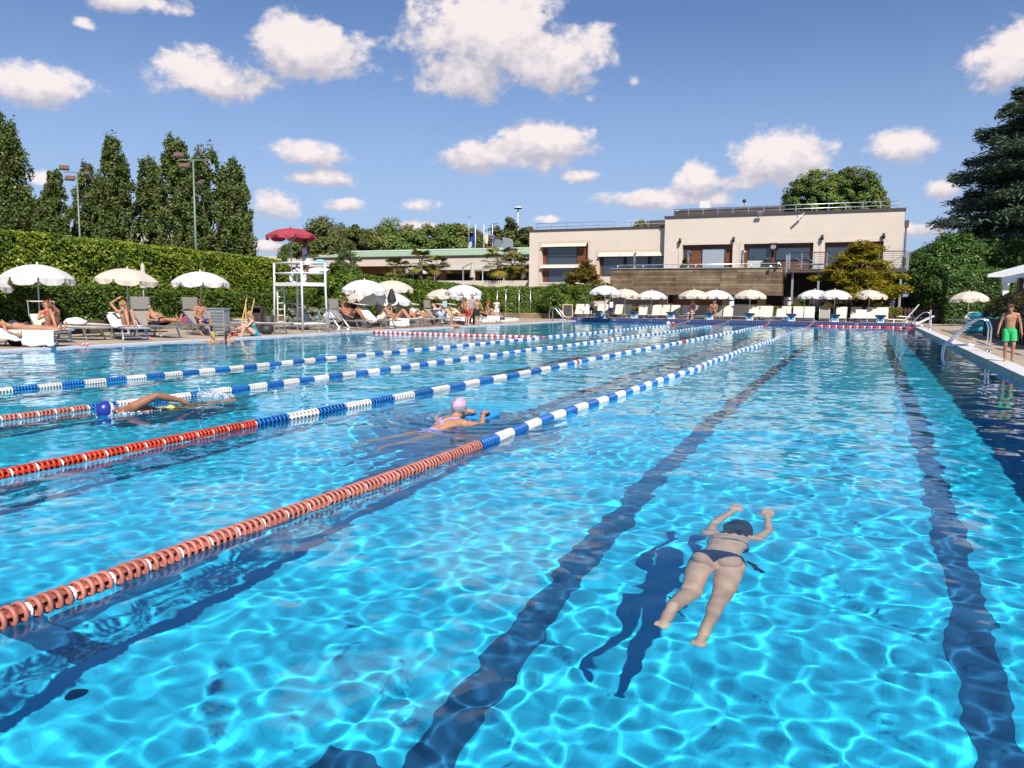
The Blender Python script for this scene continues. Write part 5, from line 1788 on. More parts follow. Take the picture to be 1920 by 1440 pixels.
    for g_ in wear:
        nm, col = g_[0], CL[g_[1]]
        if nm == 'trunks':
            ln = g_[2] if len(g_) > 2 else .62
            low = (legs & (par < ln)) | (tors & (loc_t < .14)) 
            garment('swim_trunks', col, low, .012 * k, np.where(legs, .004 + .022 * np.clip(par / ln, 0, 1) * k, 0))
        elif nm == 'briefs':
            garment('swim_briefs', col, ((legs & (par < .16)) | tors) & (loc_t < .12), .008 * k)
        elif nm == 'bikini_bottom':
            hi = .02 if len(g_) < 3 else g_[2]
            cut = (np.abs(loc_r) * 1.15 - .015 < (loc_t + .26) * .55) if len(g_) < 4 else g_[3](loc_t, loc_r, loc_f)
            garment('bikini_bottom', col, (tors | legs) & (loc_t < hi) & (loc_t > -.36) & cut, .006 * k)
        elif nm == 'bikini_top':
            band = tors & (loc_t > .585) & (loc_t < .622)
            cups_ = tors & (loc_f > .06) & (loc_t > .55) & (loc_t < .76)
            garment('bikini_top', col, band | cups_, .006 * k)
        elif nm == 'swimsuit':
            m_ = (tors & (loc_t < .62 + .0 * loc_r) & (loc_t > -.3)) | (legs & (par < .10)) | (tors & (loc_t < .80) & (loc_f > .02) & (np.abs(loc_r) < .11)) | (tors & (loc_t > .5) & (np.abs(np.abs(loc_r) - .085) < .016))
            garment('swimsuit', col, m_, .006 * k)
        elif nm == 'open_suit':
            m_ = ((tors | legs) & (loc_t < .22) & (loc_t > -.30) & ~(legs & (par > .12))) | (tors & (loc_f > .01) & (loc_t < .80) & (np.abs(loc_r) < .13)) | (tors & (np.abs(np.abs(loc_r) - (.015 + .20 * np.abs(loc_t - .52))) < .017) & (loc_t > .40))
            garment('swimsuit', col, m_, .006 * k)
        elif nm == 'vest':
            lo = g_[2] if len(g_) > 2 else -.02
            garment('vest', col, tors & (loc_t > lo) & (loc_t < .965) & ~((np.abs(loc_r) > .155)) & ~((loc_f > .0) & (loc_t > .86) & (np.abs(loc_r) < .06)), .014 * k, .02 * np.clip(.5 - loc_t, 0, 1))
        elif nm == 'tshirt':
            garment('t_shirt', col, (tors & (loc_t > -.06) & (loc_t < .99)) | (is_('armR', 'armL') & (par < .55)), .014 * k, .02 * np.clip(.5 - loc_t, 0, 1))
        elif nm == 'trousers':
            garment('trousers', col, legs | is_('calfR', 'calfL') | (tors & (loc_t < .12)), .018 * k)
        elif nm == 'dress':
            garment('dress', col, (tors & (loc_t < .92)) | (legs & (par < .8)) | (is_('armR', 'armL') & (par < .35)), .016 * k, .05 * np.clip(.3 - loc_t, 0, .8))
    # hair, cap, glasses, eyes, mouth
    if cap:
        b = MB()
        b.ball(Vector(H(0, -.012, .034)), (.083 * k, .101 * k, .097 * k), 20, hrot)
        me = b.mesh('swim_cap')
        c = np.array([tuple(v.co) for v in me.vertices])
        zz = (c - H(0, 0, 0)) @ ax / k
        yy = (c - H(0, 0, 0)) @ gz / k
        bm = bmesh.new(); bm.from_mesh(me)
        kill = [v for v, z_, y_ in zip(bm.verts, zz, yy) if z_ < -.02 - .25 * min(0, y_ + .0) * 0 - .03 + .40 * max(0, y_)]
        bmesh.ops.delete(bm, geom=kill, context='VERTS')
        bm.to_mesh(me); bm.free()
        me.materials.append(cap[0])
        if len(cap) > 1:
            me.materials.append(cap[1])
            for p_ in me.polygons:
                cc = V3(p_.center) - H(0, 0, 0)
                if cap[2](cc @ hr / k, cc @ gz / k, cc @ ax / k): p_.material_index = 1
        link('swim_cap', me, None, rt)
    elif hair:
        b = MB()
        b.ball(Vector(H(0, -.022, .040)), (.084 * k, .094 * k, .094 * k), 16, hrot)
        b.ball(Vector(H(0, -.045, -.0)), (.080 * k, .072 * k, .085 * k), 14, hrot)
        if hair[0] in ('curly',):
            rs = random.Random(3)
            for i in range(34):
                a_, e_ = rs.uniform(0, 6.28), rs.uniform(-.5, 1.4)
                x_, y_, z_ = math.cos(a_) * math.cos(e_), math.sin(a_) * math.cos(e_), math.sin(e_)
                if y_ > .45 and z_ < .5: continue
                b.ball(Vector(H(x_ * .098, -.022 + y_ * .10, .03 + z_ * .105)), .036 * k, 8)
        if hair[0] in ('long', 'curly', 'pony'):
            dn = V3(hair[2]) if len(hair) > 2 else -ax
            dn = dn / np.linalg.norm(dn)
            for s_ in ((-.05, -.02, .02, .05) if hair[0] != 'pony' else (-.012, .0, .012)):
                p0 = H(s_ * 1.2, -.065, .0)
                ln = .26 if hair[0] == 'long' else .16
                b.tube([Vector(p0), Vector(p0 + dn * ln * .5 * k - gz * .02 * k), Vector(p0 + dn * ln * k - gz * .005 * k + hr * s_ * .4 * k)], [.036 * k, .032 * k, .012 * k], 8)
        if hair[0] == 'fringe':
            for s_ in (-.05, -.02, .015, .045):
                b.ball(Vector(H(s_, .055, .085)), (.030 * k, .036 * k, .026 * k), 8, hrot)
        hm = remesh(b, max(.008, voxel * .8), 2, 'hair')
        hm.materials.append(HAIR[hair[1]])
        link('hair', hm, None, rt)
    if shades:
        b = MB()
        for s_ in (-1, 1):
            b.ball(Vector(H(s_ * .034, .082, -.002)), (.029 * k, .012 * k, .022 * k), 12, hrot)
            b.bar(H(s_ * .062, .075, .004), H(s_ * .080, -.01, .004), .006 * k, .008 * k)
        b.bar(H(-.02, .088, .004), H(.02, .088, .004), .006 * k, .008 * k)
        b.build('sunglasses', lens_t if shades == 'mirror' else lens_m, rt)
    else:
        for s_ in (-1, 1):
            MB().ball(Vector(H(s_ * .031, .076, .002)), (.013 * k, .009 * k, .008 * k), 8, hrot).build('eye', eye_m, rt)
    MB().ball(Vector(H(0, .082, -.060)), (.024 * k, .010 * k, .008 * k), 8, hrot).build('mouth', lip_m2, rt)
    rt['_'] = 0
    del rt['_']
    return rt

# ------------------------------------------------------------------ parasols
def make_umbrella(loc, top_z, diam, m, label, group, pole=pole_blue, tilt=(0, 0), flaps=True, rib=False, drop=.40, val=.17, turn=.2):
    rt = empty('parasol', loc, turn, label, 'parasol', group)
    Hh = top_z - loc[2]
    Rr = diam / 2
    NS, sub = 8, 6
    prof = [(0.0, 0.0), (.18, .035), (.38, .13), (.58, .30), (.78, .56), (.92, .82), (1.0, 1.0)]
    V, F = [], []
    n = NS * sub
    for (fr, fz) in prof:
        for k in range(n):
            t_ = 2 * math.pi * k / n
            s_ = math.sin(math.pi * (k % sub) / sub)
            q = Rr * fr * (1 - .055 * s_ * fr)
            V.append((q * math.cos(t_), q * math.sin(t_), Hh - .06 - drop * Rr * fz - .030 * s_ * fr))
    for i in range(len(prof) - 1):
        for k in range(n):
            k2 = (k + 1) % n
            F.append((i * n + k, (i + 1) * n + k, (i + 1) * n + k2, i * n + k2))
    tm = Matrix.Rotation(tilt[0], 4, 'X') @ Matrix.Rotation(tilt[1], 4, 'Y')
    piv = Vector((0, 0, Hh - .35))
    T = lambda p: tuple(piv + tm.to_3x3() @ (Vector(p) - piv))
    can = MB().add([T(p) for p in V], F, True).build('canopy', m, rt)
    if flaps:
        b = MB()
        rs = random.Random(int(loc[0] * 100) + 7)
        for p in range(NS):
            cols = []
            for j in range(7):
                f = .03 + .94 * j / 6
                kk = (p + f) * sub
                t_ = 2 * math.pi * kk / n
                s_ = math.sin(math.pi * f)
                q = Rr * (1 - .055 * s_)
                z = Hh - .06 - drop * Rr - .030 * s_
                L = val * (.55 if j in (0, 6) else (.92 if j in (1, 5) else 1.0)) * rs.uniform(.92, 1.08)
                bl = .03 * math.sin(j * 1.7 + p * 2)
                cols.append((T((q * math.cos(t_), q * math.sin(t_), z + .003)), T(((q + bl + .012) * math.cos(t_), (q + bl + .012) * math.sin(t_), z - L))))
            for j in range(6):
                b.quad(cols[j][0], cols[j + 1][0], cols[j + 1][1], cols[j][1])
        b.build('valance', m, rt)
    b = MB()
    for p in range(NS):
        t_ = 2 * math.pi * p / NS
        pts = [T((Rr * fr * math.cos(t_), Rr * fr * math.sin(t_), Hh - .075 - drop * Rr * fz)) for fr, fz in prof[0:7:2]]
        b.tube(pts, .009, 5)
        b.tube([T((.03 * math.cos(t_), .03 * math.sin(t_), Hh - .55)), T((Rr * .5 * math.cos(t_), Rr * .5 * math.sin(t_), Hh - .085 - drop * Rr * .23))], .007, 5)
    b.build('ribs', alu, rt)
    MB().tube([(0, 0, 0), (0, 0, Hh - .35), T((0, 0, Hh - .06))], .024, 10).build('pole', pole, rt)
    MB().lathe([(0, .09), (.022, .07), (.03, .02), (.045, -.02), (0, -.02)], T((0, 0, Hh - .06)), 10).build('finial', m, rt)
    MB().lathe([(0, .14), (.05, .14), (.06, .03), (.22, .02), (.22, 0)], (0, 0, 0), 14).build('foot', grey_metal, rt)
    return rt
UG = 'parasols along the left deck'
def umb(px, py, depth, diam, m, label, group, z0=LZ, **kw):
    top = dp(px, py, depth)
    return make_umbrella((top.x, top.y, z0), top.z, diam, m, label, group, **kw)
umb(69, 492, 24.8, 2.08, umb_white, 'white parasol with wavy flaps over the woman on the white towel', UG, tilt=(0, .02), val=.22)
umb(-60, 505, 23.5, 2.2, umb_white, 'white parasol cut off by the left edge of the view', UG)
umb(237, 500, 26.9, 2.12, umb_cream, 'cream parasol beside the folded one above the reclining blonde', UG, turn=.5, tilt=(.0, .07), drop=.36)
umb(375, 506, 30.1, 2.12, umb_white, 'white parasol behind the seated boy in blue trunks', UG, turn=.1)
umb(683, 522, 35.5, 2.1, umb_white, 'large white parasol nearest the pool ladder on the left deck', UG, tilt=(.06, .05), val=.2)
umb(735, 523.5, 40, 2.2, umb_cream, 'cream parasol rising behind the large white one', UG, turn=.6)
umb(722, 543, 37.0, 2.5, umb_white, 'low white parasol half hidden under the cream one', UG, turn=.3)
umb(690, 541, 38.5, 2.3, umb_cream, 'cream parasol seen under the large white one', UG, turn=.9)
umb(829, 540, 45, 1.95, umb_cream, 'smaller cream parasol left of the boys with swim caps', UG, turn=.2)
umb(869, 532, 42, 2.0, umb_white, 'white parasol above the boys with swim caps', UG, turn=.4)
umb(877, 544, 44, 1.6, umb_white, 'white parasol mostly hidden behind the one above the boys', UG, turn=.1)
def folded(px, py, pyb, depth, m, label, w=.10, ground=LZ, pole=None):
    top, bot = dp(px, py, depth), dp(px, pyb, depth)
    rt = empty('folded_parasol', (top.x, top.y, ground), 0, label, 'parasol')
    V, F = [], []
    for j, (f, r_) in enumerate(((1, .012), (.93, .05), (.6, w * .8), (.2, w * 1.15), (0, w))):
        for k in range(16):
            t_ = 2 * math.pi * k / 16
            q = r_ * (1 + .25 * (k % 2))
            V.append((q * math.cos(t_), q * math.sin(t_), bot.z - ground + (top.z - bot.z) * f))
    for j in range(4):
        for k in range(16):
            F.append((j * 16 + k, (j + 1) * 16 + k, (j + 1) * 16 + (k + 1) % 16, j * 16 + (k + 1) % 16))
    MB().add(V, F, True).build('canopy', m, rt)
    MB().tube([(0, 0, 0), (0, 0, top.z - ground + .02)], .022, 8).build('pole', pole_blue, rt)
    MB().lathe([(0, .12), (.05, .12), (.2, .02), (.2, 0)], (0, 0, 0), 12).build('foot', grey_metal, rt)
folded(267, 493.5, 540, 29.5, umb_cream, 'folded cream parasol peeking out behind the open cream one')
folded(734, 541, 568, 36.0, black_cloth, 'folded black parasol below the white canopies', .16)
FG = 'parasols at the far end of the pool'
for px, py, dpt, m, lab in ((1135, 533.5, 51, umb_white, 'white parasol behind starting block 1, leftmost of the far row'), (1172, 540, 54, umb_cream, 'cream parasol second from the left in the far row'), (1222, 543, 55, umb_white, 'white parasol between starting blocks 2 and 3'),
        (1302, 541.5, 52, umb_cream, 'cream parasol left of the overlapping pair near block 4'), (1343, 542, 52.5, umb_white, 'whiter parasol right of the overlapping pair near block 4'), (1407, 541.5, 52, umb_cream, 'cream parasol behind starting block 5'),
        (1528, 541.5, 51, umb_white, 'white parasol left of the overlapping pair near block 7'), (1566, 541.5, 50, umb_white, 'white parasol right of the overlapping pair near block 7'), (1631, 541.5, 50, umb_cream, 'cream parasol behind starting block 8, rightmost of the far row')):
    umb(px, py, dpt, 2.12 if px < 1600 else 2.15, m, lab, FG, z0=FZ, pole=white_metal, turn=px * .13)
umb(1818, 544, 46, 2.12, umb_cream, 'cream parasol by the lone lounger on the right deck', None, z0=RZ, pole=white_metal, turn=.35, tilt=(0, -.05), val=.2)

# ------------------------------------------------------------------ sun loungers
def make_lounger(back, shade, name='sun_lounger', z=.36, fab=beige_fab, bl=.74, sl=.42, lift=None):
    """foot towards +X; back = backrest angle, shade = canopy angle relative to the backrest (None: no canopy)"""
    rt = empty(name, (0, 0, 0))
    w = .33
    hx = -.28
    for s_ in (-1, 1):
        MB().bar((-.95, s_ * w, z), (.98, s_ * w, z), .035, .045).build('side_rail', alu, rt)
    MB().bar((.98, -w, z), (.98, w, z), .04, .045).build('end_rail', alu, rt)
    MB().bar((-.95, -w, z), (-.95, w, z), .04, .045).build('end_rail', alu, rt)
    MB().box(((hx + .95) / 2, 0, z + .018), (.95 - hx, 2 * w - .04, .012)).build('seat', fab, rt)
    c, s = math.cos(back), math.sin(back)
    tip = Vector((hx - bl * c, 0, z + .02 + bl * s))
    Rb = Matrix.Rotation(back, 3, 'Y')
    MB().box(((hx + tip.x) / 2, 0, (z + .02 + tip.z) / 2), (bl, 2 * w - .06, .012), Rb).build('backrest', fab, rt)
    for q in (-1, 1):
        MB().bar((hx, q * (w - .015), z + .01), (tip.x, q * (w - .015), tip.z), .03, .03, (0, 1, 0)).build('back_rail', alu, rt)
    if shade is not None:
        a = back + shade
        c2, s2 = math.cos(a), math.sin(a)
        arm = .10 if lift is None else .0
        p0 = Vector((tip.x + .12 * c, 0, tip.z - .12 * s))
        p1 = p0 + Vector((-c2 * arm, 0, s2 * arm))
        p2 = p1 + Vector((-c2 * sl, 0, s2 * sl))
        if lift is not None:
            p1 = p0 + Vector((-.10, 0, lift)) + Vector((c2 * sl * .5, 0, -s2 * sl * .5))
            p2 = p1 + Vector((-c2 * sl, 0, s2 * sl))
        MB().box((p1 + p2) / 2, (sl, 2 * w - .05, .014), Matrix.Rotation(a, 3, 'Y')).build('sunshade', fab, rt)
        for q in (-1, 1):
            e_ = p2 if lift is None else (p1 + p2) / 2
            MB().bar((p0.x, q * w, p0.z), (e_.x, q * w, e_.z), .022, .022, (0, 1, 0)).build('shade_arm', alu, rt)
    for x0, x1 in ((.55, .70), (-.45, -.62)):
        for q in (-1, 1):
            MB().bar((x0, q * (w - .02), z), (x1, q * (w + .01), 0), .03, .045, (0, 1, 0)).build('leg', alu, rt)
        MB().bar((x1 * .97, -w, .09), (x1 * .97, w, .09), .03, .03).build('crossbar', alu, rt)
    return rt
PROTO = {}
def lounger(loc, rz, kind, label, group, sc=1.0):
    kw = {'low': (R(8), None, {}), 'mid': (R(38), None, {}), 'high': (R(58), None, dict(z=.22, bl=.60)), 'far': (R(60), R(3), dict(z=.20, bl=.56, sl=.24)), 'far_shaded_cloth': (R(60), R(3), dict(z=.20, bl=.56, sl=.24, fab=taupe_shade_fab)),  # shaded far loungers: parasol shade is put into the darker cloth colour
          'back_shade': (R(40), R(44), dict(fab=taupe_shade_fab, sl=.40)), 'over': (R(42), R(-34), dict(sl=.52, lift=.26)), 'flat': (R(2), None, {}), 'left_over': (R(34), R(-36), {}), 'arm_over': (R(30), R(-28), dict(sl=.52, lift=.42))}[kind]
    if kind not in PROTO:
        o = PROTO[kind] = make_lounger(kw[0], kw[1], **kw[2])
    else:
        o = copy_tree(PROTO[kind])
    place(o, loc, rz, sc, label, group)
    o['category'] = 'sun lounger'
    return o
LG = 'sun loungers on the left deck'
def at_line(px, X, py=None):       # point on the left deck at a given distance from the edge, seen in a pixel column
    # the row of the pixel on the ground at X
    lo, hi = 560.0, 700.0
    best = None
    for i in range(600):
        y = 590 + i * .15
        q = g(px, y, LZ)
        if best is None or abs(q.x - X) < abs(best.x - X): best = q
    return best
def lg(px, X, rz, kind, label, sc=1.0):
    p = at_line(px, X)
    return lounger((p.x, p.y, LZ), rz, kind, label, LG, sc)
L1 = lounger((-1.16, 12.75, LZ), R(28), 'low', 'lounger under the white towel with the sleeping woman in navy bikini', LG)
lounger((-1.7, 10.9, LZ), R(28), 'mid', 'lounger cut off by the left edge of the view', LG)
L2 = lounger((-2.5, 14.45, LZ), R(-22), 'arm_over', 'lounger with a raised flat canopy shading the person with crossed feet', LG)
lounger((-3.0, 15.6, LZ), R(8), 'flat', 'flat empty lounger between the shaded person and the blonde', LG)
L4 = lounger((-1.9, 16.45, LZ), R(-24), 'left_over', 'lounger with a white towel under the blonde in the dark bikini', LG)
lounger((-3.9, 17.3, LZ), R(4), 'flat', 'flat lounger mostly hidden behind the blonde', LG)
L5 = lounger((-2.45, 17.95, LZ), R(-6), 'back_shade', 'lounger of the man with mirrored sunglasses, its taupe canopy upright', LG)
L6 = lounger((-2.1, 19.75, LZ), R(0), 'back_shade', 'lounger with upright taupe canopy the boy in blue trunks sits on', LG)
lounger((-3.6, 21.6, LZ), R(5), 'mid', 'empty lounger with a bare beige backrest left of the litter bin', LG)
lounger((-1.95, 22.3, LZ), R(8), 'flat', 'flat lounger behind the woman hugging her knees', LG)
lounger((-2.6, 25.9, LZ), R(3), 'over', 'lounger with a tilted canopy and white towel beside the tower', LG)
lounger((-4.7, 24.6, LZ), R(3), 'flat', 'flat lounger behind the legs of the lifeguard tower', LG)
crowd = [(655, -2.1, 'back_shade', 'lounger with upright dark canopy next to the left pool ladder'), (708, -1.75, 'over', 'lounger draped with a white towel beside the person bent over their knees'), (742, -1.9, 'low', 'lounger hung with a wide white towel facing the red and white rope'),
         (775, -1.9, 'over', 'lounger of the grey haired man with a raised knee'), (800, -1.9, 'mid', 'lounger of the girl in the yellow bikini'), (826, -2.0, 'back_shade', 'lounger of the reader in blue and white, canopy upright'), (855, -1.9, 'over', 'lounger of the woman in black under the white parasol'), (915, -1.8, 'mid', 'lounger nearest the pale footbath, towel over its foot'),
         (668, -4.6, 'over', 'back row lounger behind the upright dark canopy'), (700, -4.8, 'over', 'back row lounger beside the standing man in striped trunks'), (740, -4.7, 'over', 'back row lounger behind the folded black parasol'), (768, -4.7, 'over', 'back row lounger with a flat canopy behind the grey haired man'), (800, -4.6, 'over', 'back row lounger with a bright canopy left of the small cream parasol'), (843, -4.4, 'mid', 'back row lounger with a bare beige backrest left of the boys'), (870, -4.3, 'over', 'back row lounger right behind the boys with swim caps')]
CROWD = {}
for px, X, kd, lab in crowd:
    CROWD[px] = lg(px, X, R(2), kd, lab)
# far row facing the pool
FL = 'cream loungers behind the starting blocks'
far = [(1083, 0, 'far', 'leftmost cream lounger beside the chalkboard'), (1099, 0, 'far', 'cream lounger with a crumpled white towel near block 1'), (1124, 1, 'far', 'back row cream lounger right behind starting block 1'), (1139, 0, 'far', 'cream lounger behind the man in the white vest'),
       (1157, 1, 'far', 'back row cream lounger right of the man in the white vest'), (1172, 0, 'far', 'cream lounger directly left of starting block 2'), (1203, 0, 'far', 'cream lounger directly right of starting block 2'), (1216, 1, 'far', 'back row cream lounger between blocks 2 and 3'),
       (1228, 0, 'far', 'cream lounger left of starting block 3, front row'), (1245, 1, 'far', 'back row cream lounger just behind block 3'), (1263, 0, 'far', 'cream lounger directly right of starting block 3'), (1286, 0, 'far', 'cream lounger left of the woman in the pink bikini top'), (1299, 1, 'far_shaded_cloth', 'shaded lounger behind the woman in the pink bikini top'),
       (1315, 0, 'far_shaded_cloth', 'lounger in full shade left of starting block 4'), (1343, 0, 'far_shaded_cloth', 'lounger on which the man behind block 4 sits'), (1364, 0, 'far', 'cream lounger right of starting block 4'), (1379, 1, 'far', 'back row cream lounger between blocks 4 and 5'), (1397, 1, 'far', 'back row cream lounger just left of block 5'),
       (1412, 0, 'far', 'cream lounger right behind starting block 5'), (1426, 1, 'far', 'back row cream lounger right of block 5'), (1438, 0, 'far', 'cream lounger midway between blocks 5 and 6'), (1463, 0, 'high', 'short cream lounger left of starting block 6'), (1473, 1, 'far', 'back row cream lounger just left of block 6'),
       (1496, 0, 'far', 'cream lounger right behind starting block 6'), (1517, 0, 'far', 'cream lounger left of the pole between blocks 6 and 7'), (1546, 0, 'far_shaded_cloth', 'half shaded lounger left of starting block 7'), (1577, 0, 'far', 'cream lounger right behind starting block 7'), (1604, 1, 'far', 'back row lounger midway between blocks 7 and 8'),
       (1615, 0, 'high', 'lounger left of block 8 with a grey band of shade'), (1636, 1, 'far', 'back row cream lounger behind block 8'), (1655, 0, 'far', 'rightmost cream lounger behind starting block 8')]
for px, row, kd, lab in far:
    yy = 53.35 if row == 0 else 54.5
    p = on_y(px, 592, yy)
    lounger((p.x, yy, FZ), R(-90 + (px % 7 - 3)), kd, lab, FL, (1, .96, 1))
p = g(1796, 611, RZ)
lounger((p.x + .35, p.y + .5, RZ), R(228), 'mid', 'lone cream lounger under the parasol on the right deck', None)
# two beds on the balcony
for i, (px, lab) in enumerate(((1508, 'white lounger with raised back at the left end of the balcony'), (1530, 'second white lounger on the balcony beside the first'))):
    p = on_y(px + 8, 497, BY + .9 + .5 * i)
    lounger((p.x, p.y, bz), R(0), 'mid', lab, 'loungers on the balcony')

# ------------------------------------------------------------------ towels
def towel_over(lng, label, x0, x1, drop_l, drop_r, name='towel', m=white_cloth, seed=0, back=None, wd=.36, dip=.0):
    """a towel across a lounger with both sides hanging down"""
    rs = np.random.RandomState(seed)
    rt_loc = lng.location
    rz = lng.rotation_euler[2]
    nu = 26
    prof = []
    hl = lambda q: (-wd - .01, .40 - q)
    for i in range(9): prof.append((-wd - .014, .39 - drop_l * (1 - i / 8)))
    for i in range(11): prof.append((-wd + 2 * wd * i / 10, .405))
    for i in range(9): prof.append((wd + .014, .39 - drop_r * i / 8))
    V, F = [], []
    npf = len(prof)
    for i in range(nu + 1):
        u = i / nu
        x = x0 + (x1 - x0) * u
        for j, (y, z) in enumerate(prof):
            hang = max(0, .39 - z)
            wv = .028 * math.sin(u * 21 + seed) * min(1, hang * 6) + .015 * math.sin(u * 47 + j)  * min(1, hang * 6)
            zz = z + .006 * rs.normal() + (hang > .02) * .02 * math.sin(u * 9 + seed)
            if back is not None and x < -.28:
                zz += (-.28 - x) * math.tan(back)
            V.append((x + .01 * rs.normal() * min(1, hang * 4), y + wv * (1 if y > 0 else -1) + hang * .06 * (1 if y > 0 else -1), max(.012, zz)))
    for i in range(nu):
        for j in range(npf - 1):
            q = i * npf + j
            F.append((q, q + 1, q + npf + 1, q + npf))
    o = MB().add(V, F, True).build(name, m)
    o.location = rt_loc
    o.rotation_euler = (0, 0, rz)
    md = o.modifiers.new('thickness', 'SOLIDIFY'); md.thickness = .008
    return tag(o, label, 'towel', 'white towels on the loungers')
towel_over(L1, 'wide white towel on the sleeping woman\'s lounger, hanging over its side', -.95, .55, .0, .0, seed=1, back=R(8))
towel_over(L1, 'white towel draped over the lounger foot down to the deck', .22, .96, .36, .02, seed=2, wd=.375)
towel_over(L1, 'white towel end hanging below the sleeping woman\'s hand', -.62, .18, .22, .0, seed=3, wd=.37, back=R(8))
towel_over(L4, 'white towel under the blonde, laid up the backrest', -.74, .35, .02, .02, seed=4, back=R(34))
towel_over(CROWD[708], 'white towel on the raised backrest by the bent person', -.70, .2, .1, .1, seed=5, back=R(42))
towel_over(CROWD[742], 'broad white towel hanging to the deck by the red and white rope', -.1, .95, .33, .2, seed=6)
towel_over(CROWD[775], 'white towel folded over the side of the grey haired man\'s lounger', -.5, .4, .12, .1, seed=7)
towel_over(CROWD[855], 'white towel under the woman in black', -.4, .7, .2, .12, seed=8)
towel_over(CROWD[915], 'white towel over the foot of the lounger by the footbath', .1, .9, .25, .2, seed=9)
def crumple(loc, size, label, seed, m=white_cloth):
    rs = np.random.RandomState(seed)
    b = MB().ball((0, 0, 0), (1, 1, 1), 26)
    V = np.array(b.v)
    k = rs.normal(0, 1, (8, 3)) * 2.6
    ph = rs.uniform(0, 6.28, 8)
    d = sum(np.abs(np.sin(V @ k[i] + ph[i])) for i in range(8)) / 8
    V = V * (.72 + .45 * d)[:, None] * np.array(size)
    V[:, 2] = np.maximum(V[:, 2], -size[2] * .35) + size[2] * .35
    b.v = [tuple(p) for p in V]
    return tag(b.build('crumpled_towel', m, None, loc), label, 'towel', 'white towels on the loungers')
p = dp(142, 618, 24.3); crumple((p.x, p.y, .44), (.42, .25, .16), 'bundled white towel on the flat lounger left of the blonde', 1)
p = dp(618, 600, 35); crumple((p.x, p.y, .46), (.30, .22, .22), 'white towel bunched on the lounger beside the tower', 2)
p = on_y(1097, 590, 53.0); crumple((p.x, 52.9, .66), (.34, .2, .24), 'crumpled white towel on a far lounger near block 1', 3)
p = on_y(1292, 598, 52.6); crumple((p.x, 52.65, .62), (.36, .3, .05), 'white towel under the woman in the pink bikini top', 4)

# ------------------------------------------------------------------ lifeguard tower
A0 = g(515.5, 619, LZ); A1 = g(567.5, 622, LZ); A2 = g(611, 620, LZ); A3 = g(527, 609, LZ)
ztw = dp(567, 533, (A1 - CAM).dot(FW)).z - LZ
ztop = dp(567, 492, (A1 - CAM).dot(FW)).z - LZ
# plan: corner nearest the camera is the middle leg
T1 = Vector((A1.x, A1.y, 0)); ax1 = Vector((RT.x, RT.y, 0)).normalized()
tx = Vector((-.5, .86, 0)); 
dL = dp(516, 600, (A1 - CAM).dot(FW) + .9); dR = dp(611, 600, (A1 - CAM).dot(FW) + .5)
PL, PR = Vector((dL.x, dL.y, 0)), Vector((dR.x, dR.y, 0))
PB = PL + PR - T1
PB = PB + (PB - T1) * .15
tw = empty('lifeguard_tower', (T1.x, T1.y, LZ), 0, 'white tubular lifeguard tower with ladder and railed platform', 'lifeguard tower')
corners = [T1 - T1, PL - T1, PB - T1, PR - T1]
cen = sum(corners, Vector()) / 4
for c in corners:
    foot = c + (c - cen) * .05
    MB().tube([foot, c + Vector((0, 0, ztw)), c + Vector((0, 0, ztop))], .042, 10).build('leg', white_metal, tw)
b = MB()
for i in range(4):
    a, c = corners[i], corners[(i + 1) % 4]
    b.tube([a + Vector((0, 0, ztop)), c + Vector((0, 0, ztop))], .025, 8)
    b.tube([a + Vector((0, 0, ztw + (ztop - ztw) * .52)), c + Vector((0, 0, ztw + (ztop - ztw) * .52))], .03, 8)
b.build('guard_rail', white_metal, tw)
b = MB()
for i in range(4):
    a, c = corners[i], corners[(i + 1) % 4]
    b.bar(a + Vector((0, 0, ztw)), c + Vector((0, 0, ztw)), .05, .13)
V = [c + Vector((0, 0, ztw + .07)) for c in corners] + [c + Vector((0, 0, ztw + .02)) for c in corners]
b.add(V, [(0, 3, 2, 1), (4, 5, 6, 7), (0, 1, 5, 4), (1, 2, 6, 5), (2, 3, 7, 6), (3, 0, 4, 7)])
b.build('platform', white_metal, tw)
b = MB()
for i in (2, 3, 0):
    a, c = corners[i], corners[(i + 1) % 4]
    b.tube([a + Vector((0, 0, .30)), c + Vector((0, 0, .30))], .035, 8)
b.build('bottom_brace', white_metal, tw)
la, lb = corners[1].lerp(corners[2], .12), corners[1].lerp(corners[2], .42)
b = MB()
for q in (la, lb): b.tube([q * 1.0 + Vector((0, 0, 0)), q + Vector((0, 0, ztw))], .028, 8)
for i in range(6): b.tube([la + Vector((0, 0, .35 + i * (ztw - .35) / 6)), lb + Vector((0, 0, .35 + i * (ztw - .35) / 6))], .02, 6)
b.build('ladder', white_metal, tw)
# parasol pole clamped to the tower's middle rail: a thing of its own
cpos_ = corners[1].lerp(corners[0], .52) + T1
top = dp(545, 425, (cpos_ - CAM).dot(FW))
make_umbrella((top.x, top.y, LZ + ztw + .07), top.z, 93 / FPX * (cpos_ - CAM).dot(FW) * 1.0, umb_red, 'faded red parasol shading the lifeguard on the tower', None, tilt=(0, -.03), drop=.30, val=.13, turn=.1)
lr = empty('life_ring', (T1.x, T1.y, LZ), 0, 'white ring buoy hanging on the tower rail', 'life ring')
pc = dp(558.5, 520, (A1 - CAM).dot(FW) + .30) - Vector((T1.x, T1.y, LZ))
b = MB()
ringpts = [pc + ax1 * (.27 * math.cos(2 * math.pi * i / 24)) + Vector((0, 0, .27 * math.sin(2 * math.pi * i / 24))) for i in range(25)]
b.tube(ringpts, .075, 10)
b.build('ring', white_metal, lr)
b = MB()
for i in (2, 8, 14, 20): b.tube([ringpts[i], ringpts[i + 1]], .082, 10)
b.build('band', mat('ring_band', (.25, .16, .11), .7), lr)
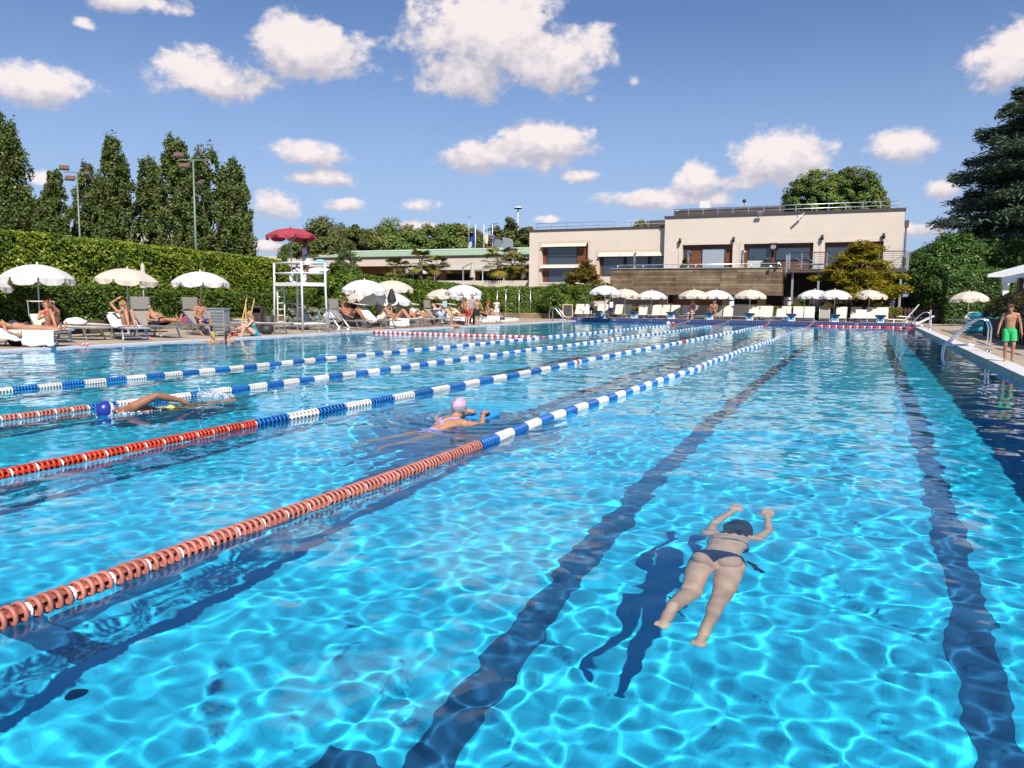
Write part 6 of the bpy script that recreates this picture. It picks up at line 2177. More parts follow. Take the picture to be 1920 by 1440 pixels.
tag(MB().box((0, 0, 0), (.5, .3, .12)).ball((0, 0, .08), (.24, .14, .07), 12).build('folded_cloth', mat('blue_cloth', (.25, .48, .62), .8), None, dp(600, 492, (A1 - CAM).dot(FW) + .8) + Vector((0, 0, -.03))), 'pale blue cloth lying on the tower rail beside the lifeguard', 'cloth')

# ------------------------------------------------------------------ small things on the left deck
brown_m = mat('bin_brown', (.045, .032, .03), .55, noise=(8, .2))
p = g(483, 609, LZ); p = dp(483, 606, 29.5)
bn = empty('litter_bin', (p.x, p.y, LZ), R(25), 'tall dark brown litter bin with a wide slot', 'litter bin')
hb = dp(483, 574, 29.5).z - LZ
MB().span((-.20, -.2, 0), (.20, .2, hb * .74)).build('body', brown_m, bn, bevel=.01)
MB().span((-.21, -.21, hb * .92), (.21, .21, hb)).build('lid', brown_m, bn, bevel=.015)
b = MB()
for sx in (-1, 1): b.span((sx * .19 - .02, -.2, hb * .74), (sx * .19 + .02, .2, hb * .92))
b.build('side_post', brown_m, bn)
MB().span((-.17, .05, hb * .74), (.17, .1, hb * .92)).build('slot_back', dark_m, bn)
pot_m = mat('dark_pot', (.03, .03, .033), .6)
for px, py, dpt, lab, w_ in ((503, 606, 29.6, 'round black plant pot holding the silvery bush by the litter bin', .24), (500, 620, 27.6, 'low black planter under the flat lounger near the tower', .2)):
    p = dp(px, py, dpt)
    e = empty('plant_pot', (p.x, p.y, LZ), 0, lab, 'plant pot', 'black plant pots by the litter bin')
    hh = .62 if w_ > .22 else .30
    MB().lathe([(0, 0), (w_ * .8, 0), (w_, hh), (w_ * .92, hh), (w_ * .85, hh * .9), (0, hh * .9)], (0, 0, 0), 18).build('pot', pot_m, e)
stick_m = mat('bamboo', (.50, .30, .10), .6, noise=(8, .3))
for i, (x0, y0, x1, y1) in enumerate(((449, 610, 463, 558), (461, 612, 461, 562), (463, 611, 477, 560))):
    a, c = dp(x0, y0, 28.6), dp(x1, y1, 29.2)
    a = Vector((a.x, a.y, LZ))
    o = MB().tube([a * 0, (c - a) * .5, (c - a)], [.028, .026, .02], 7).build('bamboo_cane', stick_m, None, a)
    tag(o, ['thick leaning bamboo cane left of the litter bin', 'upright thin bamboo cane in the middle of three', 'bamboo cane leaning towards the litter bin'][i], 'cane', 'bamboo canes in the flower bed')
p = dp(404, 612, 27.6)
e = empty('equipment_box', (p.x, p.y, LZ), R(22), 'grey louvred equipment box behind the seated boy', 'equipment box')
MB().span((-.42, -.25, 0), (.42, .25, .86)).build('housing', grey_metal, e, bevel=.01)
b = MB()
for i in range(7): b.span((-.05, -.275, .14 + i * .1), (.40, -.25, .19 + i * .1))
b.build('louvre', alu, e)
MB().span((-.45, -.28, .86), (.45, .28, .91)).build('lid', alu, e)
# beach bags, sandals
b = MB().ball((0, 0, .14), (.38, .17, .15), 14).ball((-.22, -.02, .12), (.18, .16, .13), 12)
b.tube([(-.2, 0, .26), (-.1, .02, .36), (.1, .02, .36), (.2, 0, .26)], .015, 6)
tag(b.build('black_bag', black_cloth, None, L1.location + Vector((-.18, .10, 0))), 'black bag lying under the sleeping woman\'s lounger', 'bag')
pk = mat('pink_rubber', (.6, .10, .16), .5)
p = g(158, 647.5, LZ)
e = empty('flip_flops', p, .4, 'pair of pink flip flops at the pool edge', 'flip flops')
for q in (-1, 1):
    MB().ball((0, q * .09, .012), (.13, .05, .014), 14).build('sole', pk, e)
    MB().tube([(.0, q * .09 - .04, .02), (.06, q * .09, .06), (.0, q * .09 + .04, .02)], .010, 6).build('strap', mat('strap_white', (.75, .72, .72), .5) if q < 0 else bpy.data.materials['strap_white'], e)
p = dp(352, 603, 27.6)
tag(MB().box((0, 0, .10), (.46, .18, .20)).ball((0, 0, .20), (.20, .09, .06), 12).tube([(-.15, 0, .2), (0, 0, .36), (.15, 0, .2)], .012, 6).build('beach_bag', mat('bag_blue', (.05, .10, .32), .7, noise=(7, .5, (.45, .06, .04))), None, (p.x, p.y, .42)), 'blue and red beach bag on the lounger left of the seated boy', 'bag')
p = dp(437, 613, 26.3)
tag(MB().ball((0, 0, .05), (.18, .12, .06), 12).build('red_cloth', CL['red'], None, (p.x, p.y, LZ)), 'small red cloth lying on the deck under a lounger', 'cloth')
p = g(303, 634, LZ)
tag(MB().ball((0, 0, .015), (.16, .08, .02), 12).build('red_sandal', CL['red'], None, (p.x - .8, p.y + .3, LZ)), 'red sandals lying under the man\'s lounger', 'sandals')
p = dp(813, 604, 41)
tag(MB().ball((0, 0, .14), (.2, .13, .15), 12).tube([(-.1, 0, .26), (0, 0, .4), (.1, 0, .26)], .012, 6).build('red_bag', CL['red'], None, (p.x, p.y, LZ)), 'red bag under the lounger of the girl in yellow', 'bag')
# lamp globes of the hedge lighting
for px, py, dpt, lab in ((360, 567, 29.6, 'grey mushroom lamp behind the seated boy'),):
    p = dp(px, py, dpt)
    e = empty('garden_lamp', (p.x, p.y, LZ), 0, lab, 'lamp')
    MB().tube([(0, 0, 0), (0, 0, p.z - LZ)], .035, 8).build('post', grey_metal, e)
    MB().lathe([(0, .09), (.12, .06), (.17, 0), (.05, -.02), (0, -.02)], (0, 0, p.z - LZ), 14).build('cap', alu, e)
# low stone walls at the foot of the hedges
stone_m = tile_mat('rough_stone_wall', (.24, .17, .10), (.33, .24, .14), (.10, .075, .05), .34, .17, .9, .012, rot=(R(90), 0, R(90)), offset=.5, bump=.6, wear=.5)
for (a, c, z, lab) in (((-6.75, 3, 0), (-6.75, 21, 0), .45, 'low rough stone wall along the first hedge'), ((-7.9, 22, 0), (-8.1, 33, 0), .42, 'low rough stone wall behind the litter bin'), ((-7.0, 34, 0), (-6.3, 51, 0), .40, 'low rough stone wall behind the crowd of loungers')):
    o = MB().bar((0, 0, (z + LZ) / 2), (c[0] - a[0], c[1] - a[1], (z + LZ) / 2), .35, z).build('stone_wall', stone_m, None, (a[0], a[1], 0))
    tag(o, lab, 'wall')
o = MB().bar((0, 0, .25), (6.6, 2.2, .25), .3, .42).build('stone_wall', tile_mat('rough_stone_wall_end', (.24, .17, .10), (.33, .24, .14), (.10, .075, .05), .34, .17, .9, .012, rot=(R(90), 0, 0), offset=.5, bump=.6, wear=.5), None, (-8.6, 53.0, 0))
tag(o, 'low stone wall at the foot of the end hedge behind the poles', 'wall')
# fence poles in front of the end hedge
for i, (px, yb, yt) in enumerate(((932, 598, 545), (948, 597, 544), (973, 597, 545), (994, 597, 544), (1015, 596, 544), (1068, 590, 560))):
    a = g(px, yb, LZ)
    hh = zoff(px, yt, a.x, a.y)
    tag(MB().tube([(0, 0, 0), (0, 0, hh - LZ)], .035, 8).ball((0, 0, hh - LZ), .05, 8).build('fence_pole', alu, None, a), ['thin metal pole left of the man in blue trunks', 'thin metal pole right behind the man in blue trunks', 'third thin metal pole from the left before the end hedge', 'fourth thin metal pole from the left before the end hedge', 'fifth thin metal pole from the left before the end hedge', 'short thin pole between the chalkboard and far loungers'][i], 'pole', 'thin metal poles before the end hedge')
# pale footbath
fb = empty('footbath', (-4.6, 44.5, LZ), 0, 'pale shallow footbath with a white rim at the far left corner', 'footbath')
MB().lathe([(2.6, 0), (2.6, .16), (2.2, .16), (2.2, .06), (0, .06)], (0, 0, 0), 40).build('rim', coping_m, fb).scale = (.9, 1.6, 1)
MB().lathe([(2.2, .10), (0, .10)], (0, 0, 0), 40).build('water_sheet', mat('shallow_water', (.45, .62, .66), .1), fb).scale = (.9, 1.6, 1)
p = g(930, 603, LZ)
tag(MB().span((-.9, -.5, 0), (.9, .6, .55)).build('concrete_block', lip_m, None, (-5.6, 47.4, LZ)), 'low concrete block beside the footbath', 'block')
# pool ladders
def handrails(loc, rz, label, dx=1.05, hgt=.82, sp=.55, wz=0.0, grp='pool ladders'):
    """two bent tubes: feet on the deck, ends in the water towards +X"""
    rt = empty('pool_ladder', loc, rz, label, 'pool ladder', grp)
    for q in (-1, 1):
        y = q * sp / 2
        pts = [(-.55, y, 0), (-.55, y, hgt * .72), (-.50, y, hgt * .9), (-.38, y, hgt), (-.24, y, hgt * .98), (-.10, y, hgt * .86), (.40, y, hgt * .22), (.47, y, hgt * .05), (.49, y, -.25), (.49, y, -1.2)]
        o = MB().tube(pts, .022, 10).build('handrail', steel, rt); receiver(o)
        MB().lathe([(0, .03), (.045, .025), (.05, 0)], (-.55, y, 0), 10).build('rosette', steel, rt)
        o = MB().tube([(-.55, y, .18), (.48, y, .14)], .012, 8).build('tie_rod', steel, rt); receiver(o)
    for i in range(3):
        o = MB().box((.49, 0, -.3 - .28 * i), (.08, sp, .03)).build('tread', steel, rt); receiver(o)
    return rt
handrails((20.42, 23.6, RZ), R(180), 'chrome pool ladder in the middle of the right edge', hgt=.86)
handrails((20.45, 45.6, RZ), R(180), 'chrome pool ladder at the far end of the right edge', hgt=.86)
handrails((-.15, 24.1, LZ), R(0), 'chrome pool ladder on the left edge before the crowd', hgt=.92, sp=.6)
handrails((-.15, 47.5, LZ), R(0), 'chrome pool ladder in the far left corner', hgt=.92, sp=.6)
# chalkboard
p = on_y(1056, 602, 50.7)
e = empty('chalkboard', (p.x - .1, 51.8, LZ), R(15), 'small chalkboard in a light wooden frame at the far left corner', 'chalkboard')
e.rotation_euler = (R(-8), 0, R(18))
MB().span((-.30, 0, .25), (.30, .02, 1.05)).build('board', mat('slate', (.035, .037, .04), .7, noise=(5, .4)), e)
b = MB()
for x in (-.33, .33): b.span((x - .03, -.01, 0), (x + .03, .03, 1.12))
b.span((-.3, -.01, 1.05), (.3, .03, 1.12)); b.span((-.3, -.01, .19), (.3, .03, .25))
b.build('frame', mat('pale_wood', (.48, .33, .18), .6), e)
tag(MB().box((0, 0, .3), (.5, .4, .6)).box((0, 0, .63), (.6, .5, .06)).build('stone_pedestal', stone_m, None, (-1.6, 54.2, LZ)), 'squat stone pedestal behind the chalkboard', 'pedestal')
# blue kickboards and floats at the blocks
for i, (px, lab) in enumerate(((1131, 'blue swim float lying beside starting block 1'), (1471, 'blue swim float lying left of starting block 6'))):
    p = on_y(px, 596, 51.3)
    tag(MB().ball((0, 0, .05), (.36 if i == 0 else .25, .15, .05), 14).build('swim_float', CL['blue'] if False else mat('float_blue' + str(i), (.02, .20, .55), .5), None, (p.x, 51.28, FZ)), lab, 'float', 'blue floats by the blocks')
# mushroom lights and posts at the far hedge
for px, py, Y, lab in ((1372, 562, 57.3, 'pale bollard lamp under the terrace near block 4'), (1480, 562, 57.8, 'grey domed bollard lamp in the shade below the balcony'), (1672, 566, 57.6, 'white bollard lamp at the right end of the low hedge')):
    p = on_y(px, py, Y)
    e = empty('bollard_lamp', (p.x, Y, 0), 0, lab, 'lamp', 'bollard lamps behind the far hedge')
    MB().lathe([(0, 0), (.16, 0), (.16, p.z - .06), (0, p.z - .06)], (0, 0, 0), 14).build('post', white_metal if px != 1480 else grey_metal, e)
    MB().lathe([(0, .24), (.14, .22), (.22, .10), (.22, .02), (0, 0)], (0, 0, p.z - .05), 14).build('cap', alu, e)
p = on_y(1683, 590, 57)
tag(MB().span((-.22, -.2, 0), (.22, .2, on_y(1683, 576, 57).z)).build('stone_pillar', stone_m, None, (p.x, 57, 0)), 'short stone pillar between the low hedge and the wooden gate', 'pillar')
gate = empty('wooden_gate', (on_y(1725, 590, 60).x, 60, RZ), 0, 'dark brown slatted wooden gate in the shade right of the low hedge', 'gate')
gx0, gx1 = on_y(1689, 590, 60).x - gate.location.x, on_y(1756, 590, 60).x - gate.location.x
hg = on_y(1710, 577, 60).z - RZ
gm = mat('gate_brown', (.075, .040, .032), .7)
b = MB()
n = int((gx1 - gx0) / .22)
for i in range(n): b.span((gx0 + i * .22, 0, .05), (gx0 + i * .22 + .12, .03, hg))
b.build('slats', gm, gate)
MB().span((gx0, .03, hg * .78), (gx1, .07, hg * .88)).span((gx0, .03, .15), (gx1, .07, .25)).build('rails', gm, gate)
bnm = mat('black_bin', (.02, .018, .018), .6)
p = on_y(1757, 595, 59.0)
e = empty('waste_bin', (p.x, 59.0, RZ), 0, 'dark round waste bin in the shade beside the gate', 'litter bin')
MB().lathe([(0, 0), (.36, 0), (.40, 1.15), (0, 1.15)], (0, 0, 0), 18).build('drum', bnm, e)
MB().lathe([(.42, 0), (.40, .1), (.2, .2), (0, .22)], (0, 0, 1.15), 18).build('lid', bnm, e)
# far van-like kiosk glimpsed past the corner
p = on_y(1703, 560, 75)
e = empty('parked_van', (p.x + .6, 75, 0), 0, 'dark van half hidden behind the gate beyond the clubhouse', 'van')
MB().span((-1.4, 0, .35), (1.4, 4.2, 1.3)).build('body', mat('van_dark', (.02, .022, .025), .3), e, bevel=.15)
MB().span((-1.25, .5, 1.3), (1.25, 3.8, 2.05)).build('cab', glass_m, e, bevel=.12)
for x in (-1.2, 1.2):
    for y in (.8, 3.4):
        MB().lathe([(0, -.1), (.33, -.1), (.33, .1), (0, .1)], (0, 0, 0), 14).build('wheel', bnm, e).matrix_local = Matrix.Translation((x, y, .33)) @ Matrix.Rotation(R(90), 4, 'Y')
# white reclining chair and tilted reel cover at the far right corner
p = on_y(1697, 604, 52.3)
wc = empty('white_recliner', (p.x, 52.3, FZ - .02), R(0), 'white plastic recliner at the far right corner of the pool', 'recliner')
wp = mat('white_plastic', (.80, .78, .78), .35)
b = MB().bar((-.95, 0, .22), (.0, 0, .20), .55, .05).bar((0, 0, .20), (.55, 0, .95), .55, .05).bar((.42, 0, .78), (.68, 0, 1.12), .42, .05)
b.build('shell', wp, wc, bevel=.02)
MB().bar((-.35, -.28, .42), (.25, -.28, .38), .05, .05).bar((-.35, .28, .42), (.25, .28, .38), .05, .05).build('armrest', wp, wc)
for x in (-.6, .1):
    for q in (-1, 1): MB().bar((x, q * .24, .2), (x - .05, q * .26, 0), .05, .05).build('leg', wp, wc)
p = on_y(1714, 612, 49.8)
tag(MB().bar((-.45, 0, .12), (.45, .1, .62), .7, .05).bar((-.35, .1, .0), (-.35, .1, .3), .06, .06).bar((.35, .1, 0), (.35, .1, .55), .06, .06).build('sloping_board', wp, None, (20.95, 49.6, RZ)), 'sloping white plastic board behind the far right ladder', 'board')
tag(MB().span((-.05, -.05, 0), (.05, .05, .95)).build('wooden_post', mat('sand_post', (.42, .30, .16), .7), None, (21.35, 51.2, RZ)), 'short sandy post next to the far right ladder', 'post')
# turquoise inflatables
turq = mat('turquoise_vinyl', (.03, .42, .50), .25, noise=(6, .15), coat=.3)
p = g(1835, 628, RZ)
tq = empty('inflatable_raft', (22.75, 39.2, RZ), R(-12), 'stack of turquoise inflatable air beds beside the planter', 'air bed')
for i, (dy, w_) in enumerate(((0, .62), (.05, .66), (-.04, .56))):
    o = MB()
    z = .16 + .30 * i
    o.tube([(-w_, dy - .18, z), (w_, dy - .18, z)], .14, 12).tube([(-w_ * .95, dy + .1, z + .02), (w_ * .95, dy + .1, z + .02)], .14, 12).tube([(-w_ * .9, dy + .36, z), (w_ * .9, dy + .36, z)], .14, 12)
    for q in (-1, 1): o.ball((q * w_, dy - .18, z), .14, 10)
    o.build('air_bed', turq, tq)
# planter with a shrub, pergola
pl_m = mat('planter_slats_brown', (.12, .07, .045), .7, noise=(5, .3))
pl = empty('planter_box', (23.0, 31.0, RZ), 0, 'long low planter with dark upright slats along the right deck', 'planter')
MB().span((-.55, -6.4, 0), (.55, 6.6, .66)).build('box', mat('planter_stone', (.28, .22, .16), .85, noise=(4, .4)), pl)
for i in range(26): MB().span((-.60, -6.3 + i * .5, 0), (-.555, -6.18 + i * .5, .70)).build('slat', lamp_m, pl)
for i in range(3): MB().span((-.5 + i * .45, 6.605, 0), (-.36 + i * .45, 6.65, .70)).build('slat', lamp_m, pl)
rs_ = np.random.RandomState(77)
n_ = 26000
bx_ = rs_.uniform(-.62, .75, n_); by_ = rs_.uniform(-6.4, 6.7, n_)
top_ = .98 + .30 * np.sin(by_ * 1.3) * .5 + .22 * np.sin(by_ * 2.9 + 1)
hz_ = .55 + top_ * (1 - (bx_ / .85) ** 2) * rs_.uniform(.45, 1, n_) ** .6 * np.minimum(1, (6.9 - np.abs(by_)) * 1.2)
e = empty('planter_shrub', (23.0, 31.0, RZ), 0, 'dull green spreading shrub growing in the long planter', 'shrub')
Pp = np.stack([bx_, by_, hz_], 1)
link('foliage', leaf_mesh('foliage', Pp, np.stack([bx_ * 1.5, 0 * by_, np.ones(n_) * .7], 1), .055, .4, rs_, leaf_mat('dull_shrub_leaves', (.035, .045, .012), (.09, .085, .025), (.12, .06, .02), .6, .2, 1.3), up_bias=.4, jit=.7), None, e)
b = MB()
for i in range(40): b.tube([(0, -6.2 + i * .32, .5), (rs_.uniform(-.4, .4), -6.2 + i * .32 + rs_.uniform(-.3, .3), 1.1)], .012, 4)
b.build('stems', bark, e)
pw_m = mat('pergola_white', (.74, .74, .76), .6)
pg = empty('pergola', (on_y(1884, 560, 41).x + .35, 37.4, RZ), 0, 'white wooden pergola with slatted roof above the planter', 'pergola')
zt = on_y(1884, 531, 41).z - RZ
for (x, y) in ((-.35, 3.6), (-.35, -.8), (2.8, 3.6), (2.8, -.8), (-.35, -5)):
    MB().span((x - .12, y - .12, 0), (x + .12, y + .12, zt)).build('post', pw_m, pg, bevel=.01)
for x in (-.35, 2.8):
    MB().bar((x, 4.3, zt + .14), (x, -5.6, zt + .14), .16, .30).build('beam', pw_m, pg)
b = MB()
for i in range(26): b.bar((-1.0, 4.2 - i * .38, zt + .36), (3.3, 4.2 - i * .38, zt + .36), .08, .14)
b.build('rafters', pw_m, pg)
tag(MB().lathe([(0, .1), (.2, .05), (.28, -.15), (.2, -.3), (0, -.34)], (0, 0, 0), 14).build('hanging_hat', mat('straw', (.55, .38, .16), .8), None, (on_y(1896, 553, 36.3).x, 36.3, on_y(1896, 553, 36.3).z)), 'straw coloured hat hanging on the pergola post', 'hat')
tag(MB().span((-.08, -.3, -.45), (.08, .3, .45)).build('loudspeaker', lamp_m, None, (on_y(1912, 545, 36.4).x, 36.4, on_y(1912, 543, 36.4).z)), 'black loudspeaker fixed high on the pergola post', 'loudspeaker')
# floodlight masts behind the tall hedge
def floodmast(px_top, py_top, dpt, label, lamps):
    top = dp(px_top, py_top, dpt)
    rt = empty('floodlight_mast', (top.x, top.y, 0), 0, label, 'floodlight mast', 'floodlight masts behind the tall hedge')
    mp = mat('mast_green', (.16, .21, .18), .5, .2) if 'mast_green' not in bpy.data.materials else bpy.data.materials['mast_green']
    MB().tube([(0, 0, 0), (0, 0, top.z)], [.11, .06], 10).build('mast', mp, rt)
    ax_ = Vector((RT.x, RT.y, 0))
    MB().bar(ax_ * -1.1 + Vector((0, 0, top.z)), ax_ * 1.1 + Vector((0, 0, top.z)), .07, .07).build('crossarm', mp, rt)
    lm = mat('lamp_housing', (.10, .085, .075), .5) if 'lamp_housing' not in bpy.data.materials else bpy.data.materials['lamp_housing']
    lg_ = mat('lamp_front', (.15, .085, .065), .25) if 'lamp_front' not in bpy.data.materials else bpy.data.materials['lamp_front']
    for (u, v, a, yw) in lamps:
        c = ax_ * u + Vector((0, 0, top.z + v))
        Rm_ = Matrix.Rotation(yw, 3, 'Z') @ Matrix.Rotation(a, 3, 'X')
        h_ = MB().box((0, 0, 0), (.78, .12, .50), Rm_).build('lamp', lm, rt, c)
        MB().box(Rm_ @ Vector((0, -.09, 0)), (.70, .03, .44), Rm_).build('glass', lg_, h_)
floodmast(144, 323, 66, 'floodlight mast with rusty lamps rising left of the middle poplars', [(-1.05, .35, -.75, .9), (-.6, -.5, -.75, .7), (.75, .55, .35, -.3), (.95, -.35, .55, -.2), (.75, -2.0, -.9, -.4)])
floodmast(362, 300, 60, 'floodlight mast with dark lamps standing before the wide poplar', [(-1.1, .35, -.8, .5), (-.7, -.45, -.8, .5), (.55, .55, .5, -.7), (.95, -.2, .5, -.8), (.5, -1.7, -.8, -.3)])

# ------------------------------------------------------------------ who is where
def on_lounger(l, dx=0.0, dz=0.0):
    c, s = math.cos(l.rotation_euler[2]), math.sin(l.rotation_euler[2])
    return (l.location[0] + dx * c, l.location[1] + dx * s, l.location[2] + dz), l.rotation_euler[2] - R(90)
def dirl(rz, v):        # a world direction in the person's own frame
    c, s = math.cos(-rz), math.sin(-rz)
    return (v[0] * c - v[1] * s, v[0] * s + v[1] * c, v[2])
def face(x, y):         # rotation that makes a person look at the camera
    return math.atan2(CAM.y - y, CAM.x - x) - R(90)
TOCAM = lambda x, y: Vector((CAM.x - x, CAM.y - y, 0)).normalized()

# boy in green shorts on the right deck
p = g(1889, 678, RZ)
hb = zoff(1893, 568, p.x, p.y) - RZ
person((p.x, p.y, RZ), face(p.x, p.y) + R(6), POSE(STAND, pelvis=(0, -.0, .93), head=(.03, .085, 1.565), kR=(.09, .06, .49), kL=(-.11, .10, .50), aR=(.07, -.06, .085), aL=(-.10, .03, .10), tR=(.10, .12, .028), tL=(-.13, .20, .03),
       eR=(.25, -.02, 1.12), wR=(.30, .05, .86), eL=(-.25, .0, 1.12), wL=(-.29, .08, .87)), 'boy in bright green swim shorts walking barefoot on the right deck', h=hb * 1.0, skin='tan', hair=('fringe', 'brown'), wear=[('trunks', 'green', .80)], gaze=(.25, 1, -.55), headup=(0.05, .3, 1), build=.92, voxel=.008)

# woman under water: every joint where the photograph shows it through the surface
d = .34
hc = under(1368, 985, .42)
ft = under(1262, 1165, .42)
ax2 = (hc - ft); ax2.z = 0
ang = math.atan2(ax2.y, ax2.x)
org_ = under(1338, 1052, .40)
rzS = ang - R(88)
DIVE = dict(pelvis=(0, 0, 0), neck=(.02, .53, -.02), head=(.03, .68, -.02), sR=(.165, .50, -.02), sL=(-.135, .49, -.02), eR=(.215, .74, -.04), eL=(-.135, .76, -.03), wR=(.19, .96, .03), wL=(-.05, 1.0, .03),
            hR=(.078, -.05, -.01), hL=(-.078, -.05, -.01), kR=(.075, -.47, -.08), kL=(-.085, -.45, -.10), aR=(.065, -.87, -.02), aL=(-.105, -.82, .05), tR=(.055, -1.02, -.07), tL=(-.125, -.95, -.0))
# face down: forward of the trunk points to the floor, so right and left swap sides
DV = {}
for k_, v_ in DIVE.items(): DV[k_] = v_
sw = {}
for k_, v_ in DV.items():
    if k_[-1] in 'RL' and len(k_) == 2: sw[k_[0] + ('L' if k_[1] == 'R' else 'R')] = v_
    else: sw[k_] = v_
sw = {k_: v_ for k_, v_ in sw.items()}
# a prone body: the trunk's right hand side lies at +x when seen from above, heading +y
pr = {k_: v_ for k_, v_ in DIVE.items()}
bik = lambda t_, r_, f_: np.where(f_ < 0, (np.abs(r_) - .012 < (t_ + .25) * .60), (np.abs(r_) - .02 < (t_ + .26) * .6))
dv_o = person((org_.x + .02, org_.y + .03, org_.z), rzS, pr, 'woman in a navy bikini gliding under water with arms stretched ahead', h=1.66, sex='f', skin='pale', hair=('long', 'dark', (.12, -1, .25)),
       wear=[('bikini_top', 'navy'), ('bikini_bottom', 'navy', .10, bik)], gaze=(0, .3, -1), headup=(0, 1, .1), voxel=.0075, hand={'R': ((.0, .9, .35), (0, .3, -1)), 'L': ((.12, .9, .35), (0, .3, -1))}, curl=.25, build=.90)
receiver(dv_o)
# ribbon ends of the bikini trail from her hip
b = MB()
for q in (0, 1):
    b.tube([(.150, .03, .0), (.20, -.03 - .02 * q, .02), (.215 + .03 * q, -.10 - .02 * q, .03)], [.010, .012, .016], 7)
o = b.build('bikini_ribbon', CL['navy'], dv_o); receiver(o)

# kickboard swimmer, seen from behind
p = g(852, 790, 0)
kb = under(800, 798, .16)
hd_ = g(865, 772, .14)
rzK = math.atan2(8.56 - 6.18, .45) - R(90)
KICK = dict(pelvis=(0, 0, -.14), neck=(0, .50, .015), head=(0, .60, .13), sR=(.16, .44, -.01), sL=(-.16, .44, -.01), eR=(.25, .66, -.05), eL=(-.22, .68, -.05), wR=(.13, .90, .055), wL=(-.09, .90, .055),
            hR=(.09, -.05, -.15), hL=(-.09, -.05, -.15), kR=(.11, -.45, -.19), kL=(-.13, -.44, -.15), aR=(.10, -.84, -.17), aL=(-.17, -.83, -.12), tR=(.11, -.98, -.20), tL=(-.19, -.97, -.16))
ko = Vector((14.13, 6.70, 0))
pinkcap = lambda x, y, z: (z > .06 and x > .01) or (-.012 < z < .004)
k_o = person((ko.x, ko.y, 0.02), R(-4), KICK, 'kickboard swimmer in a lilac swimsuit and silver and pink cap, seen from behind', h=1.66, sex='f', skin='tan', cap=(cap_s, cap_p, pinkcap), wear=[('open_suit', 'violet')], gaze=(.1, 1, .0), headup=(0, -.1, 1),
       hand={'R': ((-.15, 1, .05), (0, .1, -1)), 'L': ((.15, 1, .05), (0, .1, -1))}, curl=.7, voxel=.008)
receiver(k_o)
V, F = [], []
b = MB()
out = []
for i in range(13): 
    t_ = math.pi * i / 12
    out.append((.155 * math.cos(t_), .13 + .16 * math.sin(t_)))
out = [(.15, -.17), ] + out + [(-.15, -.17)]
n = len(out)
b.add([(x, y, .0) for x, y in out] + [(x, y, .04) for x, y in out], [tuple(range(n - 1, -1, -1)), tuple(range(n, 2 * n))] + [(i, (i + 1) % n, n + (i + 1) % n, n + i) for i in range(n)])
kbd = tag(b.build('kickboard', mat('kickboard_foam', (.02, .26, .62), .6), None, (ko.x + .05, ko.y + 1.04, -.01), bevel=.012), 'blue foam kickboard held out in front of the silver capped swimmer', 'kickboard')
kbd.rotation_euler = (R(4), 0, R(-6)); receiver(kbd)

# freestyle swimmer coming towards the camera
so_ = g(212, 771, .05)
rzF = math.atan2(6.15 - 7.9, 10.15 - 10.45) - R(90)
FREE = dict(pelvis=(0, 0, -.17), neck=(0, .50, -.03), head=(0, .66, -.0), sL=(-.13, .44, .04), sR=(.17, .46, -.10), eL=(-.24, .24, .15), wL=(-.29, -.04, .07), eR=(.20, .74, -.16), wR=(.16, 1.0, -.18),
            hR=(.09, -.04, -.19), hL=(-.09, -.04, -.16), kR=(.10, -.45, -.18), kL=(-.10, -.45, -.10), aR=(.10, -.84, -.18), aL=(-.10, -.84, -.04), tR=(.11, -.98, -.22), tL=(-.11, -.98, -.06))
fo = Vector((10.56, 6.63, 0))
whitecap = lambda x, y, z: y < -.02
f_o = person((fo.x, fo.y, .03), R(172), FREE, 'freestyle swimmer with a blue and white cap, elbow raised high', h=1.74, skin='deep', build=1.18, cap=(cap_b, cap_w, lambda x, y, z: z < .03), wear=[('briefs', 'yellow')], gaze=(0, .35, -1), headup=(0, 1, .15),
       hand={'L': ((-.25, -.8, -.6), (0, -.6, .8)), 'R': ((0, 1, 0), (0, 0, -1))}, curl=.5, voxel=.008)
receiver(f_o)
# splash behind the feet and foam along the body
foam_m = bpy.data.materials.new('foam_drops')
foam_m.use_nodes = True
q_ = foam_m.node_tree.nodes['Principled BSDF']
q_.inputs['Base Color'].default_value = (.80, .86, .92, 1); q_.inputs['Roughness'].default_value = .15
q_.inputs['Transmission Weight'].default_value = .45; q_.inputs['IOR'].default_value = 1.33
def splash(name, c, ext, n, seed, label, peak=.25, rmin=.006, rmax=.022, streaks=0):
    rs = np.random.RandomState(seed)
    b = MB()
    for i in range(n):
        u, v = rs.normal(0, .45, 2)
        hgt = peak * math.exp(-(u * u + v * v) * 1.2) * rs.uniform(0, 1) ** 1.3
        r_ = rs.uniform(rmin, rmax) * (1.0 if hgt < peak * .4 else .6)
        b.ball((u * ext[0], v * ext[1], hgt), (r_ * rs.uniform(.7, 1.6), r_ * rs.uniform(.7, 1.6), r_ * rs.uniform(.6, 2.0)), 6)
    for i in range(streaks):
        u, v = rs.normal(0, .35, 2)
        a = Vector((u * ext[0], v * ext[1], -.01))
        t_ = a + Vector((rs.normal(0, .05), rs.normal(0, .05), peak * rs.uniform(.5, 1.1)))
        b.tube([a, a.lerp(t_, .5), t_], [.016, .009, .003], 6)
    o = b.build(name, foam_m, None, c)
    return tag(o, label, 'splash', None, 'stuff')
p = g(398, 744, 0)
splash('splash', (p.x, p.y, .0), (.24, .16), 520, 1, 'white water splash kicked up behind the freestyle swimmer', .13, .003, .010, streaks=3)
p = g(262, 772, 0)
splash('splash', (p.x, p.y, 0), (.14, .42), 300, 2, 'thin foam trailing along the freestyle swimmer\'s side', .035, .002, .008)
p = g(205, 775, 0)
splash('splash', (p.x - .02, p.y + .0, 0), (.16, .16), 110, 3, 'fine droplets around the blue swim cap', .12, .003, .008)
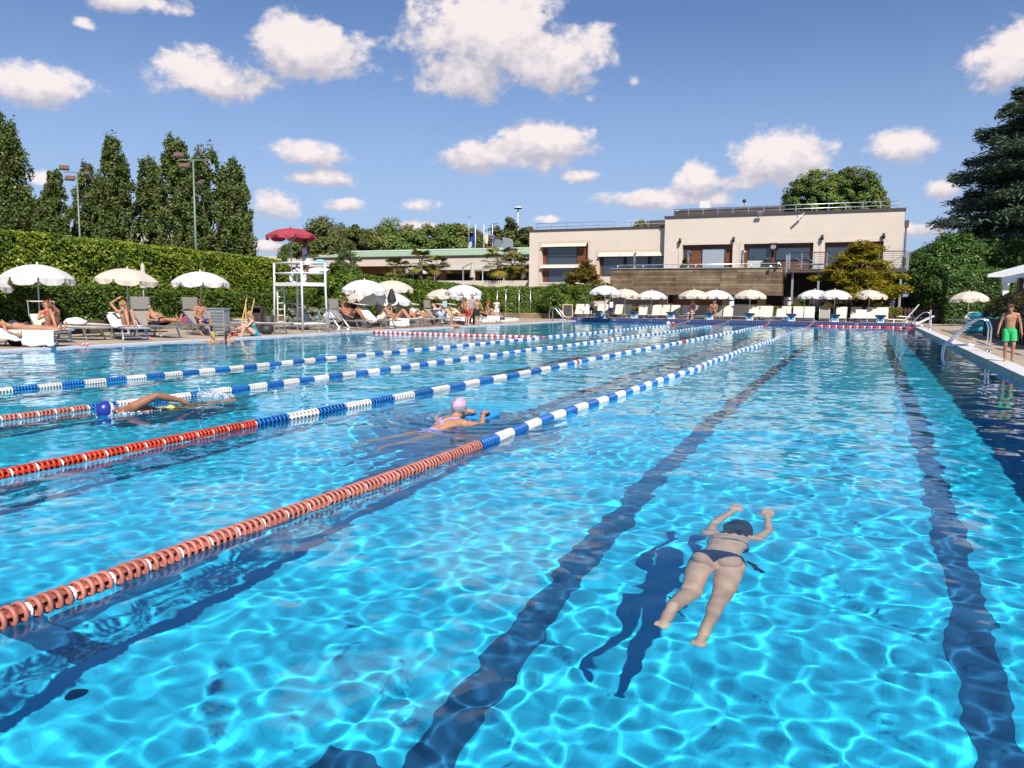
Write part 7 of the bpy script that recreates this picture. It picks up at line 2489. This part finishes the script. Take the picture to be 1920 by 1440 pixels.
p = g(872, 795, 0)
splash('splash', (p.x - .35, p.y + .2, 0), (.25, .25), 60, 4, 'scattered droplets beside the kickboard swimmer', .03, .003, .007)

# swimmer at the far end
fs = g(1260, 611, 0)
o = person((fs.x, fs.y, -.34), R(-70), POSE(SIT, pelvis=(0, 0, -.2), neck=(0, .03, .30), head=(0, .06, .43), sR=(.17, .02, .24), sL=(-.17, .02, .24), eR=(.25, .25, .22), eL=(-.25, .25, .22), wR=(.2, .48, .28), wL=(-.2, .48, .28), kR=(.1, .1, -.62), kL=(-.1, .1, -.62), hR=(.09, 0, -.22), hL=(-.09, 0, -.22), aR=(.1, -.05, -1.0), aL=(-.1, -.05, -1.0), tR=(.1, .1, -1.1), tL=(-.1, .1, -1.1)),
       'swimmer resting on the far end of a lane rope in a red and white cap', skin='tan', cap=(cap_r, cap_w, lambda x, y, z: abs(x) < .035), wear=[('briefs', 'red')], shades='dark')
receiver(o)
p = g(1253, 608, .05)
tag(MB().ball((0, 0, .05), .13, 14).build('white_ball', white_p, None, p), 'white ball floating beside the swimmer at the far rope', 'ball')

# --- left deck
loc, rz = on_lounger(L1, .12, -.03)
o = person(loc, rz, POSE(LIE, pelvis=(0, 0, .51), neck=(0, -.50, .56), head=(0, -.63, .60), sR=(.17, -.44, .54), sL=(-.17, -.44, .54), eR=(.36, -.32, .44), wR=(.42, -.06, .36), eL=(-.22, -.2, .50), wL=(-.2, .02, .50)),
       'woman in a navy bikini asleep on her back on the white towel', h=1.70, sex='f', skin='tan', hair=('short', 'red'), wear=[('bikini_top', 'navy'), ('bikini_bottom', 'navy')], shades='dark', gaze=(0, .35, 1), headup=(0, -1, .2))
loc, rz = on_lounger(L2, .1, 0)
person(loc, rz, POSE(RECL, kR=(.07, .36, .86), aR=(.06, .62, .50), tR=(.07, .74, .46), kL=(-.08, .42, .84), aL=(.10, .55, 1.02), tL=(.14, .62, 1.14), wR=(.12, .05, .74), wL=(-.12, .05, .74), eR=(.26, -.18, .62), eL=(-.26, -.18, .62)),
       'red haired person in the shade of a canopy, one foot crossed over the knee', sex='f', skin='tan', hair=('curly', 'red'), wear=[('bikini_top', 'red'), ('bikini_bottom', 'red')], gaze=(.5, 1, .1))
loc, rz = on_lounger(L4, -.06, .0)
person(loc, rz, POSE(RECL, kR=(.12, .34, .84), aR=(.13, .60, .44), tR=(.14, .75, .40), kL=(-.05, .30, .86), aL=(-.02, .68, .44), tL=(-.02, .83, .40), sR=(.17, -.34, .82), eR=(.30, -.50, 1.06), wR=(.12, -.47, 1.20), eL=(-.25, -.12, .62), wL=(-.18, .05, .56)),
       'blonde curly haired woman in a dark bikini reclining with an arm over her head', h=1.72, sex='f', skin='tan', hair=('curly', 'blond'), wear=[('bikini_top', 'darkgrey'), ('bikini_bottom', 'darkgrey')], shades='dark', gaze=(1, .8, .0), headup=(0, -.2, 1))
loc, rz = on_lounger(L5, .25, 0)
person(loc, rz, POSE(RECL, neck=(0, -.42, .74), head=(0, -.52, .88), sR=(.18, -.38, .70), sL=(-.18, -.38, .70), kR=(.10, .44, .56), kL=(-.10, .44, .56), aR=(.04, .82, .52), aL=(-.05, .80, .54), tR=(.10, .86, .68), tL=(-.08, .86, .70), eL=(-.28, -.18, .58), wL=(-.06, -.12, .66), eR=(.28, -.22, .54), wR=(.2, -.0, .52)),
       'dark haired man in navy trunks with turquoise mirrored sunglasses propped on a lounger', h=1.78, skin='tan', hair=('short', 'dark'), wear=[('trunks', 'navy', .42)], shades='mirror', gaze=(1.0, .6, .05), headup=(0, -.25, 1))
p = g(386, 629, LZ)
hb = 1.50
person((p.x - .40, p.y + .13, LZ), R(-107), POSE(SIT, kR=(.18, .42, .50), kL=(-.20, .40, .50), aR=(.17, .44, .085), aL=(-.22, .46, .085), tR=(.18, .60, .028), tL=(-.26, .62, .028), wR=(.16, .36, .60), wL=(-.18, .34, .60), neck=(0, .03, 1.03), head=(.02, .08, 1.17)),
       'boy in blue swim trunks and dark glasses sitting on a lounger edge', h=1.62, skin='tan', hair=('fringe', 'brown'), wear=[('trunks', 'royal', .85)], shades='dark', gaze=(.35, 1, -.15), build=.92)
# two at the pool edge in the water
for px, py, lab, hr_, cl_, sx, gz, rz_ in ((400, 636, 'fair haired bather leaning on the pool edge with her back to the camera', ('pony', 'blond'), ('bikini_top', 'navy'), 'f', (.1, 1, 0), R(60)), (428, 634, 'dark haired bather in the water turning towards her friend', ('long', 'dark'), ('bikini_top', 'paleblue'), 'f', (1, .3, 0), R(35))):
    p = at_line(px, .12)
    o = person((p.x, p.y, -1.30), rz_, POSE(STAND, eR=(.30, .22, 1.22), wR=(.12, .42, 1.20), eL=(-.34, .2, 1.22), wL=(-.16, .42, 1.20)), lab, h=1.62, sex=sx, skin='tan', hair=hr_, wear=[cl_, ('bikini_bottom', 'navy')], gaze=gz)
    receiver(o)
# woman hugging her knees on the pool edge
p = at_line(480, -.45)
person((-.60, p.y + .1, LZ - .40), R(150), POSE(SIT, pelvis=(0, -.02, .50), neck=(0, .12, .98), head=(0, .16, 1.12), kR=(.12, .36, .80), kL=(-.12, .36, .78), aR=(.10, .46, .40), aL=(-.10, .48, .40), tR=(.11, .60, .37), tL=(-.11, .62, .37), eR=(.20, .28, .74), eL=(-.20, .30, .74), wR=(.02, .50, .70), wL=(.0, .52, .66), sR=(.16, .12, .92), sL=(-.16, .12, .92)),
       'long haired blonde in a teal swimsuit hugging her knees at the pool edge', h=1.70, sex='f', skin='fair', hair=('long', 'blond'), wear=[('swimsuit', 'teal')], shades='dark', gaze=(.6, 1, 0.0))
# lifeguard on the tower
q = dp(574, 533, (A1 - CAM).dot(FW) + .95)
hl = dp(573, 449, (A1 - CAM).dot(FW) + .95).z - (LZ + ztw + .07)
person((q.x, q.y, LZ + ztw + .07), face(q.x, q.y) - R(50), POSE(STAND, eR=(.23, .06, 1.12), wR=(.16, .28, .98), eL=(-.23, .06, 1.12), wL=(-.12, .30, .98)), 'lifeguard in a pale blue vest and white shorts standing on the tower', h=hl, skin='brown', hair=('short', 'dark'), wear=[('trunks', 'white', .5), ('vest', 'paleblue', -.10)], shades='dark', gaze=(.5, 1, -.05))

# --- crowd on the left
def crowd_on(key, dx=0, dz=0): return on_lounger(CROWD[key], dx, dz)
p = at_line(645, -4.4)
person((p.x, p.y, LZ + .1), R(-40), POSE(SIT, eR=(.26, .10, 1.14), wR=(.06, .14, 1.36), eL=(-.26, .1, 1.14), wL=(-.04, .12, 1.38)), 'person with raised arms behind the upright dark canopy', skin='tan', hair=('short', 'brown'), wear=[('trunks', 'navy')])
loc, rz = crowd_on(655, .1)
person(loc, rz, POSE(RECL, **KNEES), 'heavy man in dark trunks lounging in the shade with raised knees', h=1.80, skin='deep', hair=('short', 'dark'), wear=[('trunks', 'darkgrey')], build=1.2, shades='dark')
loc, rz = crowd_on(668, .05)
person(loc, rz, POSE(RECL, **KNEES), 'sunbather half hidden in the back row behind the large white parasol pole', skin='deep', sex='f', hair=('long', 'dark'), wear=[('swimsuit', 'black')], shades='dark')
p = at_line(708, -4.0)
person((p.x, p.y, LZ + .05), R(125), STAND, 'bare backed man in striped trunks standing with his back to the pool', h=1.70, skin='tan', hair=('short', 'dark'), wear=[('trunks', 'stripe')])
loc, rz = crowd_on(708, .25)
person((loc[0], loc[1], loc[2]), rz + R(10), POSE(SIT, pelvis=(0, -.05, .50), neck=(0, .22, .92), head=(0, .34, .98), sR=(.17, .2, .86), sL=(-.17, .2, .86), kR=(.12, .32, .82), kL=(-.12, .32, .82), aR=(.1, .52, .44), aL=(-.1, .52, .44), tR=(.1, .66, .41), tL=(-.1, .66, .41), eR=(.2, .36, .66), eL=(-.2, .36, .66), wR=(.08, .56, .62), wL=(-.08, .56, .62)),
       'brown haired person sitting bent over their knees beside the white towel', skin='tan', hair=('short', 'brown'), wear=[('trunks', 'white')], headup=(0, .6, .8))
loc, rz = crowd_on(742, .1)
person(loc, rz, POSE(LIE, **KNEES), 'sunbather lying flat with both knees raised left of the grey haired man', skin='tan', sex='f', hair=('long', 'brown'), wear=[('bikini_top', 'white'), ('bikini_bottom', 'white')])
loc, rz = crowd_on(775, .0)
person(loc, rz, POSE(RECL, kR=(.12, .34, .80), aR=(.14, .62, .46), tR=(.16, .76, .42), kL=(-.1, .42, .56), aL=(-.1, .8, .5), tL=(-.1, .86, .62)), 'grey haired man with sunglasses reclining with one knee up', skin='tan', hair=('short', 'grey'), wear=[('briefs', 'black')], shades='dark', gaze=(1, .7, 0))
loc, rz = crowd_on(800, .1)
person(loc, rz, POSE(LIE, head=(0, -.66, .62), neck=(0, -.51, .55)), 'girl in a yellow bikini lying flat on a lounger', skin='tan', sex='f', hair=('long', 'brown'), wear=[('bikini_top', 'yellow'), ('bikini_bottom', 'yellow')], gaze=(.8, .3, .8))
loc, rz = crowd_on(826, .05)
person(loc, rz, POSE(RECL, **KNEES, eR=(.2, -.1, .80), wR=(.08, .1, 1.0), eL=(-.2, -.1, .80), wL=(-.08, .1, 1.0)), 'woman in a blue and white dress reading under an upright canopy', skin='fair', sex='f', hair=('short', 'blond'), wear=[('dress', 'stripe')], shades='dark')
tag(MB().box((0, 0, 0), (.24, .02, .32)).build('magazine', mat('magazine_paper', (.42, .60, .66), .6, noise=(6, .4)), None, (loc[0] + .2, loc[1], loc[2] + 1.08)), 'pale blue magazine held by the woman reading', 'magazine')
for px, X, lab, hr_ in ((817, -4.6, 'dark haired person seen from behind in the back row', ('short', 'dark')), (828, -4.5, 'fair haired person seen from behind in the back row', ('short', 'blond'))):
    p = at_line(px, X)
    person((p.x, p.y, LZ), R(80), SIT, lab, skin='deep', hair=hr_, wear=[('trunks', 'navy')])
loc, rz = crowd_on(855, .1)
person(loc, rz, POSE(RECL, neck=(0, -.44, .70), head=(0, -.54, .82), sR=(.17, -.40, .66), sL=(-.17, -.40, .66)), 'woman in a black swimsuit and white headband stretched on a lounger', skin='tan', sex='f', hair=('short', 'dark'), wear=[('swimsuit', 'black')], shades='dark', gaze=(.8, .7, 0))
# girl on the edge with a yellow cap
p = at_line(845, -.4)
person((-.38, p.y, LZ - .44), R(-62), POSE(SIT, aR=(.14, .48, .12), aL=(-.14, .48, .12), eR=(.26, -.02, .72), wR=(.28, -.06, .50), eL=(-.24, .1, .70), wL=(-.2, .25, .56)), 'girl in a pale blue bikini and yellow and white cap sitting on the pool edge', h=1.62, sex='f', skin='tan', cap=(mat('cap_yellow', (.68, .58, .05), .4), cap_w, lambda x, y, z: y < .0), wear=[('bikini_top', 'paleblue'), ('bikini_bottom', 'paleblue')], gaze=(.8, 1, -.2))
# the boys with caps and the man behind them
def stander(px, pyf, pyt, z, label, rz=None, pose=STAND, **kw):
    p = g(px, pyf, z)
    hh = zoff(px, pyt, p.x, p.y) - z
    r_ = face(p.x, p.y) if rz is None else rz
    return person((p.x, p.y, z), r_, pose, label, h=min(2.0, max(1.2, hh)), **kw)
stander(877, 610.5, 557, LZ, 'boy in red and white trunks and a navy and white cap', R(-20), skin='fair', cap=(cap_w, cap_b, lambda x, y, z: y > .02), wear=[('trunks', 'red', .75)], build=.9)
stander(894.5, 610, 557, LZ, 'boy in black and white shorts and a red and white cap', None, POSE(STAND, eL=(-.28, .05, 1.12), wL=(-.36, .1, .92), eR=(.26, 0, 1.12), wR=(.28, .08, .86)), skin='tan', cap=(cap_r, cap_w, lambda x, y, z: abs(x) < .035), wear=[('trunks', 'black', .8)], build=.92)
stander(885, 609, 551, LZ, 'man in a grey t-shirt and long black trousers behind the two boys', None, skin='fair', hair=('short', 'brown'), wear=[('tshirt', 'grey'), ('trousers', 'black')], shades='dark')
p = at_line(866, -3.6)
person((p.x, p.y, LZ), R(150), STAND, 'woman in a dark bikini standing behind the white parasol pole', h=1.66, sex='f', skin='tan', hair=('short', 'brown'), wear=[('bikini_top', 'navy'), ('bikini_bottom', 'navy')])
loc, rz = crowd_on(915, -.1)
person(loc, rz, POSE(RECL, **KNEES, neck=(0, -.44, .62), head=(0, -.56, .70), sR=(.17, -.42, .58), sL=(-.17, -.42, .58)), 'woman in black lying by the footbath with crossed raised legs', sex='f', skin='tan', hair=('short', 'dark'), wear=[('swimsuit', 'black')])
p = at_line(912, -3.2)
person((p.x, p.y, LZ), R(-60), SIT, 'red haired woman in a purple bikini sitting behind the reclining one', sex='f', skin='tan', hair=('curly', 'red'), wear=[('bikini_top', 'purple'), ('bikini_bottom', 'purple')])
stander(931, 599, 560, LZ, 'woman in a white wrap looking down near the footbath', R(-150), POSE(STAND, eR=(.24, .05, 1.12), wR=(.10, .26, 1.0), eL=(-.24, .05, 1.12), wL=(-.08, .26, 1.0)), sex='f', skin='tan', hair=('short', 'brown'), wear=[('dress', 'white')], headup=(0, .35, 1))
stander(948, 596, 557, LZ, 'man in royal blue trunks seen from behind with a hand at his ear', R(15), POSE(STAND, eR=(.30, .08, 1.22), wR=(.14, .10, 1.52)), skin='deep', hair=('short', 'dark'), wear=[('trunks', 'royal', .45)])
# --- far end
stander(1108.5, 595.5, 562, FZ, 'woman in a dark t-shirt and shorts standing with folded arms', None, POSE(STAND, eR=(.24, .04, 1.12), wR=(-.06, .20, 1.18), eL=(-.24, .04, 1.12), wL=(.08, .22, 1.14)), sex='f', skin='deep', hair=('short', 'dark'), wear=[('tshirt', 'darkgrey'), ('trunks', 'navy', .5)])
stander(1145.5, 596, 559.5, FZ, 'man in a white vest and blue shorts standing by block 1', None, POSE(STAND, head=(-.03, .05, 1.57)), skin='brown', hair=('short', 'dark'), wear=[('vest', 'white', -.05), ('trunks', 'navy', .8)])
p = on_y(1298, 600, 52.55)
person((p.x, 52.75, FZ), face(p.x, 52.7) - R(30), SIT, 'long haired woman in a pink bikini top sitting on a far lounger', sex='f', skin='fair', hair=('long', 'dark'), wear=[('bikini_top', 'pink'), ('bikini_bottom', 'pink')])
p = on_y(1336, 600, 52.55)
person((p.x, 52.75, FZ), face(p.x, 52.7), POSE(SIT, neck=(0, .14, .98), head=(0, .20, 1.11), sR=(.2, .14, .92), sL=(-.2, .14, .92), wR=(.12, .40, .56), wL=(-.12, .40, .56)), 'broad bare chested man sitting behind starting block 4', skin='tan', hair=('short', 'dark'), wear=[('trunks', 'navy')], build=1.1)
